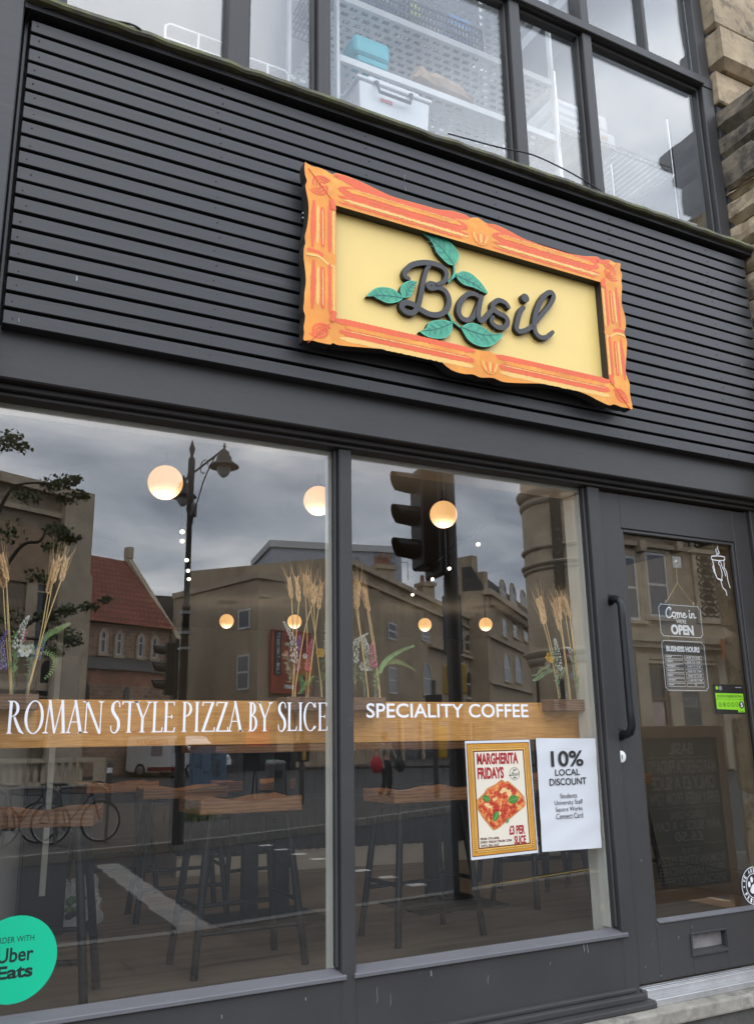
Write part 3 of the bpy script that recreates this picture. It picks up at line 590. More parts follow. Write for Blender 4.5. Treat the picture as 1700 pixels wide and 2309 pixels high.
# painted bands: top and bottom rails in two halves each side of the middle ornament, then the side rails
for (xa, xb) in ((IX0 + .01, 1.90), (2.02, IX1 + .0)):
    zi = IZ1
    ztop = lambda x: zi + .058 + .028 * (1 - abs(2 * (x - (xa + xb) / 2) / (xb - xa)) ** 1.0) * -1 + .022
    ragged(xa, zi + .074, xb, zi + .074, .044, .0022, y1, 2, beads=True)
    ragged(xa + .03, zi + .080, xb - .03, zi + .080, .018, .003, y2, 0); ragged(xa + .05, zi + .0895, xb - .05, zi + .0895, .003, .0015, y3, 3)
    ragged(xa, zi + .043, xb, zi + .043, .014, .0030, SY - .0010, 2)
    ragged(xa + .02, zi + .033, xb, zi + .033, .012, .002, SY - .0012, 3)
    ragged(xa, zi + .018, xb - .02, zi + .018, .009, .0022, y1, 2)
    zi = IZ0
    ragged(xa - .02, zi - .011, xb + .01, zi - .011, .024, .0026, y1, 2, beads=True)
    ragged(xa + .02, zi - .030, xb - .03, zi - .030, .016, .0025, SY - .0012, 0)
    ragged(xa, zi - .051, xb, zi - .051, .030, .0030, y1, 2, beads=True)
    ragged(xa + .01, zi - .044, xb - .02, zi - .044, .004, .0012, y2, 3)
    ragged(xa, zi - .077, xb, zi - .077, .020, .0016, SY - .0006, 3)
# red upper lip following the outline of the top rail
def lip(pts, inset, mi, y, amp=.002):
    a, b = [], []
    P = [Vector(p) for p in pts]
    for i in range(len(P)):
        t = (P[min(i + 1, len(P) - 1)] - P[max(i - 1, 0)]).normalized(); n = Vector((t.y, -t.x)); e = min(1, 5 * i / len(P), 5 * (len(P) - 1 - i) / len(P)) 
        a.append(P[i] + n * .0015); b.append(P[i] + n * (inset * (.3 + .7 * e) + rnd.uniform(-amp, amp)))
    for i in range(len(P) - 1): mb.add([(a[i].x, y, a[i].y), (b[i].x, y, b[i].y), (b[i + 1].x, y, b[i + 1].y), (a[i + 1].x, y, a[i + 1].y)], [(0, 1, 2, 3)], mi)
def dense(l, k=4): 
    o = []
    for p, q in zip(l, l[1:]): o += [lin(p, q, i / k) for i in range(k)]
    return o + [l[-1]]
lip(dense([z4(p, SY) for p in c4[4:19]]), .040, 2, SY - .0004); lip(dense([z5(p, SY) for p in c5[3:16]]), .038, 2, SY - .0004)
for sx, xo, xi in ((1, 1.172, IX0), (-1, 2.728, IX1)):
    for (za, zb) in ((3.175, 3.375), (2.925, 3.125)):
        w = xi - xo
        ragged(xo + w * .22, za, xo + w * .26, zb, .017, .002, y1, 2, wf=lambda t: .5 + math.sin(t * math.pi) * .7)
        ragged(xo + w * .56, za + .01, xo + w * .55, zb - .02, .017, .0015, y1, 2, beads=True)
        ragged(xo + w * .56, za + .02, xo + w * .55, zb - .03, .004, .0012, y2, 3)
        ragged(xo + w * .79, za - .005, xo + w * .79, zb, .012, .0022, y1, 2, beads=True)
        ragged(xo + w * .92, za - .01, xo + w * .92, zb, .009, .0015, y1, 3)
        ragged(xo + w * .38, za + .02, xo + w * .40, zb - .02, .010, .002, y1, 3)
    mb.stroke(smooth_path([(xo + sx * .012, 3.162, 0), (xo + sx * .05, 3.160, 0), (xo + sx * .085, 3.142, 0), (xo + sx * .118, 3.136, 0)]), .014, y1, SY, 2); mb.stroke(smooth_path([(xo + sx * .006, 3.140, 0), (xo + sx * .05, 3.143, 0), (xo + sx * .09, 3.122, 0), (xo + sx * .11, 3.118, 0)]), .009, y2, SY, 3)
    # corner scrolls and shell ornaments
    for cz, sg in ((3.445, 1), (2.845, -1)):
        cx = xo + sx * .058
        for r_, w_ in ((.046, .0085), (.031, .0075), (.016, .007)):
            for side in (1, -1):
                mb.stroke([(cx + sx * (r_ * math.cos(a)) * .9 + sx * .012 * side, cz + sg * side * .006 + r_ * math.sin(a) * .75) for a in [(.6 + side * .3) + 2.6 * i / 12 * side for i in range(13)]], w_, y2, SY, 2)
        mb.stroke([(xo + sx * .01, cz + sg * .058), (xi - sx * .006, (IZ1 + .006) if sg > 0 else IZ0 - .006)], .0016, y3, SY, 2, dy=.0002)
        ragged(xi - sx * .02, cz - sg * .045, xi - sx * .008, cz - sg * .09, .02, .002, SY - .0030, 2)
for cx, cz in ((1.962, IZ1 + .058), (1.975, IZ0 - .046)):
    mb.prism([(cx + .044 * math.cos(a * .314), cz + .05 * math.sin(a * .314)) for a in range(20)], y2, SY, 0)
    for k in (-2, -1, 0, 1, 2):
        mb.stroke(smooth_path([(cx + k * .010, cz - .034, 0), (cx + k * .017, cz, 0), (cx + k * .012, cz + .034, 0)], 5), .0055 if k else .009, y3, SY, 2 if k % 2 else 3)
fr = mb.build('carved_frame', [ORANGE, EDGE, RUST, YEL], sign, loc=None)
MB(so_).box(IX0 - .03, IX1 + .03, SP, SP + .008, IZ0 - .03, IZ1 + .03).build('panel', CREAMY, sign)
MB(so_).box(IX0 - .05, IX1 + .05, SP + .0085, -.184, IZ0 - .05, IZ1 + .05).build('backing_board', EDGE, sign)
for q, (u, v) in enumerate(((683, 486), (680, 668))):
    p = F(u, v, -.19); mb = MB(so_); mb.box(p.x - .006, p.x + .04, -.192, -.186, p.z - .018, p.z + .018)
    for dz in (-.010, .010): mb.lathe([(.0005, -.1955), (.004, -.195), (.005, -.192)], (p.x + .001, 0, p.z + dz), 10, 1, axis='y')
    mb.build('bracket', [BLACK, METAL], sign)
# letters
def let(name, strokes):
    mb = MB(so_)
    for j, (zf, pts, w) in enumerate(strokes):
        P = smooth_path([(*zf(p, SL), 0) for p in pts], 6); n = len(P)
        ws = w if not isinstance(w, tuple) else [w[0] + (w[1] - w[0]) * math.sin(math.pi * i / (n - 1)) ** .7 for i in range(n)]
        mb.stroke(P, ws, SL - j * .0016, SP - .001, 0, 1)
    mb.build(name, [LETT, EDGE], sign)
let('letter', [(z4, [(1232, 972), (1205, 1015), (1180, 1120), (1158, 1240), (1135, 1320), (1095, 1368), (1035, 1358), (1000, 1318), (1022, 1283), (1085, 1292), (1160, 1340), (1240, 1380), (1320, 1382), (1385, 1335), (1402, 1260), (1372, 1185), (1310, 1152), (1250, 1160), (1222, 1140), (1240, 1115), (1300, 1128)], (.016, .0238)),
               (z4, [(1300, 1128), (1358, 1100), (1378, 1040), (1345, 985), (1260, 950), (1160, 945), (1075, 968), (1028, 1020), (1030, 1062), (1060, 1078)], (.015, .0230))])
let('letter', [(z5, [(302, 838), (262, 800), (195, 800), (142, 862), (125, 935), (152, 992), (205, 1008), (252, 968), (282, 900), (304, 830)], (.0165, .0225)), (z5, [(308, 820), (290, 905), (284, 975), (305, 1015), (345, 985), (400, 922)], (.0185, .0225))])
let('letter', [(z5, [(530, 905), (502, 868), (450, 848), (408, 872), (404, 915), (445, 950), (505, 982), (522, 1030), (490, 1068), (432, 1060), (392, 1018), (404, 985)], (.0175, .0232))])
def dotc(zf, c, r): q = zf(c, SL); return [(q[0] + r * math.cos(a * .349), q[1] + r * math.sin(a * .349)) for a in range(18)]
mb = MB(so_); mb.prism(dotc(z5, (662, 830), .0205), SL - .0005, SP - .001, 0, 1)
P = smooth_path([(*z5(p, SL), 0) for p in [(648, 908), (622, 945), (602, 1020), (595, 1075), (622, 1100), (672, 1088), (732, 1050)]], 6); mb.stroke(P, .0215, SL, SP - .001, 0, 1); mb.build('letter', [LETT, EDGE], sign)
let('letter', [(z5, [(732, 1050), (800, 962), (860, 890), (893, 825), (880, 787), (840, 792), (792, 850), (752, 950), (738, 1050), (755, 1118), (800, 1150), (850, 1140), (888, 1105)], (.0175, .0230))])
# basil leaves
def leaf(zf, pts, base, tip):
    Y = SL + .002; mb = MB(so_)
    P = [(*zf(p, Y), 0) for p in pts]; P = smooth_path(P + [P[0]], 4)[:-1]; o = [(p.x, p.y) for p in P]
    mb.prism(o, Y, SP - .001, 0, 1)
    b, t = Vector(zf(base, Y)), Vector(zf(tip, Y)); cen = sum((Vector(p) for p in o), Vector((0, 0))) / len(o); ax = t - b; Ln = ax.length; ax.normalize(); nr = Vector((-ax.y, ax.x))
    wd = max(abs((Vector(p) - b).dot(nr)) for p in o); off = (cen - b).dot(nr)
    mid = [b, b + ax * Ln * .5 + nr * off * .9, b + ax * Ln * .92]
    Pm = smooth_path([(p.x, p.y, 0) for p in mid], 6); mb.stroke(Pm, .0034, Y - .0012, Y, 2, dy=.0004)
    for k in range(1, 5):
        f_ = k / 5.5; c = Pm[int(f_ * (len(Pm) - 1))]; c = Vector((c.x, c.y)); l = wd * .62 * math.sin(math.pi * (f_ * .8 + .15))
        for s_ in (1, -1): e = c + ax * l * .75 + nr * s_ * l * .8; mb.stroke([(c.x, c.y), ((c.x + e.x) / 2 + ax.x * .002, (c.y + e.y) / 2), (e.x, e.y)], .0022, Y - .0008, Y, 2, dy=.0003)
    ring = [Vector(p) for p in o] + [Vector(o[0])]
    mb.stroke([tuple(p + (cen - p).normalized() * .0028) for p in ring], .0030, Y - .0006, Y, 3, dy=.0003)
    mb.build('leaf', [TEAL, EDGE, VEIN, LIME], sign)
def stalk(a):
    mb = MB(so_); mb.stroke(smooth_path([(*zf(p, SL + .003), 0) for zf, p in a], 5), .0085, SL + .0035, SP - .001, 0, 1); mb.build('leaf_stalk', [TEAL, EDGE], sign)
leaf(z4, [(1175, 695), (1260, 705), (1350, 740), (1430, 790), (1478, 860), (1475, 920), (1440, 965), (1390, 955), (1330, 900), (1290, 850), (1260, 780), (1215, 725)], (1440, 960), (1175, 695))
stalk([(z4, (1440, 958)), (z4, (1442, 1040)), (z4, (1398, 1105))]); stalk([(z4, (1425, 1078)), (z4, (1470, 1035))])
leaf(z5, [(100, 645), (150, 612), (220, 630), (280, 680), (330, 740), (358, 795), (300, 770), (240, 745), (170, 725), (120, 685)], (100, 645), (358, 795))
leaf(z4, [(1130, 1105), (1070, 1095), (1012, 1120), (985, 1172), (1000, 1225), (1030, 1245), (1080, 1220), (1100, 1160)], (1032, 1240), (1130, 1105))
leaf(z4, [(700, 1228), (760, 1168), (830, 1150), (920, 1165), (985, 1215), (1010, 1245), (960, 1278), (880, 1288), (800, 1252), (750, 1226)], (1010, 1243), (700, 1228))
leaf(z4, [(1148, 1528), (1200, 1505), (1230, 1450), (1300, 1430), (1380, 1435), (1425, 1460), (1420, 1530), (1370, 1580), (1300, 1590), (1210, 1570)], (1425, 1455), (1148, 1528))
leaf(z5, [(140, 1068), (200, 1035), (270, 1040), (340, 1080), (400, 1120), (482, 1128), (430, 1190), (370, 1225), (290, 1222), (210, 1180), (165, 1115)], (142, 1066), (482, 1130))
stalk([(z4, (1388, 1365)), (z4, (1425, 1440)), (z4, (1420, 1470))]); stalk([(z4, (1420, 1432)), (z4, (1470, 1470)), (z4, (1510, 1500))])

# ================================================================== WRITING ON THE GLASS
GY = -.0042
SER = {}
def serif_text(mb, word, spans, z0, z1, y):
    H = z1 - z0
    for ch, (xa, xb) in zip(word, spans):
        W = xb - xa; tk = H * .084; tn = H * .029
        X = lambda a: xa + W * a
        Z = lambda a: z0 + H * a
        def bar(x0, zz0, x1, zz1, w): h = w / 2; mb.prism([(x0 - h, zz0), (x0 + h, zz0), (x1 + h, zz1), (x1 - h, zz1)], y, y + .0006)
        def ser(x, zz, up, w=.20): s = H * .022 * (1 if up else -1); w = H * .105; mb.prism([(x - w, zz), (x + w, zz), (x + w * .3, zz + s * 2.2), (x - w * .3, zz + s * 2.2)] if up else [(x - w * .3, zz + s * 2.2), (x + w * .3, zz + s * 2.2), (x + w, zz), (x - w, zz)], y - .0002, y + .0005)
        def arc(cx, cz, rx, rz, a0, a1, n=22, tk_=None):
            P, Wd = [], []
            for i in range(n + 1):
                a = a0 + (a1 - a0) * i / n; P.append((cx + rx * math.cos(a), cz + rz * math.sin(a))); Wd.append(tn * 1.1 + ((tk_ or tk) - tn) * abs(math.cos(a)) ** 1.6)
            mb.stroke(P, Wd, y, y + .0005, caps=False, dy=.0003)
        pi = math.pi
        if ch == 'I': bar(X(.5), Z(0), X(.5), Z(1), tk); ser(X(.5), Z(0), 1); ser(X(.5), Z(1), 0)
        elif ch in 'RPB':
            bar(X(.17), Z(0), X(.17), Z(1), tk); ser(X(.17), Z(0), 1); ser(X(.17), Z(1), 0)
            rr = .245 if ch != 'B' else .225; zc = 1 - rr
            rx = W * (.42 if ch == 'R' else .58 if ch == 'P' else .45)
            xs = X(.26); mb.prism([(X(.17), Z(1) - tn), (xs, Z(1) - tn), (xs, Z(1)), (X(.17), Z(1))], y + .0002, y + .0006); zl = Z(1 - 2 * rr) ; mb.prism([(X(.17), zl), (xs, zl), (xs, zl + tn), (X(.17), zl + tn)], y + .0002, y + .0006)
            arc(xs, Z(zc), rx - tk * .5, H * rr - tn * .5, pi / 2, -pi / 2)
            if ch == 'R': mb.stroke([(X(.42), Z(.50)), (X(.62), Z(.26)), (X(.82), Z(.07)), (X(1.04), Z(-.005))], [tk * .8, tk * 1.05, tk, tn * .8], y - .0003, y + .0004, caps=False, dy=.0002)
            if ch == 'B': rb = (1 - 2 * rr) / 2; arc(xs, Z(rb), W * .62 - tk * .5, H * rb - tn * .2, pi / 2, -pi / 2); mb.prism([(X(.17), Z(0)), (xs, Z(0)), (xs, Z(0) + tn), (X(.17), Z(0) + tn)], y + .0002, y + .0006)
        elif ch == 'O': arc(X(.5), Z(.5), W * .5 - tk * .45, H * .515 - tn * .5, 0, 2 * pi, 44)
        elif ch == 'C':
            arc(X(.56), Z(.5), W * .56 - tk * .45, H * .515 - tn * .5, .72, 2 * pi - .72, 36); bar(X(.97), Z(.82), X(.95), Z(1.0), tn * 1.3); bar(X(.98), Z(.16), X(.92), Z(.07), tn * 1.2)
        elif ch == 'S':
            P = smooth_path([(X(.90), Z(.80), 0), (X(.84), Z(.95), 0), (X(.55), Z(1.0), 0), (X(.22), Z(.90), 0), (X(.20), Z(.70), 0), (X(.48), Z(.54), 0), (X(.80), Z(.38), 0), (X(.84), Z(.14), 0), (X(.52), Z(-.005), 0), (X(.16), Z(.05), 0), (X(.08), Z(.22), 0)], 5); n = len(P)
            mb.stroke(P, [tn * 1.1 + (tk * 1.15 - tn) * math.exp(-((i / (n - 1) - .5) / .2) ** 2) + tk * .35 * (math.exp(-((i / (n - 1) - .33) / .08) ** 2) + math.exp(-((i / (n - 1) - .68) / .08) ** 2)) for i in range(n)], y, y + .0005, caps=False, dy=.0004)
        elif ch == 'A':
            bar(X(.12), Z(0), X(.50), Z(1.03), tn * 1.25); mb.prism([(X(.86) - tk * .6, Z(0)), (X(.86) + tk * .6, Z(0)), (X(.50) + tk * .2, Z(1.03)), (X(.50) - tk * .75, Z(1.03))], y - .0002, y + .0004); mb.prism([(X(.26), Z(.33)), (X(.74), Z(.33)), (X(.72), Z(.33) + tn), (X(.27), Z(.33) + tn)], y + .0002, y + .0006); ser(X(.12), Z(0), 1); ser(X(.86), Z(0), 1)
        elif ch == 'M':
            bar(X(.10), Z(0), X(.22), Z(1.03), tn * 1.25); mb.prism([(X(.50) - tk * .4, Z(.0)), (X(.50) + tk * .35, Z(.0)), (X(.22) + tk * .45, Z(1.03)), (X(.22) - tk * .55, Z(1.03))], y - .0002, y + .0004); bar(X(.50), Z(0), X(.78), Z(1.03), tn * 1.2); mb.prism([(X(.90) - tk * .55, Z(0)), (X(.90) + tk * .55, Z(0)), (X(.79) + tk * .4, Z(1.03)), (X(.79) - tk * .6, Z(1.03))], y - .0004, y + .0003); ser(X(.10), Z(0), 1); ser(X(.90), Z(0), 1)
        elif ch == 'N':
            bar(X(.12), Z(0), X(.12), Z(1), tn * 1.25); mb.prism([(X(.88) - tk * .6, Z(-.03)), (X(.88) + tk * .3, Z(-.03)), (X(.12) + tk * .6, Z(1.0)), (X(.12) - tk * .5, Z(1.0))], y - .0002, y + .0004); bar(X(.88), Z(-.03), X(.88), Z(1), tn * 1.25); ser(X(.12), Z(0), 1); ser(X(.88), Z(1), 0); ser(X(.06), Z(1), 0)
        elif ch == 'T':
            bar(X(.5), Z(0), X(.5), Z(1), tk); ser(X(.5), Z(0), 1); mb.prism([(X(0), Z(1) - tn * 1.2), (X(1), Z(1) - tn * 1.2), (X(1), Z(1)), (X(0), Z(1))], y - .0002, y + .0004)
            for a in (0.02, .98): bar(X(a), Z(.90), X(a * 1.0), Z(1.0), tn * 1.3)
        elif ch == 'L':
            bar(X(.22), Z(0), X(.22), Z(1), tk); ser(X(.22), Z(0), 1); ser(X(.22), Z(1), 0); mb.prism([(X(.1), Z(0)), (X(.93), Z(0)), (X(.93), Z(0) + tn * 1.2), (X(.1), Z(0) + tn * 1.2)], y - .0003, y + .0004); bar(X(.94), Z(.0), X(1.0), Z(.16), tn * 1.3)
        elif ch == 'E':
            bar(X(.2), Z(0), X(.2), Z(1), tk); ser(X(.2), Z(0), 1); ser(X(.2), Z(1), 0)
            for zz, l in ((0, .95), (.5, .72), (1, .92)): zq = Z(zz) - (tn if zz == 1 else tn / 2 if zz else 0); mb.prism([(X(.2), zq), (X(l), zq), (X(l), zq + tn), (X(.2), zq + tn)], y - .0003, y + .0004)
            bar(X(.96), Z(0), X(1.0), Z(.15), tn * 1.3); bar(X(.92), Z(.87), X(.93), Z(1), tn * 1.3); bar(X(.72), Z(.44), X(.72), Z(.57), tn * 1.2)
        elif ch == 'Y':
            bar(X(.5), Z(0), X(.5), Z(.46), tk); ser(X(.5), Z(0), 1); mb.prism([(X(.5) - tk * .5, Z(.45)), (X(.5) + tk * .5, Z(.45)), (X(.12) + tk * .5, Z(1)), (X(.12) - tk * .5, Z(1))], y - .0002, y + .0004); bar(X(.52), Z(.43), X(.88), Z(1), tn * 1.3); ser(X(.12), Z(1), 0); ser(X(.88), Z(1), 0)
        elif ch == 'Z':
            mb.prism([(X(.02), Z(0)), (X(.02) + tk * 1.15, Z(0)), (X(.96), Z(1)), (X(.96) - tk * 1.15, Z(1))], y - .0002, y + .0004)
            for zz, a0, a1 in ((1, .08, .96), (0, .02, 1.0)): zq = Z(zz) - (tn * 1.2 if zz else 0); mb.prism([(X(a0), zq), (X(a1), zq), (X(a1), zq + tn * 1.2), (X(a0), zq + tn * 1.2)], y - .0004, y + .0003)
            bar(X(.08), Z(.86), X(.10), Z(1), tn * 1.3); bar(X(.98), Z(0), X(1.0), Z(.15), tn * 1.3)
mb = MB((.85, GY, 1.44))
sp = [(35, 115), (118, 208), (210, 318), (318, 400), (400, 492), (528, 575), (583, 652), (640, 722), (727, 777), (783, 835), (872, 925), (930, 950), (962, 1025), (1030, 1090), (1088, 1160), (1190, 1235), (1228, 1300), (1327, 1367), (1372, 1417), (1425, 1445), (1450, 1508), (1520, 1562)]
spx = [(F(a / 2.118, 1618, GY).x, F(b / 2.118, 1618, GY).x) for a, b in sp]
serif_text(mb, 'ROMANSTYLEPIZZABYSLICE', spx, 1.4425, 1.5395, GY)
tag(mb.build('window_lettering', VINYL, None, loc=(.85, GY, 1.44)), 'white serif lettering reading ROMAN STYLE PIZZA BY SLICE on the left window', 'lettering')
mb = MB((1.9, GY, 1.48)); put_text(mb, 'SPECIALITY COFFEE', F(826, 1604, GY).x, F(1191, 1604, GY).x, 1.4862, 1.5385, GY, off=.012)
mb = mb.build('window_lettering', VINYL, None, loc=(1.9, GY, 1.48)); tag(mb, 'white sans serif lettering reading SPECIALITY COFFEE on the right window', 'lettering')
# round green sticker low on the left window
cx, cz, r_ = .385, .8195, .118
STGREEN = mat('green_vinyl', (0.0, 0.50, 0.27), 0.45, 0.03)
cx, cz, r_ = .389, .8155, .1160
def disc(cx, cz, r, n=40): return [(cx + r * math.cos(2 * math.pi * i / n), cz + r * math.sin(2 * math.pi * i / n)) for i in range(n)]
st = thing('round_sticker', 'round green sticker with dark writing low on the left window', 'sticker', (cx, GY, cz))
o_ = (cx, GY, cz)
MB(o_).prism(disc(cx, cz, r_, 64), GY, GY + .0006).build('sticker_disc', STGREEN, st)
mb = MB(o_); put_text(mb, 'ORDER WITH', .326, .4385, .8605, .8765, GY - .0004); put_text(mb, 'Uber', .342, .4395, .8085, .8475, GY - .0004, off=.018); put_text(mb, 'Eats', .344, .441, .7655, .8005, GY - .0004, off=.035)
mb.build('printed_text', mat('dark_green_ink', (.004, .02, .018), .5, .02), st)

# ---- the discount notice
PYN = -.0062
def paper_sheet(mb, q, y, nx=10, nz=14, amp=.0012, mi=0):
    tl, tr, br_, bl_ = q; vs = []
    for j in range(nz + 1):
        for i in range(nx + 1):
            a, b = i / nx, j / nz; x = (tl[0] * (1 - a) + tr[0] * a) * (1 - b) + (bl_[0] * (1 - a) + br_[0] * a) * b; z = (tl[1] * (1 - a) + tr[1] * a) * (1 - b) + (bl_[1] * (1 - a) + br_[1] * a) * b
            vs.append((x, y + amp * (math.sin(a * 5.1 + b * 9) * math.cos(b * 13 + a * 3)) + amp * .5 * math.sin(b * 31 + a * 7), z))
    n = len(vs); w = nx + 1; fs = [(j * w + i, j * w + i + 1, (j + 1) * w + i + 1, (j + 1) * w + i) for j in range(nz) for i in range(nx)]
    mb.add(vs, fs, mi, True); return mb
nt_ = thing('paper_notice', 'plain white paper notice headed 10% LOCAL DISCOUNT taped to the right window', 'notice', (2.445, PYN, 1.19)); o_ = (2.445, PYN, 1.19)
paper_sheet(MB(o_), [(2.2935, 1.405), (2.604, 1.400), (2.592, .972), (2.292, .976)], PYN, 12, 20, .0013).build('paper_sheet', PAPER, nt_)
mb = MB(o_); Yt = PYN - .0032
put_text(mb, '10%', 2.361, 2.528, 1.292, 1.354, Yt, off=.02); put_text(mb, 'LOCAL', 2.378, 2.505, 1.2575, 1.2825, Yt, off=.012); put_text(mb, 'DISCOUNT', 2.347, 2.536, 1.2205, 1.2475, Yt, off=.012)
for s_, a, b_, c, d in (('Students', 2.396, 2.482, 1.1705, 1.189), ('University Staff', 2.3655, 2.509, 1.1405, 1.1635), ('Square Works', 2.369, 2.505, 1.1155, 1.1375), ('Connect Card', 2.3695, 2.5055, 1.0925, 1.113)): put_text(mb, s_, a, b_, c, d, Yt)
mb.build('printed_text', INK, nt_)

# ---- the pizza poster
GOLD = mat('gold_print', (0.58, 0.27, 0.03), 0.4, 0.18, 6, stretch=(1, 1, 1)); GOLDL = mat('light_gold_print', (0.80, 0.52, 0.16), 0.4, 0.1); GOLDD = mat('dark_gold_print', (0.16, 0.055, 0.015), 0.45, 0.1)
CREAMP = mat('cream_print', (0.74, 0.68, 0.56), 0.5, 0.02); RPRINT = mat('dark_red_print', (0.36, 0.012, 0.022), 0.5, 0.04); BPRINT = mat('brown_print', (0.12, 0.03, 0.02), 0.5, 0.04)
def pizzamat():
    m, nt, N, L, b, out = nodes('pizza_picture')
    tc = N('ShaderNodeTexCoord'); v = N('ShaderNodeTexNoise'); v.inputs['Scale'].default_value = 42; v.inputs['Detail'].default_value = 7; v.inputs['Roughness'].default_value = 0.65; v.inputs['Distortion'].default_value = .8; L(tc.outputs['Object'], v.inputs['Vector'])
    cr = N('ShaderNodeValToRGB'); e = cr.color_ramp.elements; e[0].position = .30; e[0].color = (.20, .012, .01, 1); e[1].position = .72; e[1].color = (.80, .55, .22, 1)
    for p, c in ((.42, (.42, .03, .015)), (.50, (.60, .08, .03)), (.57, (.70, .27, .07)), (.63, (.74, .42, .13))): q = e.new(p); q.color = (*c, 1)
    L(v.outputs['Fac'], cr.inputs[0]); L(cr.outputs[0], b.inputs['Base Color']); b.inputs['Roughness'].default_value = .5; return m
PIZZA = pizzamat(); CRUST = mat('crust_print', (0.55, 0.24, 0.07), 0.5, 0.3, 60); CHEESE = mat('cheese_print', (0.76, 0.53, 0.24), 0.5, 0.14, 50); BASILG = mat('basil_print', (0.045, 0.20, 0.035), 0.5, 0.25, 70); LBAS = mat('basil_vein_print', (0.22, 0.45, 0.14), 0.5, 0.1)
PO = -.0062
ps = thing('pizza_poster', 'gold framed pizza poster headed MARGHERITA FRIDAYS taped under the wooden board', 'poster', (2.11, PO, 1.185)); o_ = (2.11, PO, 1.185)
mb = MB(o_); tl, tr, br_, bl_ = (1.9535, 1.3985), (2.262, 1.400), (2.273, .975), (1.9605, .9695)
def pz(a, b): # a across, b down
    return ((tl[0] * (1 - a) + tr[0] * a) * (1 - b) + (bl_[0] * (1 - a) + br_[0] * a) * b, (tl[1] * (1 - a) + tr[1] * a) * (1 - b) + (bl_[1] * (1 - a) + br_[1] * a) * b)
mb.prism([pz(0, 0), pz(1, 0), pz(1, 1), pz(0, 1)], PO, PO + .0005); mb.build('paper_sheet', PAPER, ps)
mb = MB(o_)
def ring(a0, b0, a1, b1, wa, wb, lay, mi):
    y = PO - .0003 * lay; O = [pz(a0, b0), pz(a1, b0), pz(a1, b1), pz(a0, b1)]; I = [pz(a0 + wa, b0 + wb), pz(a1 - wa, b0 + wb), pz(a1 - wa, b1 - wb), pz(a0 + wa, b1 - wb)]
    mb.add([(p[0], y, p[1]) for p in O + I], [(i, (i + 1) % 4, 4 + (i + 1) % 4, 4 + i) for i in range(4)], mi)
ring(.018, .022, .982, .976, .115, .09, 1, 0)
ring(.018, .022, .982, .976, .010, .007, 2, 2); ring(.062, .052, .938, .948, .020, .014, 2, 2); ring(.098, .078, .902, .924, .008, .006, 2, 1); ring(.110, .086, .890, .918, .022, .014, 2, 2)
for i in range(54):
    b = .056 + .886 * i / 53
    for a in (.072, .928): p = pz(a, b); mb.prism(disc(p[0], p[1], .0028, 6), PO - .0010, PO - .0008, 1)
for i in range(38):
    a = .075 + .85 * i / 37
    for b in (.059, .941): p = pz(a, b); mb.prism(disc(p[0], p[1], .0028, 6), PO - .0010, PO - .0008, 1)
mb.build('printed_frame', [GOLD, GOLDL, GOLDD], ps)
mb = MB(o_); mb.add([(p[0], PO - .0009, p[1]) for p in (pz(.128, .098), pz(.872, .098), pz(.872, .906), pz(.128, .906))], [(0, 1, 2, 3)]); mb.build('printed_background', CREAMP, ps)
mb = MB(o_); Yt = PO - .0016
put_text(mb, 'MARGHERITA', 2.004, 2.199, 1.3095, 1.3525, Yt, off=.045); put_text(mb, 'FRIDAYS', 2.0045, 2.127, 1.2560, 1.2995, Yt, off=.045)
put_text(mb, '£3 PER', 2.139, 2.2135, 1.0475, 1.0815, Yt, off=.04); put_text(mb, 'SLICE', 2.1605, 2.2165, 1.0125, 1.0435, Yt, off=.04)
put_text(mb, 'FROM 17TH APRIL', 2.005, 2.092, 1.0365, 1.0450, Yt, 1, off=.03); put_text(mb, 'EVERY FRIDAY FROM 12PM', 2.0055, 2.1475, 1.0245, 1.0330, Yt, 1, off=.03); put_text(mb, 'UNTIL SELL OUT', 2.006, 2.089, 1.0125, 1.0205, Yt, 1, off=.03)
mb.build('printed_text', [RPRINT, BPRINT], ps)
mb = MB(o_)
pzq = [(2.121, 1.250), (2.132, 1.242), (2.145, 1.247), (2.185, 1.218), (2.218, 1.186), (2.224, 1.160), (2.219, 1.148), (2.150, 1.108), (2.085, 1.072), (2.066, 1.068), (2.055, 1.078), (2.018, 1.118), (1.995, 1.152), (1.994, 1.180), (2.030, 1.205), (2.045, 1.222), (2.085, 1.236), (2.112, 1.252)]
mb.prism(pzq, PO - .0014, PO - .0011, 0); cc = Vector((2.109, 1.163)); mb.prism([tuple(cc + (Vector(p) - cc) * .93) for p in pzq], PO - .0018, PO - .0015, 1)
for i in range(15):
    p = cc + Vector((rnd.uniform(-.085, .085), rnd.uniform(-.055, .055))); 
    if abs(p.x - cc.x) / .105 + abs(p.y - cc.y) / .085 > .86: continue
    mb.prism([(p.x + rnd.uniform(.007, .017) * math.cos(q * .7), p.y + rnd.uniform(.004, .011) * math.sin(q * .7)) for q in range(9)], PO - .0020 - i * .00002, PO - .0018, 2)
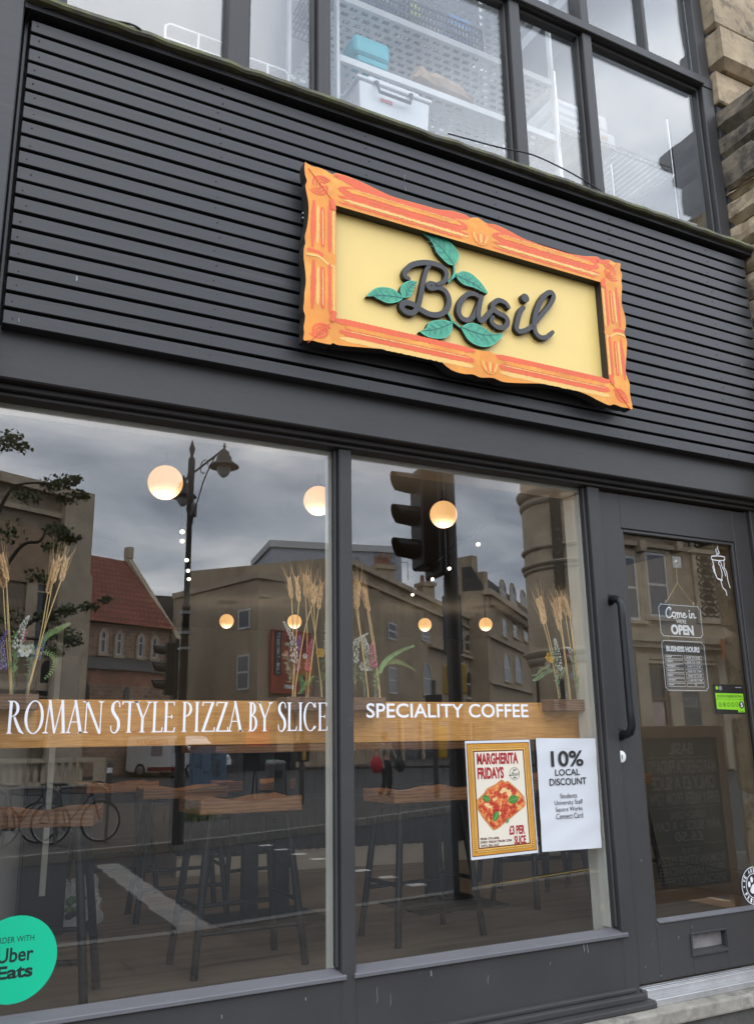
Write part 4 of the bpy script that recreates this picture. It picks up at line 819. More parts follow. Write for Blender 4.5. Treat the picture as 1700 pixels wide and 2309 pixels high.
for (x, z, l, an) in ((2.038, 1.185, .038, -.3), (2.165, 1.176, .050, .15), (2.080, 1.118, .042, .9), (2.133, 1.100, .020, 1.2)):
    ca, sa = math.cos(an), math.sin(an); P = [(-.5, 0), (-.3, .24), (0, .34), (.3, .24), (.52, 0), (.3, -.22), (0, -.3), (-.3, -.2)]
    P = smooth_path([(a * l, b * l, 0) for a, b in P + P[:1]], 3)[:-1]; mb.prism([(x + p.x * ca - p.y * sa, z + p.x * sa + p.y * ca) for p in P], PO - .0026, PO - .0024, 3)
    mb.stroke([(x - .45 * l * ca, z - .45 * l * sa), (x + .45 * l * ca, z + .45 * l * sa)], .0014, PO - .0029, PO - .0027, 4, dy=.0001)
    for k in (-.2, 0, .2):
        for s_ in (1, -1): a, b = k * l, 0; a2, b2 = (k + .18) * l, s_ * .2 * l; mb.stroke([(x + a * ca - b * sa, z + a * sa + b * ca), (x + a2 * ca - b2 * sa, z + a2 * sa + b2 * ca)], .0009, PO - .0029, PO - .0027, 4, dy=.0001)
mb.build('printed_picture', [CRUST, PIZZA, CHEESE, BASILG, LBAS], ps)
mb = MB(o_); lc = (2.1785, 1.2715); D_ = disc(*lc, .0235, 30); mb.stroke(D_ + D_[:1], .0014, Yt, Yt + .0003, 0, caps=False, dy=.0001)
put_text(mb, 'Basil', 2.162, 2.196, 1.264, 1.2785, Yt, shear=.35)
for (x, z, an) in ((2.176, 1.284, 2.2), (2.183, 1.286, .9), (2.175, 1.2575, 3.9), (2.182, 1.2575, 5.3), (2.158, 1.2665, 3.2)): mb.prism([(x + .0065 * math.cos(an + t) * (1 if abs(t) < .1 else .55), z + .0065 * math.sin(an + t) * (1 if abs(t) < .1 else .55)) for t in (0, .7, 2.4, 3.9, -.7)], Yt, Yt + .0002)
mb.build('printed_emblem', mat('dark_green_print', (.02, .05, .02), .5, .03), ps)

# ---- hanging door signs (inside the door glass)
DS = .006
CHALK = mat('chalkboard_black', (0.022, 0.022, 0.024), 0.55, 0.2, 10); TWINE = mat('twine', (0.42, 0.30, 0.16), 0.9, 0.2, 60)
hs_ = thing('hanging_door_sign', 'black open sign and opening hours board hung by twine inside the glass door', 'sign', (3.18, DS, 1.80)); o_ = (3.18, DS, 1.80)
def shaped(x0, x1, z0, z1, r): # plate with scooped corners
    P = []
    for (cx, cz, a0) in ((x0, z0, 90), (x1, z0, 180), (x1, z1, 270), (x0, z1, 360)):
        P += [(cx + r * math.cos(rad(a0 - 90 * q / 4)), cz + r * math.sin(rad(a0 - 90 * q / 4))) for q in range(5)]
    return P
def rotz(pts, o, a): return [(o[0] + (p[0] - o[0]) * math.cos(a) - (p[1] - o[1]) * math.sin(a), o[1] + (p[0] - o[0]) * math.sin(a) + (p[1] - o[1]) * math.cos(a)) for p in pts]
S1, S2 = (3.047, 3.312, 1.8465, 1.9915), (3.044, 3.312, 1.6040, 1.8255)
for (x0, x1, z0, z1) in (S1, S2):
    mb = MB(o_); mb.prism([(x0 - .006, z0 - .006), (x1 + .006, z0 - .006), (x1 + .006, z1 + .006), (x0 - .006, z1 + .006)], DS, DS + .004); mb.build('sign_board', CHALK, hs_, .003)
mb = MB(o_); Yt = DS - .0006
for (x0, x1, z0, z1) in (S1, S2): P = shaped(x0, x1, z0, z1, .012); mb.stroke(P + P[:1], .0022, Yt, Yt + .0005, caps=False, dy=.0001)
C_ = lambda pts, w: mb.stroke(smooth_path([(3.09 + .19 * p[0], 1.932 + .046 * p[1], 0) for p in pts], 5), w, Yt, Yt + .0005, dy=.0003)
w = .0062
C_([(.155, .80), (.17, .95), (.10, 1.0), (.03, .75), (0, .35), (.04, .03), (.12, .02), (.19, .22)], w)                    # C
C_([(.25, .10), (.20, .25), (.22, .50), (.28, .55), (.32, .35), (.29, .12), (.25, .10)], w)                           # o
C_([(.32, .42), (.37, .55), (.375, .10)], w); C_([(.375, .35), (.42, .56), (.44, .40), (.44, .10)], w); C_([(.44, .35), (.49, .56), (.51, .40), (.51, .15), (.54, .12)], w)   # m
C_([(.57, .30), (.64, .40), (.62, .55), (.57, .45), (.57, .15), (.63, .08), (.69, .25)], w)                           # e
C_([(.78, .55), (.775, .15), (.81, .10), (.84, .25)], w); C_([(.785, .80), (.79, .82)], .008)
C_([(.85, .52), (.855, .10)], w); C_([(.855, .35), (.91, .56), (.94, .40), (.935, .12), (1.0, .18)], w)
mb.stroke(smooth_path([(3.135, 1.929, 0), (3.18, 1.934, 0), (3.235, 1.9305, 0)], 6), .003, Yt, Yt + .0005)
put_text(mb, "WE'RE", 3.149, 3.213, 1.9085, 1.9265, Yt, off=.01); put_text(mb, 'OPEN', 3.111, 3.255, 1.8545, 1.9015, Yt, off=.05); put_text(mb, 'BUSINESS HOURS', 3.070, 3.280, 1.7765, 1.8025, Yt, off=.05)
days = ['MONDAY', 'TUESDAY', 'WEDNESDAY', 'THURSDAY', 'FRIDAY', 'SATURDAY', 'SUNDAY']; hrs = ['10.00 TO 17.00', '10.00 TO 17.00', '10.00 TO 17.00', '10.00 TO 17.00', '10.00 TO 17.00', '11.00 TO 17.00', 'TO']
for i in range(7):
    z1 = 1.7595 - i * .0207; z0 = z1 - .0145
    for (a, b_) in ((3.056, 3.167), (3.178, 3.288)): P = [(a, z0), (b_, z0), (b_, z1), (a, z1)]; mb.stroke(P + P[:1], .0014, Yt, Yt + .0005, caps=False, dy=.0001)
    put_text(mb, days[i], 3.062, 3.062 + .0062 * len(days[i]), z0 + .0045, z1 - .0025, Yt, off=.02); n = len(hrs[i]); put_text(mb, hrs[i], 3.233 - .0031 * n, 3.233 + .0031 * n, z0 + .0035, z1 - .003, Yt, off=.02)
mb.build('chalk_writing', VINYL, hs_)
mb = MB(o_)
for P in ([(3.181, DS - .001, 2.168), (3.180, DS - .001, 2.097)], [(3.180, DS - .001, 2.097), (3.092, DS - .001, 1.995)], [(3.180, DS - .001, 2.097), (3.274, DS - .001, 1.995)]): mb.tube(P, .0016, 6)
for x in (3.094, 3.272): mb.box(x - .004, x + .004, DS - .002, DS + .002, 1.997, 2.012)
mb.build('twine', TWINE, hs_)
for x in (3.088, 3.270): MB(o_).tube([(x, DS - .001, 1.846), (x, DS - .001, 1.825)], .0018, 6).build('tie', TWINE, hs_)
mb = MB(o_); mb.box(3.160, 3.213, .0002, .0035, 2.168, 2.222); mb.lathe([(.0005, -.001), (.010, -.0005), (.011, .002)], (3.184, 0, 2.196), 14, 1, axis='y'); mb.stroke([(3.184, 2.196), (3.184, 2.172)], .005, -.001, .001, 1)
mb.build('adhesive_hook', [mat('clear_plastic', (.25, .25, .25), .2, .3, 40), METAL], hs_)

# ---- coffee cup line drawing
mb = MB((3.47, -.0092, 2.15)); Yt = -.0092; L5 = lambda p: (lambda q: (q.x, q.z, 0))(F(1480 + p[0] / 5.341, 1220 + p[1] / 5.341, Yt))
for pts in ([(668, 182), (662, 200), (672, 222), (740, 235), (812, 232), (822, 212), (815, 192), (740, 180), (668, 182)], [(676, 225), (690, 300), (712, 400), (735, 448), (772, 462)], [(812, 234), (815, 300), (812, 330)], [(690, 295), (680, 310), (684, 335), (702, 342)], [(700, 342), (690, 355), (700, 382), (716, 400)],
            [(716, 400), (735, 452), (770, 468), (782, 500), (800, 560), (838, 600)], [(772, 462), (795, 478)], [(833, 590), (850, 655)], [(765, 292), (750, 275), (755, 252), (772, 250), (782, 280), (800, 330), (820, 370), (834, 422)], [(765, 292), (784, 360), (792, 400), (788, 445), (790, 470)], [(812, 315), (845, 375), (855, 440), (865, 490), (888, 562)], [(725, 165), (730, 140), (715, 120), (720, 92)], [(738, 165), (755, 140), (738, 100), (736, 50)]):
    mb.stroke(smooth_path([L5(p) for p in pts], 5), .0042, Yt, Yt + .0004, dy=.0001)
tag(mb.build('window_decal', VINYL, None, loc=(3.47, Yt, 2.15)), 'white line drawing of a hand holding a steaming takeaway cup on the door glass', 'decal')

# ---- hygiene rating sticker
HY = -.0090
hg = thing('hygiene_sticker', 'black and lime green food hygiene rating sticker with a 5 on the door glass', 'sticker', (3.43, HY, 1.565)); o_ = (3.43, HY, 1.565)
MB(o_).prism([(3.3285, 1.4985), (3.526, 1.4985), (3.526, 1.633), (3.3285, 1.633)], HY, HY + .0006).build('sticker_sheet', mat('black_gloss_print', (.012, .013, .014), .3, .05), hg)
LIMEP = mat('lime_print', (0.25, 0.62, 0.02), 0.4, 0.03); 
mb = MB(o_); mb.prism([(3.3355, 1.5215), (3.474, 1.5175), (3.474, 1.5065), (3.518, 1.5065), (3.518, 1.5915), (3.3355, 1.5935)], HY - .0006, HY - .0002); mb.build('rating_panel', LIMEP, hg)
mb = MB(o_); Yt = HY - .0010
put_text(mb, 'FOOD HYGIENE RATING', 3.346, 3.510, 1.5735, 1.5845, Yt, off=.012); mb.prism([(3.336, 1.5655), (3.518, 1.5655), (3.518, 1.5665), (3.336, 1.5665)], Yt, Yt + .0002)
for i in range(5): D_ = disc(3.359 + i * .0275, 1.5415, .0095, 20); mb.stroke(D_ + D_[:1], .0018, Yt, Yt + .0002, caps=False, dy=.0001); put_text(mb, str(i), 3.3562 + i * .0275, 3.3618 + i * .0275, 1.5365, 1.5465, Yt, off=.01)
mb.prism(disc(3.4995, 1.5400, .0165, 24), Yt, Yt + .0002); mb.prism([(3.4945, 1.5655), (3.5005, 1.5655), (3.4975, 1.5605)], Yt - .0002, Yt); put_text(mb, 'VERY GOOD', 3.484, 3.511, 1.5085, 1.5130, Yt, off=.02)
mb.build('printed_text', INK, hg)
mb = MB(o_); put_text(mb, '5', 3.4925, 3.5065, 1.5295, 1.5505, Yt - .0004, off=.03)
mb.prism(disc(3.349, 1.6165, .0085, 18), Yt, Yt + .0002, 1); put_text(mb, 'Food\nStandards\nAgency', 3.361, 3.383, 1.607, 1.6255, Yt, off=.01); put_text(mb, 'food.gov.uk/ratings', 3.470, 3.512, 1.6175, 1.6225, Yt)
mb.build('printed_emblem', [VINYL, LIMEP], hg)

# ---- round paw sticker at the edge of the door
pc, pr = (3.447, .7585), .0800
pw = thing('round_sticker', 'round black and white paw print sticker in the bottom corner of the door glass', 'sticker', (pc[0], HY, pc[1])); o_ = (pc[0], HY, pc[1])
MB(o_).prism(disc(*pc, pr, 48), HY, HY + .0006).build('sticker_disc', mat('black_vinyl', (.016, .016, .018), .4, .05), pw)
mb = MB(o_); Yt = HY - .0005
for q, w in ((pr - .003, .0030), (pr * .62, .0030)): D_ = disc(*pc, q, 48); mb.stroke(D_ + D_[:1], w, Yt, Yt + .0003, caps=False, dy=.0001)
def arctext(s, a0, a1, r0, r1, flip):
    n = len(s)
    for i, ch in enumerate(s):
        if ch == ' ': continue
        a = a0 + (a1 - a0) * (i + .5) / n; h = (r1 - r0); w_ = .30 * h * 1.9
        c = Vector((pc[0] + (r0 + h / 2) * math.cos(a), pc[1] + (r0 + h / 2) * math.sin(a))); up = Vector((math.cos(a), math.sin(a))) * (-1 if flip else 1); rt = Vector((up.y, -up.x))
        put_text(mb, ch, -w_ / 2, w_ / 2, -h / 2, h / 2, Yt, off=.03, fn=lambda x, z: (c.x + rt.x * x + up.x * z, Yt, c.y + rt.y * x + up.y * z))
arctext('WE ARE DOG', rad(165), rad(15), pr * .68, pr * .91, False); arctext('FRIENDLY', rad(200), rad(340), pr * .68, pr * .91, True)
for a in (180, 0): mb.prism(disc(pc[0] + pr * .8 * math.cos(rad(a)), pc[1] + pr * .8 * math.sin(rad(a)), .004, 10), Yt, Yt + .0003)
mb.prism([(pc[0] + .026 * math.cos(t * .3142) * (1 + .12 * math.cos(t * .3142 * 3 + math.pi / 2)), pc[1] - .014 + .020 * math.sin(t * .3142) * (1 + .12 * math.cos(3 * t * .3142 + 1.57))) for t in range(20)], Yt, Yt + .0003)
for dx, dz in ((-.030, .008), (-.012, .026), (.012, .026), (.030, .008)): mb.prism([(pc[0] + dx + .0085 * math.cos(t * .52), pc[1] + dz + .0125 * math.sin(t * .52)) for t in range(12)], Yt, Yt + .0003)
mb.build('printed_emblem', VINYL, pw)

# ================================================================== WINDOW BOARD AND FLOWER HOLDERS
BY = .165
bd = thing('window_counter', 'oak window counter whose deep front board runs behind both shop windows', 'counter', (1.45, BY, 1.475)); o_ = (1.45, BY, 1.475)
MB(o_).box(-.3, 2.722, BY, BY + .03, 1.3995, 1.5525).build('front_board', OAK, bd, .002)
MB(o_).box(-.3, 2.722, BY + .0305, BY + .38, 1.522, 1.552).build('counter_top', OAK, bd, .003)
TUBE = glassmat('test_tube_glass', .05, (.93, .97, .96)); PY_ = .115
def C4(p): return (640 + p[0] / 5.507, 1220 + p[1] / 5.507)
def C5(p): return (1180 + p[0] / 7.012, 1300 + p[1] / 7.012)
def C6(p): return (p[0] / 5.905, 1220 + p[1] / 5.905)
def planter(x0, x1, conv, label, wheat, items, tubes):
    o = (round((x0 + x1) / 2, 3), PY_, 1.516); t = thing('flower_holder', label, 'flower holder', o, 0, 'wooden flower holders along the window counter')
    MB(o).box(x0, x1, .078, BY - .001, 1.516, 1.5635).build('wooden_block', BROWN, t, .002)
    def P(p, y=PY_): q = F(*conv(p), y); return q
    for i, (stem, tip) in enumerate(wheat):
        yb = PY_ + rnd.uniform(-.018, .018)
        pts = smooth_path([P(p, yb + (0.0 if k == 0 else rnd.uniform(-.012, .012))) for k, p in enumerate(stem)], 6)
        pts[0].z = 1.535
        s_ = MB(o).tube(pts, .0019, 6).build('wheat_stem', STRAW, t)
        a, b = pts[-1], P(tip, pts[-1].y + rnd.uniform(-.02, .01)); ax = (b - a); L_ = ax.length; ax.normalize(); sd = ax.cross(Vector((0, 1, 0))).normalized(); fw = ax.cross(sd).normalized()
        mb = MB(o); n = 11
        for k in range(n):
            for s2 in (-1, 1):
                c = a + ax * L_ * (.02 + .86 * (k + (.25 if s2 > 0 else 0)) / n) + sd * s2 * .0052 * (1 - .35 * k / n) + fw * rnd.uniform(-.003, .003)
                d1 = (ax + sd * s2 * .32).normalized(); r = .0042 * (1 - .25 * k / n)
                mb.tube([c - d1 * .009, c - d1 * .004, c + d1 * .004, c + d1 * .012], [r * .4, r, r * .9, r * .15], 5)
                if k % 2 == (0 if s2 > 0 else 1) or k > 6:
                    d2 = (ax * 1.0 + sd * s2 * rnd.uniform(.05, .42) + fw * rnd.uniform(-.3, .3)).normalized(); e0 = c + d1 * .01
                    mb.tube([e0, e0 + d2 * L_ * .3, e0 + (d2 + ax * .3).normalized() * L_ * rnd.uniform(.42, .7)], [.0005, .0004, .0002], 3, cap=False)
        mb.build('wheat_ear', EAR, s_)
    for kind, col, pts in items:
        y = PY_ + rnd.uniform(-.02, .02)
        W = [P(p, y) for p in pts]
        mb = MB(o)
        if kind == 'spike':                    # flower spike: many small buds on a stem
            S_ = smooth_path(W, 8); mb.tube(S_, .0012, 5, 1); n = len(S_)
            for k in range(64):
                f = k / 64; c = S_[min(n - 1, int(f * n))]; r = .0016 + .0030 * f ** .8; a = k * 2.4; sp = .0025 + .0085 * min(1, f * 1.4)
                mb.ball(c + Vector((math.cos(a) * sp, math.sin(a) * sp, -abs(sp) * .1)), r, 5, 0, (1, 1, 1.3))
            mb.build('flower_spike', [mat('petal_' + kind, col, .6, .2, 60), PALEG], t)
        elif kind == 'fern':
            S_ = smooth_path(W, 16); mb.tube(S_, [.0011 * (1 - .7 * i / len(S_)) for i in range(len(S_))], 5); n = len(S_)
            LT = sum((S_[q + 1] - S_[q]).length for q in range(n - 1)); stp = max(1, int(n * .0075 / LT)) if LT else 1
            for k in range(n // 4, n - 1, stp):
                f = k / n; tg = (S_[k + 1] - S_[k - 1]).normalized(); nm = tg.cross(Vector((0, 1, 0))).normalized(); l = .0115 * math.sin(math.pi * min(1, .05 + f * .93)) ** .8 + .002
                for s2 in (-1, 1):
                    d = (nm * s2 + tg * .45 + Vector((0, rnd.uniform(-.35, .1), 0))).normalized(); w = tg * .0016; b = S_[k]
                    mb.add([b - w * .4, b + d * l * .45 - w, b + d * l, b + d * l * .5 + w, b + w * .4], [(0, 1, 2, 3, 4)])
            mb.build('fern_frond', [mat('fern', col, .55, .3, 50)], t)
        elif kind == 'flower':
            c = W[0]; r = (W[1] - W[0]).length
            for ring_, m_, k_ in ((0, 6, 1.0), (1, 5, .62)):
                for k in range(m_):
                    a = 2 * math.pi * k / m_ + ring_ * .5; d = Vector((math.cos(a), -.35 - .4 * ring_, math.sin(a))).normalized(); e = d.cross(Vector((0, 1, 0))).normalized(); l = r * k_
                    mb.add([c, c + d * l * .35 + e * l * .26, c + d * l * .8 + e * l * .33 + Vector((0, -.003, 0)), c + d * l + Vector((0, .002, 0)), c + d * l * .8 - e * l * .33 + Vector((0, -.003, 0)), c + d * l * .35 - e * l * .26], [(0, 1, 2, 3), (0, 3, 4, 5)], 0, True)
            mb.ball(c + Vector((0, -.006, 0)), r * .16, 8, 1); mb.build('flower_head', [mat('petal_' + kind, col, .6, .12, 30), mat('flower_heart', (.5, .45, .15), .6)], t)
        elif kind == 'spray':                  # fine sprig with narrow leaves
            S_ = smooth_path(W, 8); mb.tube(S_, .0012, 5); n = len(S_)
            for k in range(3, n):
                for s2 in range(3):
                    a = rnd.uniform(0, 6.28); tg = (S_[min(k + 1, n - 1)] - S_[k - 1]).normalized(); d = (tg * .9 + Vector((math.cos(a), math.sin(a) * .6, math.sin(a + 1)))).normalized(); l = rnd.uniform(.012, .026); e = d.cross(Vector((0, 1, 0))).normalized() * rnd.uniform(.0012, .003); b = S_[k]
                    mb.add([b, b + d * l * .5 + e, b + d * l, b + d * l * .5 - e], [(0, 1, 2, 3)])
            mb.build('leaf_sprig', [mat('sprig', col, .6, .3, 50)], t)
    for (p, top) in tubes:
        q = P(p); q2 = P(top); mb = MB(o); mb.lathe([(.0085, 1.53), (.0085, q2.z), (.0095, q2.z + .001), (.0078, q2.z + .0005), (.0072, 1.536)], (q.x, PY_, 0), 14); mb.build('glass_tube', TUBE, t)
PUR, PNK, WHT, BLU, YLW = (.22, .16, .50), (.62, .13, .24), (.62, .64, .60), (.12, .18, .36), (.72, .42, .03)
FG, SG, LG = (.15, .30, .09), (.23, .34, .21), (.30, .46, .15)
planter(.185, .412, C6, 'flower holder with pink snapdragon and white blooms at the left photo edge',
        [([(140, 2030), (70, 1100), (40, 600)], (0, 380)), ([(165, 2030), (120, 1100), (80, 480)], (5, 120)), ([(150, 2030), (100, 1000), (88, 520)], (45, 250)), ([(350, 2030), (520, 1350), (640, 680)], (750, 190)), ([(365, 2030), (560, 1300), (700, 540)], (825, 160)), ([(355, 2030), (600, 1150), (820, 510)], (902, 180))],
        [('spike', WHT, [(380, 1000), (300, 1150), (210, 1420)]), ('spike', PUR, [(95, 1190), (20, 1400), (30, 1700)]), ('flower', (.55, .12, .20), [(310, 1215), (375, 1215)]), ('flower', (.58, .16, .24), [(288, 1305), (350, 1305)]), ('flower', (.62, .25, .32), [(285, 1140), (330, 1140)]), ('flower', WHT, [(330, 1465), (430, 1465)]), ('flower', (.55, .60, .58), [(270, 1490), (345, 1490)]), ('spike', BLU, [(612, 1258), (560, 1350), (480, 1560)]),
         ('fern', LG, [(420, 1700), (520, 1420), (640, 1250), (790, 1170), (935, 1095)]), ('fern', LG, [(500, 1560), (570, 1480), (690, 1520), (745, 1610), (690, 1740), (585, 1845)]), ('spray', FG, [(180, 1900), (200, 1650), (280, 1400)]), ('spray', SG, [(390, 1900), (400, 1650), (430, 1420)]), ('spray', FG, [(175, 1850), (190, 1550), (200, 1250)]), ('spray', SG, [(60, 1750), (20, 1550), (0, 1420)])],
        [((180, 2000), (175, 1640)), ((365, 2000), (365, 1580))])
planter(1.252, 1.4185, C4, 'flower holder with a purple lavender spike and seven wheat ears beside the window post',
        [([(150, 1925), (105, 900), (92, 690)], (58, 420)), ([(105, 1925), (160, 1100), (188, 740)], (152, 400)), ([(275, 1925), (290, 1200), (268, 670)], (258, 380)), ([(130, 1925), (250, 1150), (365, 770)], (362, 480)), ([(290, 1925), (390, 1150), (430, 830)], (482, 460)), ([(470, 1925), (400, 1250), (310, 700)], (296, 390)), ([(478, 1925), (390, 1150), (375, 750)], (412, 530))],
        [('spike', WHT, [(0, 1005), (60, 1110), (120, 1260), (130, 1500)]), ('spike', PUR, [(202, 1175), (180, 1320), (160, 1600)]), ('spike', PNK, [(350, 1225), (318, 1370), (300, 1600)]), ('spike', WHT, [(528, 975), (540, 1140), (548, 1400)]), ('flower', YLW, [(445, 1390), (505, 1390)]), ('flower', (.22, .46, .10), [(550, 1400), (600, 1400)]), ('flower', (.20, .42, .10), [(545, 1480), (615, 1480)]), ('flower', (.45, .50, .50), [(255, 1430), (290, 1430)]), ('flower', (.42, .30, .22), [(20, 1400), (55, 1400)]),
         ('spray', SG, [(110, 1900), (90, 1650), (20, 1420)]), ('spray', SG, [(120, 1850), (110, 1600), (70, 1280)]), ('spray', (.14, .22, .22), [(150, 1800), (140, 1600), (160, 1430)]), ('spray', SG, [(330, 1850), (310, 1620), (330, 1440)]), ('spray', FG, [(450, 1850), (480, 1600), (540, 1350)]), ('spray', LG, [(440, 1800), (520, 1650), (590, 1560)]), ('spray', FG, [(240, 1900), (240, 1800), (200, 1700)]), ('spray', FG, [(200, 1900), (260, 1820), (330, 1720)])],
        [((120, 1900), (120, 1620)), ((320, 1900), (325, 1650)), ((470, 1900), (490, 1640))])
planter(1.523, 1.659, C4, 'flower holder with a white bloom and long fern fronds right of the window post',
        [([(1045, 1930), (960, 1250), (893, 830)], (888, 430)), ([(1055, 1930), (975, 1300), (912, 810)], (935, 450)), ([(1200, 1930), (1120, 1250), (1052, 860)], (985, 540)), ([(1192, 1930), (1108, 1300), (1030, 830)], (958, 520))],
        [('spike', WHT, [(1040, 1148), (960, 1200), (900, 1260), (885, 1500)]), ('spike', WHT, [(985, 1170), (1005, 1260), (1050, 1400)]), ('flower', (.68, .70, .66), [(1048, 1545), (1125, 1545)]), ('flower', (.60, .62, .58), [(975, 1560), (1030, 1560)]), ('spike', PNK, [(1088, 1280), (1100, 1360), (1118, 1560)]), ('fern', (.26, .46, .17), [(1165, 1850), (1190, 1640), (1260, 1500), (1400, 1390), (1615, 1300)]), ('fern', (.34, .44, .13), [(1170, 1800), (1200, 1590), (1330, 1500), (1470, 1520), (1632, 1602)]),
         ('spray', SG, [(890, 1850), (895, 1600), (905, 1280)]), ('spray', SG, [(1150, 1850), (1140, 1650), (1080, 1380)]), ('spray', FG, [(1160, 1850), (1150, 1700), (1110, 1520)]), ('spray', SG, [(1010, 1850), (980, 1650), (1030, 1420)])],
        [((1010, 1900), (1010, 1650)), ((1150, 1900), (1150, 1660))])
planter(2.468, 2.634, C5, 'flower holder with a yellow bloom and leaning wheat at the right counter end',
        [([(570, 1950), (420, 1150), (312, 740)], (200, 290)), ([(595, 1950), (450, 1150), (345, 700)], (262, 250)), ([(720, 1950), (640, 1150), (578, 850)], (440, 330)), ([(752, 1950), (650, 1150), (582, 670)], (492, 300)), ([(740, 1950), (640, 1200), (588, 650)], (560, 280)), ([(855, 1950), (760, 1250), (665, 600)], (600, 300)), ([(912, 1950), (820, 1250), (735, 640)], (660, 330)), ([(892, 1950), (800, 1200), (730, 620)], (622, 260))],
        [('spike', WHT, [(495, 988), (530, 1150), (575, 1480)]), ('spike', WHT, [(668, 1120), (740, 1160), (800, 1350)]), ('spike', PUR, [(1062, 1085), (970, 1150), (880, 1260)]), ('flower', YLW, [(400, 1290), (480, 1290)]), ('flower', (.40, .06, .12), [(690, 1235), (720, 1235)]), ('flower', (.58, .62, .50), [(845, 1280), (890, 1280)]), ('flower', (.30, .24, .22), [(370, 1390), (420, 1390)]), ('flower', (.10, .18, .30), [(755, 1560), (800, 1560)]),
         ('fern', (.24, .44, .20), [(560, 1600), (460, 1490), (330, 1540), (230, 1610), (150, 1645)]), ('fern', (.22, .40, .20), [(560, 1700), (600, 1560), (640, 1480), (660, 1440)]), ('spray', PALEG and (.20, .33, .22), [(560, 1800), (540, 1500), (500, 1180)]), ('spray', FG, [(890, 1800), (900, 1550), (940, 1270)]), ('spray', FG, [(880, 1750), (930, 1500), (970, 1330)]), ('spray', SG, [(860, 1850), (830, 1600), (780, 1250)]), ('spray', (.18, .24, .10), [(480, 1520), (360, 1440), (200, 1560)])],
        [((570, 1900), (575, 1600)), ((690, 1900), (690, 1560)), ((860, 1900), (860, 1540))])

# ================================================================== SHOP INTERIOR
def make_stool(label):
    t = thing('bar_stool', label, 'stool', (0, 0, 0), 0, 'bar stools inside the cafe')
    mb = MB(); nx = 24; H0 = .652
    prof = lambda a: .052 + .022 * (abs(2 * a - 1)) ** 2.2 - .006 * math.cos(4 * math.pi * a)
    vs = []
    for i in range(nx + 1):
        a = i / nx; x = -.245 + .49 * a; h = prof(a)
        vs += [(x, -.155, H0), (x, .155, H0), (x, .158, H0 + h), (x, 0, H0 + h - .012), (x, -.158, H0 + h)]
    fs = [(i * 5 + j, i * 5 + (j + 1) % 5, i * 5 + 5 + (j + 1) % 5, i * 5 + 5 + j) for i in range(nx) for j in range(5)]
    mb.add(vs, fs + [(0, 1, 2, 3, 4), tuple(nx * 5 + j for j in (4, 3, 2, 1, 0))]); mb.build('seat', SEATW, t, .004)
    top, bot = (.185, .115), (.255, .175)
    for sx in (-1, 1):
        for sy in (-1, 1):
            P = smooth_path([(sx * .10, sy * .112, H0 - .014), (sx * .165, sy * .114, H0 - .018), (sx * .19, sy * .118, H0 - .06), (sx * bot[0], sy * bot[1], 0)], 5); MB().tube(P, .0172, 10).build('leg', BLACK, t)
    at = lambda sx, sy, z: (sx * (.19 + .065 * (1 - z / .6)), sy * (.118 + .057 * (1 - z / .6)), z)
    MB().tube([at(-1, -1, .17), at(1, -1, .17)], .0115, 8).build('footrest', BLACK, t); MB().tube([at(-1, 1, .23), at(1, 1, .23)], .0105, 8).build('stretcher', BLACK, t)
    for sx in (-1, 1): MB().tube([at(sx, -1, .27), at(sx, 1, .27)], .0105, 8).build('stretcher', BLACK, t)
    return t
spots = [(1.485, 1.19, .02, 'wooden seated bar stool nearest the glass under the serif lettering'), (.56, 1.02, -.32, 'wooden seated bar stool at the far left, cut off by the photo edge'), (2.49, 1.26, .05, 'wooden seated bar stool half hidden behind the pizza poster'), (1.59, 2.52, -.1, 'wooden seated bar stool in the middle of the room behind the left window'), (1.42, 3.50, .1, 'wooden seated bar stool farthest back behind the left window'), (2.22, 3.0, .08, 'wooden seated bar stool in front of the ribbed service counter'), (4.33, 1.86, -.05, 'wooden seated bar stool seen through the door glass'), (3.62, 1.72, .2, 'dark bar stool below the discount notice'), (3.95, 2.35, -.2, 'dark bar stool beyond the one below the discount notice')]
s0 = make_stool(spots[0][3])
for i, (x, y, a, lb_) in enumerate(spots):
    s_ = s0 if i == 0 else copy_tree(s0); s_.location = (x, y, FZ); s_.rotation_euler = (0, 0, a); s_['label'] = lb_
def bar_table(x, y, label):
    t = thing('bar_table', label, 'table', (x, y, FZ), 0, 'high tables inside the cafe')
    MB().box(-.42, .42, -.32, .32, .905, .945).build('table_top', SEATW, t, .004)
    for a in (-.14, .14): MB().box(a - .045, a + .045, -.02 + a * .8, .02 + a * .8, .012, .904).build('table_leg', BLACK, t, .003)
    MB().box(-.30, .30, -.25, .25, 0, .011).build('base_plate', BLACK, t, .002)
bar_table(1.98, 2.12, 'tall black legged table behind the middle stool in the left window'); bar_table(3.05, 1.95, 'tall black legged table behind the pizza poster')
# service counter
ct = thing('service_counter', 'dark ribbed service counter with a pale skirting at the back of the room', 'counter', (2.0, 3.98, FZ), math.atan2(-.60, 3.4))
mb = MB(); mb.box(0, 3.4, .03, .7, .15, .98)
for i in range(48): mb.box(.02 + i * .07, .05 + i * .07, .012, .0295, .15, .98)
mb.build('ribbed_front', mat('counter_paint', (.03, .031, .034), .5, .1), ct); MB().box(0, 3.4, .022, .7, 0, .149).build('skirting', mat('pale_skirting', (.78, .78, .74), .6, .1, 4), ct, .003); MB().box(-.02, 3.42, -.03, .72, .981, 1.02).build('counter_top', SEATW, ct, .004)
pn = thing('partition_panel', 'pale grey half height partition panel beside a black pillar at the left', 'partition', (0, 2.42, FZ))
MB().box(-1.6, F(78, 1900, 2.42).x, 0, .08, 0, 1.35).build('panel', mat('pale_partition_paint', (.66, .63, .60), .7, .05), pn, .004)
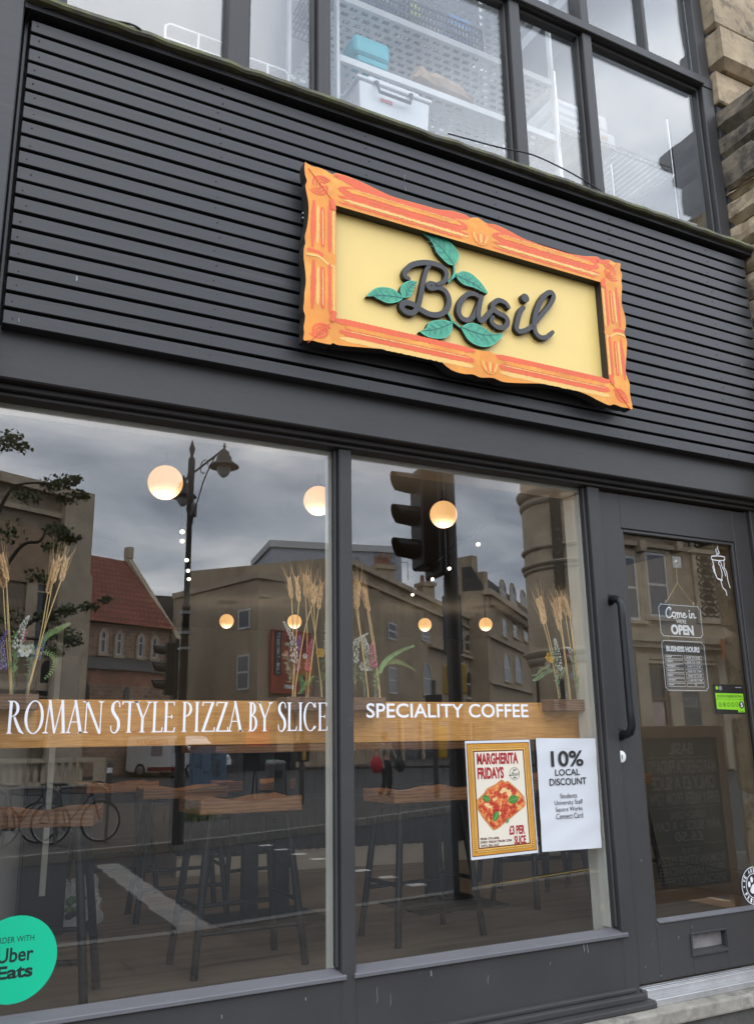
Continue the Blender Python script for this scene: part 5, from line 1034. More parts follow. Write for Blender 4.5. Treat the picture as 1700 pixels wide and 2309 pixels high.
pl_ = thing('pillar', 'black square pillar with a pale cable strip behind the left window', 'pillar', ((F(78, 1900, 2.36).x + F(136, 1900, 2.36).x) / 2, 2.36, FZ))
MB().box(-.13, .10, -.06, .12, 0, 1.6).build('post', BLACK, pl_, .004); MB().box(-.035, -.005, -.075, -.0605, .2, 1.6).build('cable_strip', CREAM, pl_)
wp = thing('interior_partition', 'pale green grey wall panelling seen low through the door glass', 'partition', (4.75, 1.4, FZ))
MB().box(0, .12, -.9, 1.2, .14, 2.2).build('panelling', mat('panel_paint', (.24, .245, .225), .6, .06), wp, .003); MB().box(-.02, .12, -.9, 1.2, 0, .139).build('skirting', mat('panel_skirting', (.20, .205, .19), .6, .06), wp, .004)
# carrier bag on the floor
mb = MB(); n = 20; vs = []
for j in range(13):
    f = j / 12
    for q in range(n):
        a = 2 * math.pi * q / n; r = (.17 * (1 - .25 * f) if f < .8 else .10 + .05 * math.sin(q * 2.3)) + rnd.uniform(-.018, .018); vs.append((r * math.cos(a) * 1.15, r * math.sin(a) * .8, .27 * f + rnd.uniform(-.012, .012) + (.03 * math.sin(3 * a) if f > .8 else 0)))
mb.add(vs, [(j * n + q, j * n + (q + 1) % n, (j + 1) * n + (q + 1) % n, (j + 1) * n + q) for j in range(12) for q in range(n)] + [tuple(range(n))], 0, False)
bg_ = thing('carrier_bag', 'crumpled white plastic carrier bag with dark and green print on the floor', 'bag', (G(165, 2088, .45).x, G(165, 2088, .45).y, FZ)); bg_.scale = (.78, .7, .85); mb.build('bag_body', mat('white_plastic_film', (.55, .56, .56), .35, .15, 12), bg_)
mb = MB(); 
for q in range(12): mb.ball((-.06 + .10 * rnd.random(), -.125 - .006 * rnd.random(), .06 + .12 * rnd.random()), .022, 6, q % 2, (1.3, .3, 1))
mb.build('bag_print', [INK, GREENS], bg_)
# globe lamps
def opal(name, col, st_):
    m, nt, N, L, b, out = nodes(name); b.inputs['Base Color'].default_value = (.55, .48, .38, 1); b.inputs['Roughness'].default_value = .18; b.inputs['Emission Color'].default_value = (*col, 1); b.inputs['Emission Strength'].default_value = st_; return m
GLOB = opal('warm_globe_light', (1.0, .52, .17), 1.38)
GLOBN = opal('warm_globe_light_near', (1.0, .53, .20), 1.36)
gl = [(373, 1088, 39, 'large glowing globe lamp seen beside the reflected street lantern'), (718, 1129, 33.5, 'glowing globe lamp half cut by the central window post'), (1000, 1160, 31, 'glowing globe lamp in the upper right window'), (511, 1401, 16, 'small far globe lamp left of the wheat in the left window'), (664, 1402, 16, 'small far globe lamp behind the wheat stems'), (958, 1409, 15, 'small far globe lamp left in the right window'), (1095, 1408, 15, 'small far globe lamp right in the right window')]
lamp0 = None; lampspots = []
for (u, v, r, lb_) in gl:
    d = ray(u, v); t_ = .11 / (r / FPX); p = Vector((0, CAM_Y, CAM_Z)) + d * t_
    lampspots.append(p.copy())
    if p.z > 3.38: p = Vector((0, CAM_Y, CAM_Z)) + d * ((3.38 - CAM_Z) / d.z)
    if lamp0 is None:
        lamp0 = thing('globe_lamp', lb_, 'lamp', p, 0, 'globe lamps hanging in the cafe'); MB().ball((0, 0, 0), .11, 28).build('globe', GLOBN, lamp0)
        MB().tube([(0, 0, .108), (0, 0, .20)], .006, 8).build('rod', BLACK, lamp0); MB().lathe([(.03, .10), (.032, .125), (.006, .13)], (0, 0, 0), 16).build('cap', BLACK, lamp0)
    else:
        c = copy_tree(lamp0); c.location = p; c['label'] = lb_
        if r < 20:
            for k_ in kids(c):
                if k_.name.startswith('globe'): k_.data = k_.data.copy(); k_.data.materials[0] = GLOB
for p in lampspots:                       # the light the globes give the room
    l_ = bpy.data.lights.new('globe_light', 'POINT'); l_.energy = 20.0; l_.color = (1.0, .80, .58); l_.shadow_soft_size = .10
    lo = bpy.data.objects.new('globe_light', l_); COL.objects.link(lo); lo.location = (p.x, p.y, min(p.z, 3.38) - .24); lo.visible_glossy = False
# track spotlights
SPOTL = emit('spot_light_face', (1.0, .86, .62), 9.0)
def track(name_label, pix, z=3.25, rail=True):
    pts = [G(u, v, z) for u, v in pix]; o = pts[0].copy(); t = thing('track_light', name_label, 'lamp', o, 0, 'spotlight tracks on the cafe ceiling')
    if rail: MB(o).tube([pts[0] + Vector((0, -.3, .17)), pts[-1] + Vector((0, .3, .17))], .016, 6).build('rail', BLACK, t)
    for p in pts:
        mb = MB(o); d = Vector((-.25, -.75, -.6)).normalized(); mb.tube([p - d * .12, p], .026, 12); h = mb.build('spot_head', BLACK, t); mb = MB(o); mb.tube([p + d * .001, p + d * .004], .019, 12); mb.build('lens', SPOTL, h)
        MB(o).tube([p - d * .06, p + Vector((0, 0, .17))], .008, 6).build('stem', BLACK, t)
track('black ceiling track with five small spotlights behind the left window', [(411, 1199), (411, 1220), (421, 1263), (424, 1287), (426, 1306)], 3.2, False)
track('black ceiling track with four small spotlights behind the right window', [(1078, 1227), (1013, 1282), (975, 1306), (930, 1341)], 3.2)

# ================================================================== STOREROOM BEHIND THE UPPER WINDOWS
def perf():
    m, nt, N, L, b, out = nodes('perforated_white_steel')
    tc = N('ShaderNodeTexCoord'); sp = N('ShaderNodeSeparateXYZ'); L(tc.outputs['Object'], sp.inputs[0])
    br = N('ShaderNodeTexBrick'); br.inputs['Scale'].default_value = 1; br.inputs['Brick Width'].default_value = .058; br.inputs['Row Height'].default_value = .042; br.inputs['Mortar Size'].default_value = .0115; br.inputs['Mortar Smooth'].default_value = .1
    cb = N('ShaderNodeCombineXYZ'); L(sp.outputs['X'], cb.inputs[0]); L(sp.outputs['Y'], cb.inputs[1]); L(cb.outputs[0], br.inputs['Vector'])
    b.inputs['Base Color'].default_value = (.72, .73, .72, 1); b.inputs['Roughness'].default_value = .4
    tr = N('ShaderNodeBsdfTransparent'); mx = N('ShaderNodeMixShader'); L(br.outputs['Fac'], mx.inputs[0]); L(tr.outputs[0], mx.inputs[1]); L(b.outputs[0], mx.inputs[2]); L(mx.outputs[0], out.inputs[0]); return m
PERF = perf(); WSTEEL = mat('white_steel', (.76, .77, .76), .35, .03)
ty = .16
sh = thing('steel_shelving', 'white steel shelving with perforated shelves behind the widest upper window', 'shelving', (1.9, ty, 3.76)); o_ = (1.9, ty, 3.76)
zs1, zs2 = F(767, 138, ty).z, F(763, 6, ty).z
x0s, x1s = F(764, 120, ty).x, 2.78
zs = [zs1, zs2 + .02, zs2 + .55]
for z in zs:
    mb = MB(o_); mb.add([(x0s, ty, z), (x1s, ty, z), (x1s, ty + .58, z), (x0s, ty + .58, z)], [(0, 1, 2, 3)]); p_ = mb.build('shelf', PERF, sh)
    mb = MB(o_); mb.box(x0s, x1s, ty - .012, ty - .0005, z - .004, z + .034); mb.box(x0s, x1s, ty + .5805, ty + .592, z - .004, z + .034); mb.build('shelf_edge', WSTEEL, p_, .002)
for x in (x0s - .018, x1s + .002):
    for y in (ty - .016, ty + .57): MB(o_).box(x, x + .016, y, y + .03, 3.76, 6.2).build('upright', WSTEEL, sh, .002)
mb = MB(o_)
for z in (zs1 - .01, zs2 + .01): mb.box(x1s + .004, x1s + .014, ty + .015, ty + .568, z - .02, z + .02)
mb.build('side_brace', WSTEEL, sh)
Q = lambda p, y: F(500 + p[0] / 2.36, p[1] / 2.36, y)
# white lidded tub
a, b_ = Q((640, 520), .10).x, Q((1095, 600), .10).x; zt_, zl = Q((700, 415), .10).z, Q((1090, 610), .10).z - .03; a, b_ = a + .035, b_ - .05
tb = thing('storage_tub', 'white plastic tub with a black carry handle on the upper windowsill', 'tub', ((a + b_) / 2, .10, 3.9)); o_ = ((a + b_) / 2, .10, 3.9)
TUBM = mat('white_plastic', (.72, .73, .74), .35, .03)
mb = MB(o_); ins = .02; mb.add([(a + ins, .02, 3.86), (b_ - ins, .02, 3.86), (b_ - ins, .14, 3.86), (a + ins, .14, 3.86), (a, .0, zl), (b_, .0, zl), (b_, .14, zl), (a, .14, zl)], [(0, 3, 2, 1), (4, 5, 6, 7), (0, 1, 5, 4), (1, 2, 6, 5), (2, 3, 7, 6), (3, 0, 4, 7)]); mb.build('tub_body', TUBM, tb, .012, 2)
mb = MB(o_); mb.box(a - .01, b_ + .01, -.008, .145, zl + .001, zl + .022); mb.box(a + .05, b_ - .05, .004, .135, zl + .0225, zl + .042); mb.build('lid', TUBM, tb, .010, 3)
ha, hb = Q((815, 500), .0), Q((1000, 590), .0); mb = MB(o_); mb.tube([(ha.x, -.006, zl + .006), (ha.x, -.022, zl - .005), (ha.x + .01, -.026, zl - .055), (hb.x - .01, -.026, zl - .055), (hb.x, -.022, zl - .005), (hb.x, -.006, zl + .006)], .008, 8); mb.build('carry_handle', BLACK, tb)
MB(o_).box(ha.x + .03, ha.x + .09, .001, .004, zl - .075, zl - .058).build('red_label', REDP, tb)
# things on the shelves
aq = thing('wipes_pack', 'turquoise plastic wrapped pack on the white perforated shelf', 'package', (Q((780, 370), .2).x, .2, zs1 + .036)); mb = MB(); mb.box(-.085, .085, -.05, .09, 0, .045); mb.build('lower_pack', mat('turquoise_film', (.03, .42, .48), .3, .12, 10), aq, .02, 3); mb = MB(); mb.box(-.10, .095, -.055, .09, .046, .155); mb.build('upper_pack', mat('turquoise_film', (.04, .50, .56), .3, .12, 10), aq, .03, 3)
kb = thing('paper_bag', 'crumpled brown paper bag lying on the white perforated shelf', 'bag', (Q((1150, 500), .2).x, .2, zs1 + .036)); mb = MB(); n = 10; vs = []
for i in range(9):
    f = i / 8; hh = .03 + .075 * math.sin(math.pi * min(1, f * 1.1)) ** .7 + (.05 if i == 1 else 0)
    for q in range(n): a_ = 2 * math.pi * q / n; vs.append((-.17 + .34 * f + rnd.uniform(-.008, .008), math.cos(a_) * .075 + rnd.uniform(-.008, .008), hh * .5 + math.sin(a_) * hh * .5 + rnd.uniform(-.006, .006)))
mb.add(vs, [(i * n + q, i * n + (q + 1) % n, (i + 1) * n + (q + 1) % n, (i + 1) * n + q) for i in range(8) for q in range(n)] + [tuple(range(n)), tuple(8 * n + q for q in range(n))]); mb.build('bag_body', mat('kraft_paper', (.45, .31, .19), .8, .12, 14), kb)
def crate(xc, w, label, goods):
    z0 = zs[1] + .036; t = thing('plastic_crate', label, 'crate', (xc, .22, z0), 0, 'black lattice crates on the white shelving')
    mb = MB(); h, dpt = .14, .34; x0, x1 = -w / 2, w / 2
    for z in (0.0, .045, .09, .135): mb.box(x0, x1, -.06, -.054, z, z + .012); mb.box(x0, x1, dpt - .06, dpt - .054, z, z + .008); mb.box(x0, x0 + .006, -.054, dpt - .06, z, z + .008); mb.box(x1 - .006, x1, -.054, dpt - .06, z, z + .008)
    k = int(w / .022)
    for i in range(k + 1): x = x0 + (w - .006) * i / k; mb.box(x, x + .008, -.0598, -.0542, .008, .135); mb.box(x, x + .004, -.054, dpt - .06, .0005, .007)
    for i in range(12): y = -.05 + .28 * i / 12; mb.box(x0, x0 + .005, y, y + .004, .008, .135); mb.box(x1 - .005, x1, y, y + .004, .008, .135); mb.box(x0, x1, y, y + .004, .001, .0065)
    mb.build('lattice', BLACK, t)
    for (dx, wd, ht, col, kd, lb2) in goods:
        g = thing('carton' if kd == 'box' else 'bottle', lb2, 'carton' if kd == 'box' else 'bottle', (xc + dx, .25, z0 + .01)); m = mat('packaging', col, .4, .1, 20)
        if kd == 'box': mb = MB(); mb.box(-wd / 2, wd / 2, -.05, .05, 0, ht); mb.build('carton_body', m, g, .004); MB().box(-wd * .35, wd * .35, -.053, -.0505, ht * .4, ht * .7).build('paper_label', PAPER, g)
        else: MB().lathe([(.001, 0), (wd / 2, .0), (wd / 2, ht * .6), (wd * .15, ht * .85), (wd * .15, ht)], (0, 0, 0), 14).build('bottle_body', m, g)
crate(1.66, .46, 'black lattice crate holding a blue carton, left on the top white shelf', [(.10, .17, .24, (.06, .22, .50), 'box', 'tall blue and white carton in the left black crate'), (-.10, .14, .16, (.45, .30, .18), 'box', 'small brown carton in the left black crate')])
crate(2.13, .44, 'black lattice crate holding bottles and a blue box, right on the top white shelf', [(-.14, .075, .27, (.45, .50, .05), 'bottle', 'yellow green bottle standing in the right black crate'), (.11, .13, .20, (.10, .28, .62), 'box', 'pointed blue carton in the right black crate')])
# small white wire racks on the sill
def wire_rack(ul, vl, ur, vr, h, label):
    p, q = F(ul, vl, .05), F(ur, vr, .05); z = 3.84; H_ = p.z; t = thing('wire_rack', label, 'rack', (p.x, .05, z), 0, 'white wire racks on the upper windowsill'); o = (p.x, .05, z); mb = MB(o); r = .005
    mb.tube([(p.x, .05, z), (p.x, .05, H_ - .015), (p.x + .015, .05, H_), (q.x - .015, .05, H_), (q.x, .05, H_ - .015), (q.x, .05, z)], r, 8); mb.tube([(p.x, .052, H_ - .07), (q.x, .052, H_ - .07)], r, 8); mb.tube([((p.x + q.x) / 2, .05, z), ((p.x + q.x) / 2, .05, H_)], r, 8); mb.build('wire_frame', WSTEEL, t)
wire_rack(374, 50, 520, 100, .2, 'white wire rack on the sill behind the leftmost upper pane'); wire_rack(556, 128, 650, 162, .2, 'white wire rack on the sill left of the perforated shelving')
# chrome wire shelving with flour sacks
CHROME = mat('chrome_wire', (.62, .63, .65), .22, .05, metal=.9)
wy = .36; Q3 = lambda p, y: F(1100 + p[0] / 2.753, p[1] / 2.753, y)
pa, pb = Q3((430, 740), wy), Q3((1152, 1075), wy); zsh = (pa.z + pb.z) / 2; o_ = (pa.x, wy, 3.76)
wr = thing('wire_shelving', 'chrome wire shelving on notched posts behind the rightmost upper windows', 'shelving', o_)
for (x, y) in ((pa.x, wy), (pb.x, wy), (pa.x, wy + .5), (pb.x, wy + .5)): MB(o_).tube([(x, y, 3.76), (x, y, Q3((415, 450), wy).z)], .0125, 10).build('post', CHROME, wr)
for z in (zsh, zsh - .36):
    mb = MB(o_)
    for y in (wy, wy + .5):
        for dz in (0, -.035): mb.tube([(pa.x, y, z + dz), (pb.x, y, z + dz)], .0035, 6)
        k = 16
        mb.tube([(pa.x + (pb.x - pa.x) * i / k, y, z - (.035 if i % 2 else 0)) for i in range(k + 1)], .0022, 5)
    for x in (pa.x, pb.x):
        for dz in (0, -.035): mb.tube([(x, wy, z + dz), (x, wy + .5, z + dz)], .0035, 6)
        mb.tube([(x, wy + .5 * i / 10, z - (.035 if i % 2 else 0)) for i in range(11)], .0022, 5)
    for i in range(1, 22): x = pa.x + (pb.x - pa.x) * i / 22; mb.tube([(x, wy, z + .003), (x, wy + .5, z + .003)], .0018, 5)
    mb.build('wire_shelf', CHROME, wr)
SACK = mat('flour_sack_paper', (.82, .83, .85), .6, .06, 8, .4, 12)
def sack(x0, x1, y, z, label):
    t = thing('flour_sack', label, 'sack', ((x0 + x1) / 2, y, z), 0, 'white flour sacks on the wire shelving'); w = (x1 - x0); mb = MB()
    mb.box(-w / 2, w / 2, 0, .34, 0, .115); o = mb.build('sack_body', SACK, t, .035, 3)
    mb = MB(); put_text(mb, 'MANUTO', -w * .40, w * .14, .045, .072, -.0015); mb.build('printed_text', mat('blue_print', (.10, .10, .35), .5, .05), t)
    mb = MB(); mb.prism([(w * .22, .04), (w * .34, .04), (w * .34, .058), (w * .31, .078), (w * .28, .06), (w * .25, .078), (w * .22, .058)], -.0018, -.0008); mb.build('printed_emblem', mat('gold_emblem_print', (.5, .30, .10), .5, .05), t)
sx0, sx1 = pa.x + .02, Q3((820, 820), wy).x
sack(sx0, sx1, wy + .03, zsh + .006, 'bottom white flour sack of the pile on the upper wire shelf'); sack(sx0, sx1 - .045, wy + .04, zsh + .123, 'top white flour sack of the pile on the upper wire shelf')

# ================================================================== THE STREET OPPOSITE (seen mirrored in the glass)
class Wall:
    def __init__(s, uL, YL, uR, YR, vr):
        a, b = F(uL, vr, YL), F(uR, vr, YR); s.R = Vector((b.x, b.y)); s.L = Vector((a.x, a.y)); d = s.L - s.R; s.len = d.length; s.d = d.normalized()
        s.loc = (b.x, -b.y, 0.0); s.rz = math.atan2(-s.d.y, s.d.x)
    def at(s, u, v):                                # (distance along, height) of a pixel on the mirrored wall
        d = ray(u, v); o = Vector((0, CAM_Y)); q = Vector((d.x, d.y)); n = Vector((-s.d.y, s.d.x))
        t = (s.R - o).dot(n) / q.dot(n); p = o + q * t
        return (p - s.R).dot(s.d), CAM_Z + d.z * t
def arch_pts(x0, x1, z0, z1, pointed=False, n=8):
    w = (x1 - x0) / 2; cx = (x0 + x1) / 2
    if pointed:
        r = 2 * w; h = min(math.sqrt(3) * w, (z1 - z0) * .6); sz = z1 - h; k = h / (math.sqrt(3) * w)
        P = [(x0, z0), (x1, z0)] + [(x0 + r * math.cos(a), sz + k * r * math.sin(a)) for a in [i / n * math.pi / 3 for i in range(n + 1)]] + [(x1 - r * math.cos(a), sz + k * r * math.sin(a)) for a in [math.pi / 3 * (1 - i / n) for i in range(1, n + 1)]]
    else:
        h = min(w, (z1 - z0) * .5); sz = z1 - h
        P = [(x0, z0), (x1, z0)] + [(cx + w * math.cos(math.pi * i / (2 * n)), sz + h * math.sin(math.pi * i / (2 * n))) for i in range(2 * n + 1)]
    return P
def window(t, W, px, kind='sash', fm=None, surround=None, sw=.16, pane=None, fw=.07):
    (u0, v0, u1, v1) = px; a, b = W.at(u0, (v0 + v1) / 2)[0], W.at(u1, (v0 + v1) / 2)[0]; x0, x1 = min(a, b), max(a, b); um = (u0 + u1) / 2; z1, z0 = W.at(um, v0)[1], W.at(um, v1)[1]
    mk_ = (lambda e, ze: arch_pts(x0 - e, x1 + e, z0 - ze, z1 + e, kind == 'lancet')) if kind in ('arch', 'lancet') else (lambda e, ze: [(x0 - e, z0 - ze), (x1 + e, z0 - ze), (x1 + e, z1 + e), (x0 - e, z1 + e)])
    mb = MB()
    if surround: mb.prism(mk_(sw, 0), -.09, -.001, 1, holes=[mk_(.002, .001 - .002)]); mb.box(x0 - sw * 1.3, x1 + sw * 1.3, -.16, -.001, z0 - .16, z0 - .003, 1)
    mb.prism(mk_(0, 0), -.06, -.0015, 0, holes=[[(p[0], p[1]) for p in (arch_pts(x0 + fw, x1 - fw, z0 + fw, z1 - fw, kind == 'lancet') if kind in ('arch', 'lancet') else [(x0 + fw, z0 + fw), (x1 - fw, z0 + fw), (x1 - fw, z1 - fw), (x0 + fw, z1 - fw)])]])
    if kind != 'plain': zm = z0 + (z1 - z0) * (.62 if kind == 'lancet' else .5); mb.box(x0 + fw, x1 - fw, -.05, -.02, zm - fw * .5, zm + fw * .5, 0)
    w = mb.build('window', [fm or UPVC, surround or STONEP], t)
    mb = MB(); e = fw * .5; mb.prism([(p[0], p[1]) for p in (arch_pts(x0 + e, x1 - e, z0 + e, z1 - e, kind == 'lancet') if kind in ('arch', 'lancet') else [(x0 + e, z0 + e), (x1 - e, z0 + e), (x1 - e, z1 - e), (x0 + e, z1 - e)])], -.025, -.005); mb.build('pane', pane or DPANE, w)
    return w
def facade(name, label, cat, W, ztop, m, depth=8.0, zb=-.3, group=None):
    t = thing(name, label, cat, W.loc, W.rz, group); MB().box(0, W.len, 0, depth, zb, ztop).build('wall', m, t); return t

# stone church front, far left
W = Wall(-90, 33.6, 186, 36, 1300); zt = W.at(186, 1115)[1]
t = facade('church', 'tall buttressed stone church front mirrored behind the tree at the left', 'church', W, zt, brickmat('dark_ashlar_stone', (.27, .215, .15), (.22, .175, .12), (.14, .11, .08), .9, .36, .012, var=.35, nscale=.6))
mb = MB(); mb.box(-.15, W.len, -.30, -.001, zt - .35, zt + .05); mb.box(-.10, W.len, -.18, -.001, zt - 1.3, zt - 1.1); mb.box(-.12, 1.3, -.35, -.001, 0, zt - .36); mb.box(-.12, 1.5, -.55, -.3505, 0, W.at(180, 1300)[1]); mb.box(0, W.len, -.2, -.001, 3.6, 3.9); mb.build('stone_trim', STONEP, t)
mb = MB(); mb.box(1.6, W.len - .5, -.10, -.001, zt - 4.2, zt - 1.9); mb.build('brick_panel', brickmat('buff_brick', (.40, .26, .16), (.33, .21, .13), (.3, .24, .18), .23, .075), t)
window(t, W, (78, 1255, 116, 1470), 'lancet', STONEP, STONEP, .45); window(t, W, (82, 1485, 120, 1660), 'arch', STONEP, STONEP, .5)
# brick hall with the red tiled roof
W = Wall(140, 45, 383, 48, 1420); ze = W.at(270, 1404)[1]; zr = W.at(240, 1294)[1]
t = facade('brick_hall', 'brick hall with a steep red tiled roof and lancet windows mirrored left of the lantern', 'hall', W, ze, RUBBLE, 9)
dy = 4.5
mb = MB(); Lw = W.len; hz = zr + 2.0
mb.add([(-.1, -.35, ze - .1), (Lw, -.35, ze - .1), (Lw, dy, hz), (-.1, dy, hz), (-.1, dy * 2 + .3, ze - .1), (Lw, dy * 2 + .3, ze - .1)], [(0, 1, 2, 3), (3, 2, 5, 4), (0, 3, 4)]); mb.build('roof', TILE, t)
mb = MB(); mb.extr([(-.5, ze - .6), (dy, hz + .35), (dy * 2 + .5, ze - .6), (dy * 2 + .5, ze - 1.0), (dy, hz - .2), (-.5, ze - 1.0)], (-.12, 0, 0), (0, 1, 0), (0, 0, 1), (-1, 0, 0), .35); mb.box(-.47, -.12, dy - .25, dy + .25, hz + .2, hz + .9); mb.build('gable_coping', STONEP, t)
for px in ((171, 1416, 184, 1468), (225, 1421, 238, 1473), (261, 1425, 273, 1478), (310, 1432, 322, 1482), (341, 1436, 353, 1485)): window(t, W, px, 'lancet', UPVC, STONEP, .13)
zl0, zl1 = W.at(250, 1520)[1], W.at(250, 1482)[1]
mb = MB(); mb.add([(.6, -2.4, zl0), (Lw, -2.4, zl0), (Lw, -.02, zl1), (.6, -.02, zl1)], [(0, 1, 2, 3)]); mb.build('lean_to_roof', SLATE, t)
mb = MB(); mb.box(.7, Lw, -2.2, -.01, -.2, zl0 - .02); mb.build('lean_to_wall', REDB, t); mb = MB(); mb.box(.65, Lw, -2.3, -2.201, -.2, W.at(250, 1552)[1]); mb.build('stone_base', RUBBLE, t)
sv = W.R.copy(); n_ = Vector((-W.d.y, W.d.x)) * -1; W.R = W.R + (Vector((W.d.y, -W.d.x)) * 2.32 if Vector((W.d.y, -W.d.x)).y < 0 else Vector((-W.d.y, W.d.x)) * 2.32)
for px in ((186, 1540, 200, 1600), (279, 1544, 291, 1605)):
    (u0, v0, u1, v1) = px; a, b = W.at(u0, 1570)[0], W.at(u1, 1570)[0]; x0, x1 = min(a, b), max(a, b); mb = MB(); mb.prism(arch_pts(x0, x1, W.at(190, v1)[1], W.at(190, v0)[1], True), -2.36, -2.301); mb.build('window', DPANE, t)
t = facade('slate_house', 'dark slate roofed building peeping between the red roof and the plain stone block', 'building', Wall(340, 62, 420, 62, 1380), F(392, 1345, 62).z, SLATE, 5)
mb = MB(); 
# plain stone block with small windows
WA = Wall(389, 58, 582, 48, 1420); WB = Wall(582, 48, 772, 50.5, 1420)
za = WB.at(600, 1297)[1]
t = facade('stone_block', 'plain stained stone block with two small white windows mirrored beside the lantern pole', 'building', WA, za, RENDER, 10)
MB().box(-.2, WA.len, -.15, -.001, za - .25, za + .12).build('parapet', STONEP, t)
window(t, WA, (538, 1374, 565, 1419), 'plain', UPVC, None, fw=.13); window(t, WA, (535, 1477, 563, 1557), 'sash', UPVC, None, fw=.13)
t2 = facade('stone_block', 'stained stone block front carrying the large red letting board', 'building', WB, za, RENDER, .5)
mb = MB(); mb.box(-.1, WB.len + .2, -.25, -.001, za - .3, za + .12); mb.box(0, WB.len, -.12, -.001, za - 1.4, za - 1.25); mb.build('parapet', STONEP, t2)
mb = MB(); mb.box(1.0, 4.6, -.3, -.02, 0, 3.2); mb.box(6.0, 10.5, -.3, -.02, 0, 3.2); mb.build('shopfront', mat('dark_shop_window', (.03, .03, .035), .15, .3, 1), t2)
MB().box(6.6, 8.4, -.36, -.301, 1.3, 2.5).build('window_poster', REDP, t2)
x0, x1 = WB.at(701, 1500)[0], WB.at(602, 1500)[0]; z1, z0 = WB.at(650, 1425)[1], WB.at(650, 1566)[1]
bt = thing('letting_board', 'large red letting board with black and white writing on the stained stone block', 'sign', WB.loc, WB.rz)
MB().box(x0, x1, -.42, -.26, z0, z1).build('board', mat('faded_red_board', (.36, .075, .04), .55, .25, 1.2), bt); mb = MB(); w_ = x1 - x0; mb.box(x1 - w_ * .21, x1 - w_ * .05, -.44, -.421, z0 + (z1 - z0) * .28, z1 - .05); mb.build('black_strip', INK, bt)
mb = MB(); zc = (z0 + z1) / 2 + .6; put_text(mb, '2,500 - 7,500 SQ FT', 0, 1, 0, 1, -.445, fn=lambda x, z: (x1 - w_ * .17 + w_ * .08 * (1 - z), -.445, z0 + (z1 - z0) * (.30 + .66 * x))); put_text(mb, 'TO LET', x0 + w_ * .12, x0 + w_ * .70, z1 - (z1 - z0) * .26, z1 - (z1 - z0) * .14, -.43, 1)
mb.build('printed_text', [VINYL, INK], bt); mb = MB(); mb.box(x0 + w_ * .5, x0 + w_ * .72, -.43, -.421, z0 + .3, z0 + (z1 - z0) * .14); mb.prism([(x0 + w_ * .2 + .9 * math.cos(a * .3) * (1 + .2 * math.sin(a)), z0 + (z1 - z0) * .45 + .7 * math.sin(a * .3)) for a in range(21)], -.43, -.421, 1); mb.build('printed_panel', [PAPER, mat('orange_print', (.6, .22, .06), .5, .1, 2)], bt)
# penthouse behind
WP = Wall(612, 63, 905, 61, 1260); zp = WP.at(800, 1243)[1]
t = facade('penthouse', 'grey clad penthouse with a flat white roof above the stone block', 'building', WP, zp, GREYCLAD, 8); MB().box(-.4, WP.len + .2, -.2, 8.5, zp + .001, zp + .55).build('roof', mat('pale_roof_edge', (.5, .5, .5), .6, .05), t)
for px in ((798, 1254, 813, 1287), (840, 1242, 864, 1284), (866, 1242, 893, 1284), (694, 1264, 722, 1284), (640, 1272, 670, 1296)): window(t, WP, px, 'sash', GREYCLAD, None, fw=.10, pane=mat('grey_window_glass', (.10, .13, .17), .06, .1, spec=1.0))  # penthouse panes in a plain blue-grey tone
mb = MB(); zz = WP.at(840, 1290)[1]; 
for i in range(12): mb.box(i * WP.len / 12, i * WP.len / 12 + .05, -1.6, -1.55, zz - .9, zz + .6)
mb.box(0, WP.len, -1.6, -1.55, zz + .6, zz + .66); mb.build('balcony_rail', GREYCLAD, t)
# long terrace receding to the right
WT = Wall(772, 50.5, 1128, 82, 1440); zt = WT.at(978, 1354)[1]
t = facade('terrace', 'long pale stone terrace with arched windows mirrored in the right window', 'building', WT, zt, RENDER, 12)
mb = MB(); mb.box(-.2, WT.len, -.35, -.001, zt - .35, zt + .05); mb.box(0, WT.len, -.3, -.001, zt - 1.3, zt - 1.15); zc = WT.at(1060, 1483)[1]; mb.box(0, WT.at(965, 1483)[0], -.45, -.001, zc - .25, zc); mb.box(0, WT.at(965, 1483)[0], -.2, -.001, WT.at(1060, 1420)[1], WT.at(1060, 1416)[1]); mb.build('cornice', STONEP, t)
for px in ((833, 1398, 849, 1436), (874, 1405, 893, 1443), (951, 1425, 966, 1447)): window(t, WT, px, 'sash', UPVC, None, fw=.13)
for px in ((876, 1505, 894, 1565), (834, 1523, 848, 1563)): window(t, WT, px, 'sash', UPVC, None, fw=.13)
for px in ((1047, 1429, 1062, 1470), (1074, 1434, 1088, 1473), (1100, 1440, 1111, 1478), (954, 1494, 970, 1568), (1050, 1512, 1064, 1575), (1078, 1516, 1091, 1575), (1103, 1518, 1113, 1576)): window(t, WT, px, 'arch', UPVC, STONEP, .3, fw=.12)
mb = MB(); mb.box(1, WT.len - 1, -.25, -.02, 0, 3.0); mb.build('shopfront', mat('dark_shop_window', (.03, .03, .035), .15, .3, 1), t); mb = MB()
for i in range(9): mb.box(1 + i * (WT.len - 2) / 9, 1.7 + i * (WT.len - 2) / 9, -.4, -.255, 0, 3.3)
mb.build('shop_pier', STONEP, t)
def chimney(u0, u1, v0, v1, Y, label, pots):
    a, b = F(u0, v1, Y), F(u1, v0, Y); o = (a.x, -Y, a.z); t = thing('chimney_stack', label, 'chimney', o, 0, 'chimney stacks on the terrace'); w = b.x - a.x; h = b.z - a.z
    mb = MB(); mb.box(0, w, -.6, .6, -4, h); mb.box(-.15, w + .15, -.75, .75, h + .001, h + .35); mb.build('stack', RENDER, t)
    for i in range(pots): MB().lathe([(.22, h + .352), (.17, h + 1.0), (.20, h + 1.05 + .3 * (i % 2)), (.1, h + 1.05 + .3 * (i % 2))], (w * (i + .5) / pots, 0, 0), 10).build('chimney_pot', REDB, t)
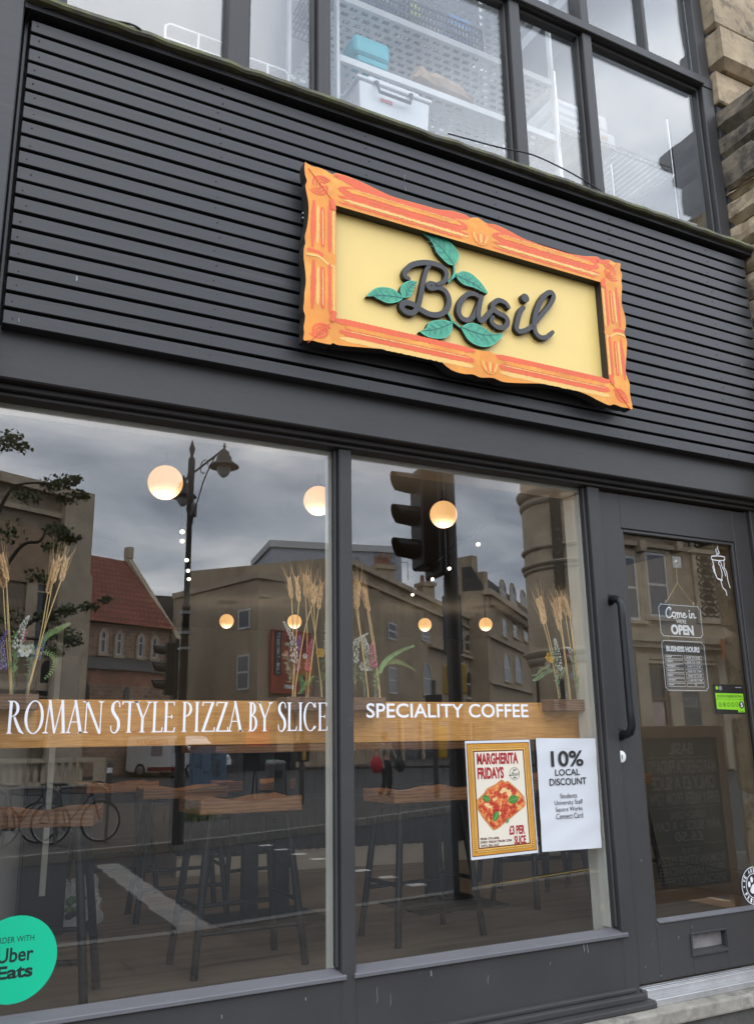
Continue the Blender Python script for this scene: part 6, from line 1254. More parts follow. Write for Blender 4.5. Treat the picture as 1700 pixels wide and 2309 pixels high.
chimney(846, 880, 1288, 1334, 58, 'broad chimney stack with clay pots over the left end of the terrace', 4); chimney(947, 972, 1325, 1356, 66, 'smaller chimney stack farther along the terrace', 2)
WG = Wall(1000, 76, 1093, 71, 1330); t = facade('gabled_house', 'tall blank stained gable wall with a corner chimney behind the terrace', 'building', WG, WG.at(1080, 1290)[1], RENDER, .6)
mb = MB(); a, b = WG.at(1064, 1260)[0], WG.at(1032, 1260)[0]; mb.box(a, b, -.02, .9, 5, WG.at(1048, 1255)[1]); mb.build('chimney', RENDER, t)
WM = Wall(1093, 71, 1206, 92, 1400); zc = WM.at(1140, 1365)[1]; zr = WM.at(1093, 1280)[1]
t = facade('mansard_house', 'ornate stone house with a slate mansard roof and round headed dormers', 'building', WM, zc, STONE, 2); mb = MB(); mb.add([(0, -.2, zc), (WM.len, -.2, zc), (WM.len, 1.2, zr), (0, 1.2, zr), (0, 2.2, zr), (WM.len, 2.2, zr), (WM.len, 2.2, zc), (0, 2.2, zc)], [(0, 1, 2, 3), (3, 2, 5, 4), (1, 6, 5, 2), (0, 3, 4, 7)]); mb.build('mansard_roof', SLATE, t)
mb = MB(); mb.box(-.3, WM.len + .3, -.9, -.001, zc - .5, zc + .1); 
for i in range(26): mb.box(i * WM.len / 26, i * WM.len / 26 + .3, -.7, -.002, zc - 1.3, zc - .51)
for v in (1450, 1545): z = WM.at(1140, v)[1]; mb.box(0, WM.len, -.4, -.001, z - .3, z)
mb.build('cornice', STONEP, t)
for px in ((1132, 1396, 1142, 1436), (1156, 1400, 1165, 1438), (1180, 1409, 1190, 1447)): window(t, WM, px, 'sash', UPVC, STONEP, .3, fw=.14)
for px in ((1136, 1476, 1150, 1537), (1161, 1480, 1175, 1540)): window(t, WM, px, 'arch', UPVC, STONEP, .4, fw=.14)
for px in ((1127, 1316, 1139, 1352), (1150, 1323, 1161, 1360), (1174, 1338, 1184, 1367)): window(t, WM, px, 'arch', UPVC, STONEP, .4, fw=.14)
# rounded classical corner building
Y8 = 26.0; WC = Wall(1385, Y8, 1760, Y8, 1400); xl = F(1385, 1400, Y8).x
dq = ray(1187, 1350); dd = Vector((dq.x, dq.y)).normalized(); lo, hi = .5, 30
for _ in range(60):
    R_ = (lo + hi) / 2; c = Vector((xl, Y8 + R_)) - Vector((0, CAM_Y)); dist = abs(dd.x * c.y - dd.y * c.x)
    if dist > R_: lo = R_
    else: hi = R_
cC = (xl, -(Y8 + R_), 0)
t = thing('round_building', 'rounded classical stone corner building mirrored at the right of the right window', 'building', cC)
def zcy(v): 
    d = ray(1187, v); c = Vector((xl, Y8 + R_)) - Vector((0, CAM_Y)); tt = c.dot(Vector((d.x, d.y))) / (d.x ** 2 + d.y ** 2); return CAM_Z + d.z * tt
mb = MB(); mb.lathe([(R_, -.3), (R_, zcy(1020)), (.01, zcy(1020))], (0, 0, 0), 72); mb.build('drum_wall', STONE, t)
mb = MB()
for v, p, h in ((1040, .35, .5), (1123, .22, .4), (1148, .10, .25), (1250, .12, .16), (1285, .16, .2), (1296, .08, .15), (1476, .30, .35), (1492, .15, .3)):
    z = zcy(v); mb.lathe([(R_ - .05, z - h), (R_ + p * .4, z - h * .9), (R_ + p, z - h * .25), (R_ + p, z), (R_ - .05, z + .08)], (0, 0, 0), 72)
mb.build('moulded_band', STONEP, t)
ORN = mat('carved_dark_stone', (.10, .08, .055), .9, .5, 9, .8, 20, dirt=(.28, .22, .15), dscale=7, damt=.9, dpos=.52)
def drum_pt(u, v):
    d = ray(u, v); q = Vector((d.x, d.y)); c = Vector((xl, Y8 + R_)) - Vector((0, CAM_Y)); a = q.dot(q); b = -2 * q.dot(c); cc_ = c.dot(c) - R_ * R_; ds = b * b - 4 * a * cc_; tt = (-b - math.sqrt(max(0, ds))) / (2 * a); p = q * tt - c; return math.atan2(-p.y, p.x), CAM_Z + d.z * tt
def strip(u0, u1, v0, v1):
    a0, z1 = drum_pt(u0, (v0 + v1) / 2); a1, _ = drum_pt(u1, (v0 + v1) / 2); z1 = drum_pt(u0, v0)[1]; z0 = drum_pt(u0, v1)[1]; mb = MB(); k = 6; rr = R_ + .12; vs = []
    for i in range(k + 1): a = a0 + (a1 - a0) * i / k; vs += [(rr * math.cos(a), rr * math.sin(a), z0), (rr * math.cos(a), rr * math.sin(a), z1), ((R_ - .1) * math.cos(a), (R_ - .1) * math.sin(a), z0), ((R_ - .1) * math.cos(a), (R_ - .1) * math.sin(a), z1)]
    mb.add(vs, [(i * 4, i * 4 + 4, i * 4 + 5, i * 4 + 1) for i in range(k)] + [(0, 1, 3, 2), (k * 4, k * 4 + 2, k * 4 + 3, k * 4 + 1)]); return mb
strip(1246, 1268, 1090, 1330).build('carved_strip', ORN, t)
for (u0, u1, v0, v1) in ((1216, 1262, 1536, 1600),):
    strip(u0, u1, v0, v1).build('arched_opening', DPANE, t)
# flat classical front seen in the door glass
t = facade('classical_building', 'classical stone front with two tall sash windows mirrored in the door glass', 'building', WC, WC.at(1500, 1120)[1], STONE, R_ * .95)
L8 = WC.len; mb = MB()
for v, p, h in ((1436, .5, .3), (1446, .35, .35), (1478, .15, .2), (1492, .2, .12), (1232, .25, .2), (1180, .6, .5)): z = WC.at(1500, v)[1]; mb.box(-.2, L8, -p, -.001, z - h, z)
for u in (1380, 1443, 1512, 1625): a = WC.at(u, 1560)[0]; mb.box(a - .35, a + .35, -.3, -.001, 0, WC.at(1500, 1478)[1])
for u in (1433, 1515): a, z = WC.at(u, 1222); mb.box(a - .18, a + .18, -.45, -.001, z - .5, z)
mb.build('stone_trim', STONEP, t)
for px in ((1397, 1254, 1436, 1398), (1457, 1248, 1504, 1392), (1340, 1262, 1375, 1404)): window(t, WC, px, 'sash', UPVC, STONEP, .28, fw=.11, pane=mat('blue_grey_glass', (.09, .10, .13), .1, .2, .4, spec=.9))
a0, a1 = WC.at(1607, 1300)[0], WC.at(1568, 1300)[0]; z0, z1 = WC.at(1590, 1392)[1], WC.at(1585, 1222)[1]
MB().box(a0 - .25, a1 + .25, -.12, -.001, z0 - .3, z1 + .3).build('pilaster', STONEP, t)
mb = MB(); wst = a1 - a0; cxp = (a0 + a1) / 2; np_ = 6
for i in range(np_):
    zc_ = z0 + (z1 - z0) * (i + .5) / np_; hh = (z1 - z0) / np_
    P = [(cxp + wst * .48 * math.cos(a * .2618) * (1 if math.sin(a * .2618) > -.2 else .6), zc_ + hh * .46 * math.sin(a * .2618)) for a in range(24)]; mb.stroke(P + P[:1], wst * .06, -.145, -.12, 0, caps=False)
    for k in range(-3, 4): an = math.pi / 2 + k * .42; mb.stroke([(cxp + .05 * math.cos(an), zc_ - hh * .25 + .05 * math.sin(an)), (cxp + wst * .33 * math.cos(an), zc_ - hh * .25 + hh * .55 * math.sin(an))], [wst * .03, wst * .085], -.15, -.12, 0)
    for s2 in (-1, 1): mb.stroke([(cxp + s2 * wst * .2, zc_ - hh * .42), (cxp + s2 * wst * .42, zc_ - hh * .5), (cxp + s2 * wst * .45, zc_ - hh * .35)], wst * .06, -.148, -.12, 0)
mb.build('palmette_carving', mat('dark_carving', (.035, .026, .018), .9, .2), t)
a, b = WC.at(1493, 1580)[0], WC.at(1421, 1580)[0]; z0, z1 = .3, WC.at(1450, 1505)[1]
mb = MB(); mb.box(a, b, -.12, -.002, z0, z1); w = mb.build('shop_window', mat('dark_shop_glass', (.045, .045, .045), .12, .4, .8), t); mb = MB(); mb.box((a + b) / 2 - .06, (a + b) / 2 + .06, -.2, -.121, z0, z1); mb.box(a, b, -.2, -.1215, z1 - 1.4, z1 - 1.3); mb.box(a - .1, a, -.22, -.002, z0, z1); mb.box(b, b + .1, -.22, -.002, z0, z1); mb.build('window_bar', BROWN, w)
MB().box(a + .15, a + (b - a) * .45, -.205, -.122, z0 + .8, z1 - 1.5).build('window_poster', mat('faded_poster', (.38, .30, .28), .6, .6, 1.4), w)
a, b = WC.at(1576, 1600)[0], WC.at(1515, 1600)[0]; zz = WC.at(1545, 1560)[1]; d_ = MB().box(a, b, -.10, -.002, .1, zz).build('shop_door', mat('grey_brown_door', (.09, .085, .08), .3, .2, 1), t)
mb = MB(); put_text(mb, 'TRAVEL', a + (b - a) * .15, a + (b - a) * .75, zz - .62, zz - .32, -.105); MB().box(a + (b - a) * .1, a + (b - a) * .8, -.102, -.1005, zz - .68, zz - .26).build('sign_panel', mat('grey_sign_panel', (.25, .25, .24), .5, .1), d_); mb.build('sign_lettering', INK, d_)
ps_, pz_ = WC.at(1609, 1468); o_t = thing('projecting_sign', 'orange projecting shop sign on the classical front', 'sign', WC.loc, WC.rz); MB().box(ps_ - .42, ps_ + .42, -.9, -.8, pz_ - .45, pz_ + .45).build('sign_board', mat('orange_sign', (.65, .17, .03), .5, .05), o_t); MB().box(ps_ - .03, ps_ + .03, -.8, -.001, pz_ + .3, pz_ + .36).build('sign_arm', BLACK, o_t)

# ------------------------------------------------------------------ street furniture
def post_base(u, v): p = G(u, v, .02); return Vector((p.x, -p.y, .02))
LP = F(400, 1905, 0); lpY = G(400, 1905, .02).y
lampx = G(400, 1905, .02).x
ztop = M(457, 992, lpY).z; CAST = mat('black_cast_iron', (.022, .021, .020), .5, .15, 6, .1)
lo_ = (lampx, -lpY, .02); t = thing('street_lamp', 'black cast iron street lamp with two hanging lanterns on a scrolled arm', 'street lamp', lo_)
H_ = ztop - .02
mb = MB(); mb.lathe([(.085, 0), (.085, .9), (.075, 1.0), (.068, 1.05), (.062, 1.2), (.052, H_ * .55), (.066, H_ * .552), (.066, H_ * .56), (.048, H_ * .565), (.042, H_ - 1.25), (.058, H_ - 1.2), (.058, H_ - 1.0), (.048, H_ - .9), (.055, H_ - .35), (.022, H_ - .30), (.05, H_ - .18), (.02, H_ - .08), (.001, H_)], (0, 0, 0), 18); mb.build('pole', CAST, t)
pn_, pf_ = M(506, 1010, lpY - .95), M(414, 1085, lpY + .95)
base = Vector(lo_); an, af = pn_ - base, pf_ - base
za_ = (an.z + af.z) / 2; an.z = af.z = za_
mb = MB(); mb.tube([an, af], .017, 8)
for e in (an, af):
    dr = Vector((e.x, e.y, 0)); mb.tube(smooth_path([Vector((0, 0, za_ - 1.0)), dr * .18 + Vector((0, 0, za_ - .75)), dr * .42 + Vector((0, 0, za_ - .35)), dr * .75 + Vector((0, 0, za_ - .03))], 6), .011, 6)
    c = dr * .40 + Vector((0, 0, za_ - .14)); mb.tube([c + dr.normalized() * .11 * math.cos(a * .5) + Vector((0, 0, .11 * math.sin(a * .5))) for a in range(11)], .008, 6)
mb.build('scrolled_arm', CAST, t)
GL2 = mat('lantern_glass', (.55, .57, .58), .15, .1)
for e in (an, af):
    mb = MB(); mb.lathe([(r_ * 1.3, z_ * 1.3) for r_, z_ in [(.010, .07), (.018, .03), (.012, 0), (.03, -.02), (.058, -.04), (.062, -.08), (.085, -.10), (.095, -.155), (.16, -.20), (.178, -.225), (.165, -.232), (.08, -.21)]], e, 20); l_ = mb.build('lantern', CAST, t); MB().lathe([(r_ * 1.3, z_ * 1.3) for r_, z_ in [(.082, -.215), (.085, -.255), (.06, -.315), (.02, -.35), (.001, -.352)]], e, 16).build('bowl', GL2, l_)
q = M(434, 1150, lpY) - base; mb = MB(); mb.lathe([(.001, .11), (.06, .105), (.07, .08), (.07, -.09), (.06, -.11), (.001, -.11)], (q.x, q.y, q.z), 16); d_ = mb.build('antenna_box', mat('grey_plastic', (.16, .16, .165), .5, .05), t); MB().tube([(q.x, q.y, q.z - .11), (q.x, q.y, q.z - .22), (0, 0, q.z - .22)], .018, 8).build('bracket', CAST, d_)
mb = MB()
for v in (1385, 1430, 1465): z = M(440, v, lpY).z; mb.box(-.085, .085, -.075, .075, z - .03, z + .012)
mb.build('strap', METAL, t)

def signal(name_label, base, heads, ztop, yaw, group='traffic signals'):
    t = thing('traffic_light', name_label, 'traffic light', base, yaw, group); MB().lathe([(.085, 0), (.085, 1.2), (.072, 1.25), (.072, ztop), (.001, ztop + .02)], (0, 0, 0), 14).build('pole', CAST, t)
    for (z0, n) in heads:
        mb = MB(); mb.box(-.36, -.12, -.15, .15, z0, z0 + .34 * n); mb.box(-.20, -.12, -.20, .20, z0 - .08, z0 + .34 * n + .08); hd = mb.build('signal_head', BLACK, t, .02); 
        for k in range(n):
            c = z0 + .17 + .34 * k; mb = MB(); nn = 10; vs = []
            for i in range(nn + 1):
                a = -.45 + (math.pi + .9) * i / nn; vs += [(-.361, .125 * math.cos(a), c + .125 * math.sin(a)), (-.56 - .05 * math.sin(a), .115 * math.cos(a), c + .02 + .115 * math.sin(a))]
            mb.add(vs, [(2 * i, 2 * i + 2, 2 * i + 3, 2 * i + 1) for i in range(nn)]); mb.build('hood', BLACK, hd)
        MB().box(-.119, .06, -.03, .03, z0 + .1, z0 + .16).build('bracket', CAST, t)
    return t
z1 = M(990, 1058, 4.55).z
s1 = signal('near traffic light whose hooded black head rises behind the right window reflection', (4.79, -4.40, 0), [(M(990, 1292, 4.55).z, 3)], z1 + .5, 0.15)
hb = G(400, 1850, .02); s2 = signal('black traffic light with three hooded lamps beside the lantern pole', (hb.x, -hb.y, .02), [(M(365, 1570, hb.y).z, 3)], M(410, 1405, hb.y).z, .1)
hb = G(985, 1800, .02); yb = thing('crossing_post', 'black crossing post with yellow plastic covers on its push button boxes', 'post', (hb.x, -hb.y, .02)); MB().lathe([(.07, 0), (.06, 2.9), (.001, 2.92)], (0, 0, 0), 12).build('pole', CAST, yb)
MB().box(-.14, .20, -.2, .1, 1.9, 2.55).build('signal_box', BLACK, yb, .02); mb = MB(); mb.box(.04, .30, -.18, .12, .95, 1.75); mb.build('yellow_cover', YELB, yb, .05, 2)
yb2 = thing('crossing_post', 'yellow cased signal box on a post beyond the near traffic light', 'post', (M(1026, 1560, 9.5).x, -9.5, .02)); zq = M(1026, 1535, 9.5).z; MB().lathe([(.06, 0), (.06, zq + 2.2), (.001, zq + 2.22)], (0, 0, 0), 12).build('pole', CAST, yb2); MB().box(-.15, .15, -.15, .15, zq - .25, zq + .25).build('yellow_box', YELB, yb2, .04, 2); MB().box(-.12, .12, -.14, .14, zq + .4, zq + 1.4).build('signal_head', BLACK, yb2, .03)

# leaning tree at the left: trunk out of the picture, limbs reaching into the reflection
def tree(label, base, limbs, clumps, nleaf, group=None, trunk=.16, leaf=(.05, .10)):
    t = thing('street_tree', label, 'tree', base, 0, group); b = Vector(base); mb = MB(b)
    for L_ in limbs: S_ = smooth_path(L_[0], 6); n = len(S_); mb.tube(S_, [L_[1] + (L_[2] - L_[1]) * i / (n - 1) for i in range(n)], 7)
    mb.build('trunk', BARK, t); mb = MB(b)
    for (c, r, k) in clumps:
        c = Vector(c)
        for i in range(int(nleaf * k)):
            d = Vector((rnd.gauss(0, 1), rnd.gauss(0, 1), rnd.gauss(0, .75))); d = d.normalized() * r * rnd.random() ** .45; p = c + Vector((d.x * 1.25, d.y * 1.25, d.z * .75))
            a = Vector((rnd.gauss(0, 1), rnd.gauss(0, 1), rnd.gauss(0, .6))).normalized(); e = a.cross(Vector((rnd.gauss(0, 1), rnd.gauss(0, 1), rnd.gauss(0, 1)))).normalized(); l = rnd.uniform(*leaf)
            mb.add([p, p + a * l * .5 + e * l * .35, p + a * l, p + a * l * .5 - e * l * .35], [(0, 1, 2, 3)])
    mb.build('crown', TREEG, t); return t
TY = 12.5; T_ = lambda u, v, y=TY: M(u, v, y)
tb_ = Vector((T_(-60, 1500).x, -TY, .02)); tp = [tb_, Vector((tb_.x, -TY, 2.2)), T_(-60, 1330)]
cl = [((-8, 1000), .28, .6), ((28, 988), .17, .4), ((50, 1008), .11, .2), ((60, 1118), .18, .3), ((122, 1092), .19, .5), ((150, 1084), .15, .4), ((172, 1080), .09, .2), ((182, 1118), .11, .25), ((150, 1124), .17, .35), ((132, 1197), .19, .5), ((158, 1215), .13, .35), ((118, 1234), .15, .35), ((90, 1300), .18, .25), ((110, 1394), .20, .4), ((150, 1377), .17, .4), ((200, 1369), .12, .25), ((238, 1352), .08, .18), ((142, 1432), .2, .45), ((122, 1468), .16, .35), ((10, 1200), .3, .35), ((20, 1400), .3, .35), ((160, 1447), .14, .25), ((-150, 1000), .5, 1.1), ((-230, 1100), .6, 1.3), ((-160, 1190), .5, 1.1), ((-250, 930), .5, 1.1), ((-170, 850), .5, 1.0), ((-320, 1020), .55, 1.1), ((-300, 1220), .5, 1.0), ((-190, 1320), .4, .8)]
tree('leafy street tree whose branches reach in from the left edge of the reflection', tb_, [(tp, .17, .10), ([T_(-60, 1330), T_(-20, 1200), T_(20, 1110), T_(60, 1090), T_(150, 1090)], .05, .008), ([T_(-60, 1400), T_(40, 1240), T_(90, 1220), T_(112, 1185), T_(150, 1190)], .04, .008), ([T_(-60, 1480), T_(40, 1420), T_(110, 1385), T_(180, 1370), T_(250, 1350)], .04, .006), ([T_(-60, 1420), T_(60, 1440), T_(140, 1440)], .04, .01), ([T_(-60, 1330), T_(-130, 1150), T_(-180, 980), T_(-170, 850)], .09, .015), ([T_(-60, 1330), T_(-200, 1200), T_(-310, 1050)], .07, .015)],
     [(T_(u, v, TY + rnd.uniform(-.5, .5)), r, k) for (u, v), r, k in cl], 420, leaf=(.045, .09))
hb = G(432, 1851, .02); b_ = Vector((hb.x, -hb.y, .02)); mb = MB()
for i in range(260): a = rnd.uniform(0, 6.28); r = abs(rnd.gauss(0, .25)); p = Vector((r * math.cos(a), r * math.sin(a), 0)); mb.add([p + Vector((-.012, 0, 0)), p + Vector((.012, 0, 0)), p + Vector((rnd.gauss(0, .06), rnd.gauss(0, .06), rnd.uniform(.08, .28)))], [(0, 1, 2)])
tag(mb.build('grass_tuft', TREEG, None, loc=b_), kind='stuff')
# bicycles on hoop stands
def bike(label, base, yaw):
    t = thing('bicycle', label, 'bicycle', base, yaw, 'bicycles on the hoop stands'); 
    for x in (-.52, .52):
        mb = MB(); c = Vector((x, 0, .34)); mb.tube([c + Vector((.325 * math.cos(2 * math.pi * i / 28), 0, .325 * math.sin(2 * math.pi * i / 28))) for i in range(29)], .018, 6, 0)
        mb.tube([c + Vector((.30 * math.cos(2 * math.pi * i / 28), 0, .30 * math.sin(2 * math.pi * i / 28))) for i in range(29)], .009, 5, 1)
        for i in range(9): a = i * .6981; mb.tube([c, c + Vector((.30 * math.cos(a), 0, .30 * math.sin(a)))], .0018, 3, 1)
        mb.tube([c - Vector((0, .05, 0)), c + Vector((0, .05, 0))], .02, 8, 1); mb.build('wheel', [BLACK, METAL], t)
    mb = MB(); A, B_, C_, D_, E_ = Vector((-.52, 0, .34)), Vector((-.06, 0, .28)), Vector((-.2, 0, .82)), Vector((.36, 0, .80)), Vector((.52, 0, .34))
    for p, q in ((A, B_), (B_, C_), (C_, D_), (B_, D_), (A, C_), (D_, E_), (D_, D_ + Vector((-.03, 0, .14)))): mb.tube([p, q], .016, 7)
    mb.build('frame', mat('bike_paint', (.03, .035, .05), .35, .1), t)
    mb = MB(); mb.box(-.33, -.07, -.065, .065, .93, .97); mb.tube([C_, (-.2, 0, .94)], .014, 6); mb.build('saddle', BLACK, t, .02)
    mb = MB(); mb.tube(smooth_path([(.48, -.22, .86), (.50, -.22, .94), (.40, -.22, .98), (.34, 0, .97), (.40, .22, .98), (.50, .22, .94), (.48, .22, .86)], 4), .014, 6); mb.build('handlebar', BLACK, t)
    mb = MB(); mb.lathe([(.001, -.03), (.09, -.03), (.09, -.025), (.001, -.025)], (-.06, 0, .28), 14, axis='y'); mb.tube([(-.06, -.05, .28), (.04, -.08, .16)], .012, 6); mb.build('crankset', METAL, t); return t
bx = G(255, 1895, .02); STANDM = mat('dull_steel', (.12, .12, .12), .45, .1, metal=.5)
b0 = None
for i in range(4):
    x, y = bx.x - .66 - i * .70, -(bx.y + .05 * i)
    lb_ = ['rightmost bicycle of the parked row beside the lantern pole', 'second bicycle from the right in the parked row', 'third bicycle from the right in the parked row', 'leftmost bicycle of the parked row', 'leftmost bicycle of the parked row', 'leftmost bicycle of the parked row'][i]
    if i == 0: b0 = bike(lb_, (x, y, .02), .45); b0.scale = (.88, .88, .88); b_ = b0
    else: b_ = copy_tree(b0); b_.location = (x, y, .02); b_['label'] = lb_; b_.rotation_euler = (0, 0, .45 + rnd.uniform(-.12, .12))
    h = MB(); h.tube(smooth_path([(-.38, 0, 0), (-.38, 0, .68), (-.33, 0, .77), (-.25, 0, .80), (.25, 0, .80), (.33, 0, .77), (.38, 0, .68), (.38, 0, 0)], 4), .024, 8); ho = h.build('hoop_stand', STANDM); ho.location = (x + .12, y + .26, .02); ho.rotation_euler = (0, 0, .5)
    tag(ho, ['rightmost steel hoop stand of the bicycle row', 'second steel hoop stand from the right', 'third steel hoop stand from the right', 'leftmost steel hoop stand of the bicycle row', 'leftmost steel hoop stand of the bicycle row', 'leftmost steel hoop stand of the bicycle row'][i], 'bike stand', 'hoop stands')
# stone balustrade
g0, g1 = G(-60, 1782, .02), G(234, 1776, .02); d = Vector((g1.x - g0.x, -(g1.y - g0.y), 0)); L_ = d.length
t = thing('balustrade', 'pale stone balustrade with turned balusters beyond the bicycles', 'balustrade', (g0.x, -g0.y, .02), math.atan2(d.y, d.x)); MB().box(0, L_, -.2, .2, 0, .22).build('plinth', STONEP, t); MB().box(0, L_, -.18, .18, .86, 1.02).build('coping', STONEP, t); mb = MB(); mb.box(L_ - .35, L_, -.21, .21, .221, .859); mb.box(0, .35, -.21, .21, .221, .859); mb.build('pier', STONEP, t)
nbal = int((L_ - .8) / .26); prof = [(.07, .221), (.09, .26), (.06, .30), (.10, .45), (.09, .55), (.05, .70), (.07, .78), (.08, .859)]
bl_ = MB().lathe(prof, (0, 0, 0), 8).build('baluster', STONEP, t); bl_.location = (.5, 0, 0)
for i in range(1, nbal): c = bl_.copy(); COL.objects.link(c); c.location = (.5 + i * .26, 0, 0)
# vehicles
def vehicle(name, label, cat, base, yaw, prof, width, body_m, wheels, wins, extras, lights, Lg):
    t = thing(name, label, cat, base, yaw); mb = MB(); mb.extr(prof, (0, width / 2, 0), (1, 0, 0), (0, 0, 1), (0, -1, 0), width, 0); mb.build('body', body_m, t, .05, 2)
    for x, r in wheels:
        for s2 in (-1, 1):
            y = s2 * (width / 2 - .10); mb = MB(); mb.lathe([(.001, -.11), (r * .6, -.11), (r * .95, -.11), (r, -.07), (r, .07), (r * .95, .11), (.001, .11)], (x, y, r), 20, axis='y'); w = mb.build('wheel', BLACK, t); mb = MB(); mb.lathe([(.001, .125), (r * .55, .125), (r * .62, .112)], (x, y, r), 16, axis='y') if s2 > 0 else mb.lathe([(.001, -.125), (r * .55, -.125), (r * .62, -.112)], (x, y, r), 16, axis='y'); mb.build('rim', METAL, w)
    for poly in wins:
        for s2 in (-1, 1): mb = MB(); mb.extr(poly, (0, s2 * (width / 2 + .004), 0), (1, 0, 0), (0, 0, 1), (0, -s2, 0), .03); mb.build('side_window', DPANE, t)
    for (nm, m, a) in extras: mb = MB(); mb.box(*a); mb.build(nm, m, t, .015)
    for (a) in lights: mb = MB(); mb.box(*a); mb.build('headlight', mat('headlight_lens', (.6, .62, .65), .1, .05), t, .02)
    return t
DKRED = mat('dark_red_stripe', (.22, .03, .03), .5, .08)
WBODY = mat('white_van_paint', (.80, .81, .82), .3, .04, coat=.4)
vp = [(0, .35), (.25, .25), (4.7, .25), (5.0, .38), (5.03, .75), (4.85, 1.02), (4.15, 1.18), (3.45, 1.88), (3.2, 1.96), (.15, 1.98), (.04, 1.85)]
va, vb2 = G(317, 1740, .0), G(420, 1748, .0); va = Vector((F(312, 1742, 44).x, -44)); vb2 = Vector((F(421, 1746, 41.5).x, -41.5)); dv = vb2 - va
vn = vehicle('delivery_van', 'white delivery van with a dark red band along its sill mirrored under the board', 'van', (va.x, va.y, RZ), math.atan2(dv.y, dv.x), vp, 1.95, WBODY, [(.95, .34), (4.05, .34)], [[(3.05, 1.15), (4.02, 1.15), (3.42, 1.78), (3.05, 1.80)]], [('red_band', DKRED, (1.4, 3.6, .976, .985, .30, .50)), ('red_band', DKRED, (1.4, 3.6, -.985, -.976, .30, .50)), ('side_panel', mat('grey_print', (.35, .30, .30), .5, .3, 9), (1.6, 2.3, .976, .982, 1.0, 1.5)), ('bumper', BLACK, (4.99, 5.06, -.9, .9, .3, .55)), ('windscreen', DPANE, (3.6, 4.05, -.8, .8, 1.25, 1.3))], [(4.9, 5.02, -.85, -.6, .78, .95), (4.9, 5.02, .6, .85, .78, .95)], 5)
mb = MB(); put_text(mb, 'PIZZERIA', .6, 2.6, 1.55, 1.78, 0, fn=lambda x, z: (3.2 - x, .983, z)); mb.build('side_lettering', REDP, vn)
cp = [(0, .4), (.1, .25), (4.2, .25), (4.35, .45), (4.3, .72), (3.4, .92), (2.6, 1.42), (1.0, 1.45), (.25, .95), (.02, .85)]
ca = G(150, 1722, 0); vehicle('parked_car', 'silver car seen beyond the balustrade mirrored under the board', 'car', (F(108, 1715, 60).x, -60, RZ), .1, cp, 1.75, mat('silver_paint', (.42, .43, .44), .25, .04, coat=.5), [(.8, .31), (3.5, .31)], [[(1.05, .95), (3.1, .95), (2.55, 1.36), (1.1, 1.38)]], [('bumper', BLACK, (4.32, 4.38, -.75, .75, .28, .5)), ('number_plate', WHITE, (4.381, 4.39, -.25, .25, .42, .52))], [(4.2, 4.36, -.78, -.5, .58, .74), (4.2, 4.36, .5, .78, .58, .74)], 4.4)
# cabinet, barrier board, bollard post, waste bin
q = G(467, 1778, .02); t = thing('utility_cabinet', 'blue grey street cabinet covered in dark graffiti', 'cabinet', (q.x, -q.y, .02)); mb = MB(); mb.box(-.55, .55, -.3, .3, .08, 1.35); mb.build('cabinet_body', mat('blue_grey_paint', (.06, .11, .17), .5, .2, 3), t, .02); MB().box(-.6, .6, -.34, .34, 0, .079).build('base', KERB, t); MB().box(-.6, .6, -.34, .34, 1.351, 1.42).build('cabinet_lid', mat('dark_blue_paint', (.03, .05, .08), .5, .1), t, .01)
mb = MB()
for k in range(7): x = rnd.uniform(-.4, .3); z = rnd.uniform(.3, 1.0); mb.tube(smooth_path([(x + rnd.uniform(-.15, .25), .304, z + rnd.uniform(-.2, .25)) for _ in range(6)], 4), .012, 4)
mb.build('graffiti', INK, t)
q = G(607, 1803, RZ); t = thing('barrier_sign', 'black road sign board on folding metal legs standing in the road', 'sign', (q.x, -q.y, RZ), .1)
mb = MB()
for sx in (-.42, .42):
    for sy in (-.3, .3): mb.tube([(sx, sy * .15, 1.0), (sx, sy, 0)], .02, 6)
mb.tube([(-.42, .3, .25), (.42, .3, .25)], .015, 6); mb.build('folding_legs', BLACK, t); MB().box(-.75, .75, -.02, .03, .78, 1.28).build('sign_plate', BLACK, t, .02); MB().box(-.12, .25, .031, .036, .9, 1.08).build('sticker', mat('green_label', (.10, .28, .15), .5, .1), t)
q = G(620, 1795, .02); t = thing('litter_bin', 'small grey litter bin beside the road sign board', 'bin', (q.x, -q.y, 0.0)); MB().lathe([(.22, 0), (.26, .05), (.28, .85), (.30, .87), (.24, .95), (.001, .97)], (0, 0, 0), 18).build('bin_body', mat('grey_bin_plastic', (.18, .18, .18), .5, .1), t); MB().box(-.1, .1, .27, .29, .5, .7).build('bin_opening', BLACK, t)
q = G(243, 1815, .02); t = thing('bollard', 'slim black bollard with a white band near the bicycles', 'bollard', (q.x, -q.y, .02)); MB().lathe([(.07, 0), (.065, .95), (.05, 1.0), (.001, 1.03)], (0, 0, 0), 12).build('post', CAST, t); MB().lathe([(.067, .75), (.068, .76), (.068, .86), (.067, .87)], (0, 0, 0), 12).build('band', WHITE, t)
q = G(680, 1812, .02); t = thing('traffic_light', 'short black signal post with a yellow button box near the road sign board', 'traffic light', (q.x, -q.y, .02), 0, 'traffic signals'); MB().lathe([(.06, 0), (.055, 3.0), (.001, 3.02)], (0, 0, 0), 12).build('pole', CAST, t); MB().box(-.16, .16, -.14, .14, .95, 1.45).build('button_box', BLACK, t, .03); MB().box(-.05, .05, .141, .15, 1.0, 1.2).build('yellow_button', YELB, t)

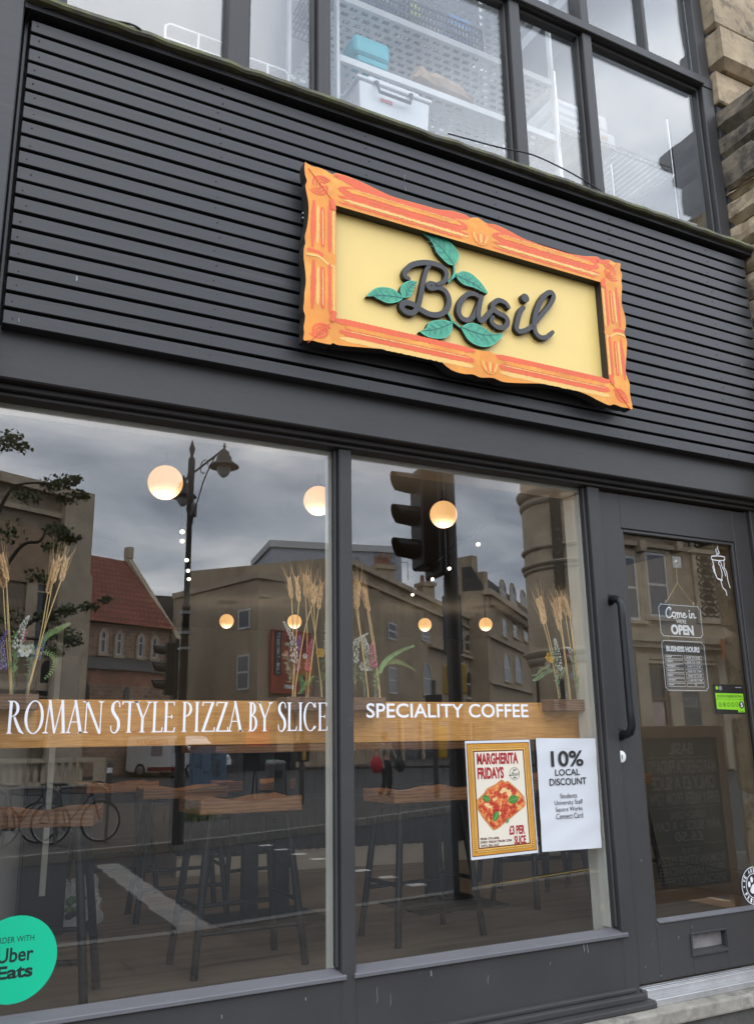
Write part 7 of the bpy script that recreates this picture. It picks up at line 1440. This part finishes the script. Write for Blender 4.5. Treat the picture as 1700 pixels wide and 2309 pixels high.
# ---- A-board standing on the pavement, facing the door
ab = Vector((G(1655, 2050, 0).x, -G(1655, 2050, 0).y, 0)); ar = F(1645, 1850, ab.y * -1).x; al = F(1440, 1850, -ab.y).x
wA = ar - al; t = thing('chalk_board', 'tall oak framed chalk menu board standing on the pavement facing the door', 'menu board', (ar, ab.y, 0), math.pi)
zA = F(1640, 1636, -ab.y).z; o_ = (0, 0, 0); w_ = .085
mb = MB(); mb.box(0, w_, -.025, .025, 0, zA); mb.box(wA - w_, wA, -.025, .025, 0, zA); mb.box(w_, wA - w_, -.0245, .025, zA - .10, zA); mb.box(w_, wA - w_, -.0245, .025, .12, .21); mb.build('frame', OAK2, t, .003)
mb = MB(); mb.box(.01, w_ - .01, .03, .55, 0, .05); mb.box(wA - w_ + .01, wA - .01, .03, .55, 0, .05); mb.build('foot', OAK2, t)
pn2 = MB(); pn2.box(w_, wA - w_, -.012, .012, .21, zA - .10); pn2 = pn2.build('chalk_panel', mat('grey_chalkboard', (.21, .205, .195), .6, .25, 3), t)
mb = MB(); ht = zA - .31; X0, X1 = w_ + .03, wA - w_ - .03; XC = (X0 + X1) / 2; rowsA = [('BASIL', .34, .035, .115), ('MARGHERITA FRIDAYS!', .98, .155, .245), ('ONLY £3 A SLICE', .90, .265, .355), ('EVERY WEEK FROM 12PM', .98, .375, .455), ('LUNCH DEAL', .5, .50, .55), ('ANY SLICE + A CAN', .95, .565, .625), ('£6.50', .4, .635, .70), ('TRY OUR', .26, .745, .78), ('ROMAN STYLE PIZZA', .96, .79, .85), ('FRESH SANDWICHES', .92, .86, .915), ('SPECIALITY COFFEE', .96, .925, .98)]
for s_, fr, a, b in rowsA:
    hw = (X1 - X0) * fr / 2; z1 = zA - .10 - ht * a; z0 = zA - .10 - ht * b; put_text(mb, s_, XC - hw, XC + hw, z0, z1, -.0135, off=.012)
for b in (.135, .475, .72): z = zA - .10 - ht * b; mb.stroke([(X0 + (X1 - X0) * i / 24, z + .006 * math.sin(i * 1.3)) for i in range(25)], .004, -.0136, -.0125, dy=.0001)
mb.build('chalk_writing', mat('chalk', (.90, .90, .88), .8, .1), pn2)

# ---- pedestrian crossing the far road
def person(base, yaw):
    t = thing('person', 'person in a pale top and black trousers walking with two shoulder bags', 'person', base, yaw)
    J = {'pel': (0, 0, .93), 'wst': (0, 0, 1.08), 'chs': (0, .01, 1.30), 'nck': (0, .01, 1.46), 'hd0': (0, 0, 1.53), 'hd1': (0, -.015, 1.62), 'hd2': (0, -.005, 1.71),
         'shl': (-.17, .01, 1.40), 'ell': (-.33, -.02, 1.19), 'wrl': (-.47, -.08, 1.00), 'hal': (-.53, -.10, .93), 'shr': (.17, .01, 1.40), 'elr': (.25, .03, 1.13), 'wrr': (.26, -.06, .90), 'har': (.26, -.08, .82),
         'hpl': (-.09, 0, .90), 'knl': (-.10, -.07, .49), 'anl': (-.10, .02, .10), 'tol': (-.10, -.13, .04), 'hpr': (.09, 0, .90), 'knr': (.10, -.03, .49), 'anr': (.10, .16, .13), 'tor': (.10, .03, .04)}
    E_ = [('pel', 'wst'), ('wst', 'chs'), ('chs', 'nck'), ('nck', 'hd0'), ('hd0', 'hd1'), ('hd1', 'hd2'), ('chs', 'shl'), ('shl', 'ell'), ('ell', 'wrl'), ('wrl', 'hal'), ('chs', 'shr'), ('shr', 'elr'), ('elr', 'wrr'), ('wrr', 'har'), ('pel', 'hpl'), ('hpl', 'knl'), ('knl', 'anl'), ('anl', 'tol'), ('pel', 'hpr'), ('hpr', 'knr'), ('knr', 'anr'), ('anr', 'tor')]
    Rr = {'pel': .14, 'wst': .12, 'chs': .14, 'nck': .055, 'hd0': .07, 'hd1': .095, 'hd2': .07, 'shl': .065, 'ell': .042, 'wrl': .028, 'hal': .035, 'shr': .065, 'elr': .042, 'wrr': .028, 'har': .035, 'hpl': .095, 'knl': .06, 'anl': .04, 'tol': .035, 'hpr': .095, 'knr': .06, 'anr': .04, 'tor': .035}
    def grow(name, keys, grow_, m):
        ks = list(keys); me = bpy.data.meshes.new(name); me.from_pydata([J[k] for k in ks], [(ks.index(a), ks.index(b)) for a, b in E_ if a in ks and b in ks], []); o = bpy.data.objects.new(name, me); COL.objects.link(o)
        md = o.modifiers.new('skin', 'SKIN'); o.modifiers.new('sub', 'SUBSURF').render_levels = 2
        for i, k in enumerate(ks): v = me.skin_vertices[0].data[i]; r = Rr[k] + grow_; v.radius = (r, r * (.78 if k in ('pel', 'wst', 'chs') else 1)); v.use_root = (i == 0)
        o.modifiers['sub'].levels = 2; bpy.context.view_layer.update(); dg = bpy.context.evaluated_depsgraph_get(); m2 = bpy.data.meshes.new_from_object(o.evaluated_get(dg)); o.modifiers.clear(); o.data = m2; m2.materials.clear(); m2.materials.append(m); [setattr(p, 'use_smooth', True) for p in m2.polygons]; o.parent = t; return o
    SKIN = mat('skin', (.42, .25, .18), .55, .05)
    grow('body', J.keys(), 0, SKIN)
    grow('top', ['chs', 'wst', 'nck', 'shl', 'ell', 'wrl', 'shr', 'elr', 'wrr'], .018, mat('pale_cotton', (.34, .31, .24), .85, .1)); grow('trousers', ['pel', 'wst', 'hpl', 'knl', 'hpr', 'knr', 'anl', 'anr'], .020, mat('black_cloth', (.014, .014, .016), .8, .1))
    MB().ball((0, .025, 1.655), .112, 14, 0, (.95, 1.0, 1.05)).build('hair', mat('dark_hair', (.03, .02, .015), .6, .2), t)
    for s2 in (-1, 1): MB().ball((s2 * .10, (-.10 if s2 < 0 else .06), .045), .06, 10, 0, (.75, 1.9, .75)).build('shoe', mat('dark_shoe', (.04, .03, .03), .6, .1), t)
    return t
q = G(872, 1806, RZ); pt_ = person((q.x, -q.y, RZ), 2.6)
def shoulder_bag(label, dx, m, sz, z):
    t = thing('shoulder_bag', label, 'bag', (q.x + dx, -q.y + .12, RZ + z)); MB().ball((0, 0, 0), sz, 14, 0, (.95, .55, 1.1)).build('bag_body', m, t); MB().tube(smooth_path([(-sz * .6, 0, sz * .7), (0, -.02, sz * 2.1), (sz * .6, 0, sz * .7)], 6), .012, 6).build('strap', m, t)
shoulder_bag('red shoulder bag hanging at the side of the walking person', -.34, mat('red_fabric', (.45, .012, .03), .7, .1), .20, .92); shoulder_bag('black shoulder bag on the far side of the walking person', .36, BLACK, .17, .90)
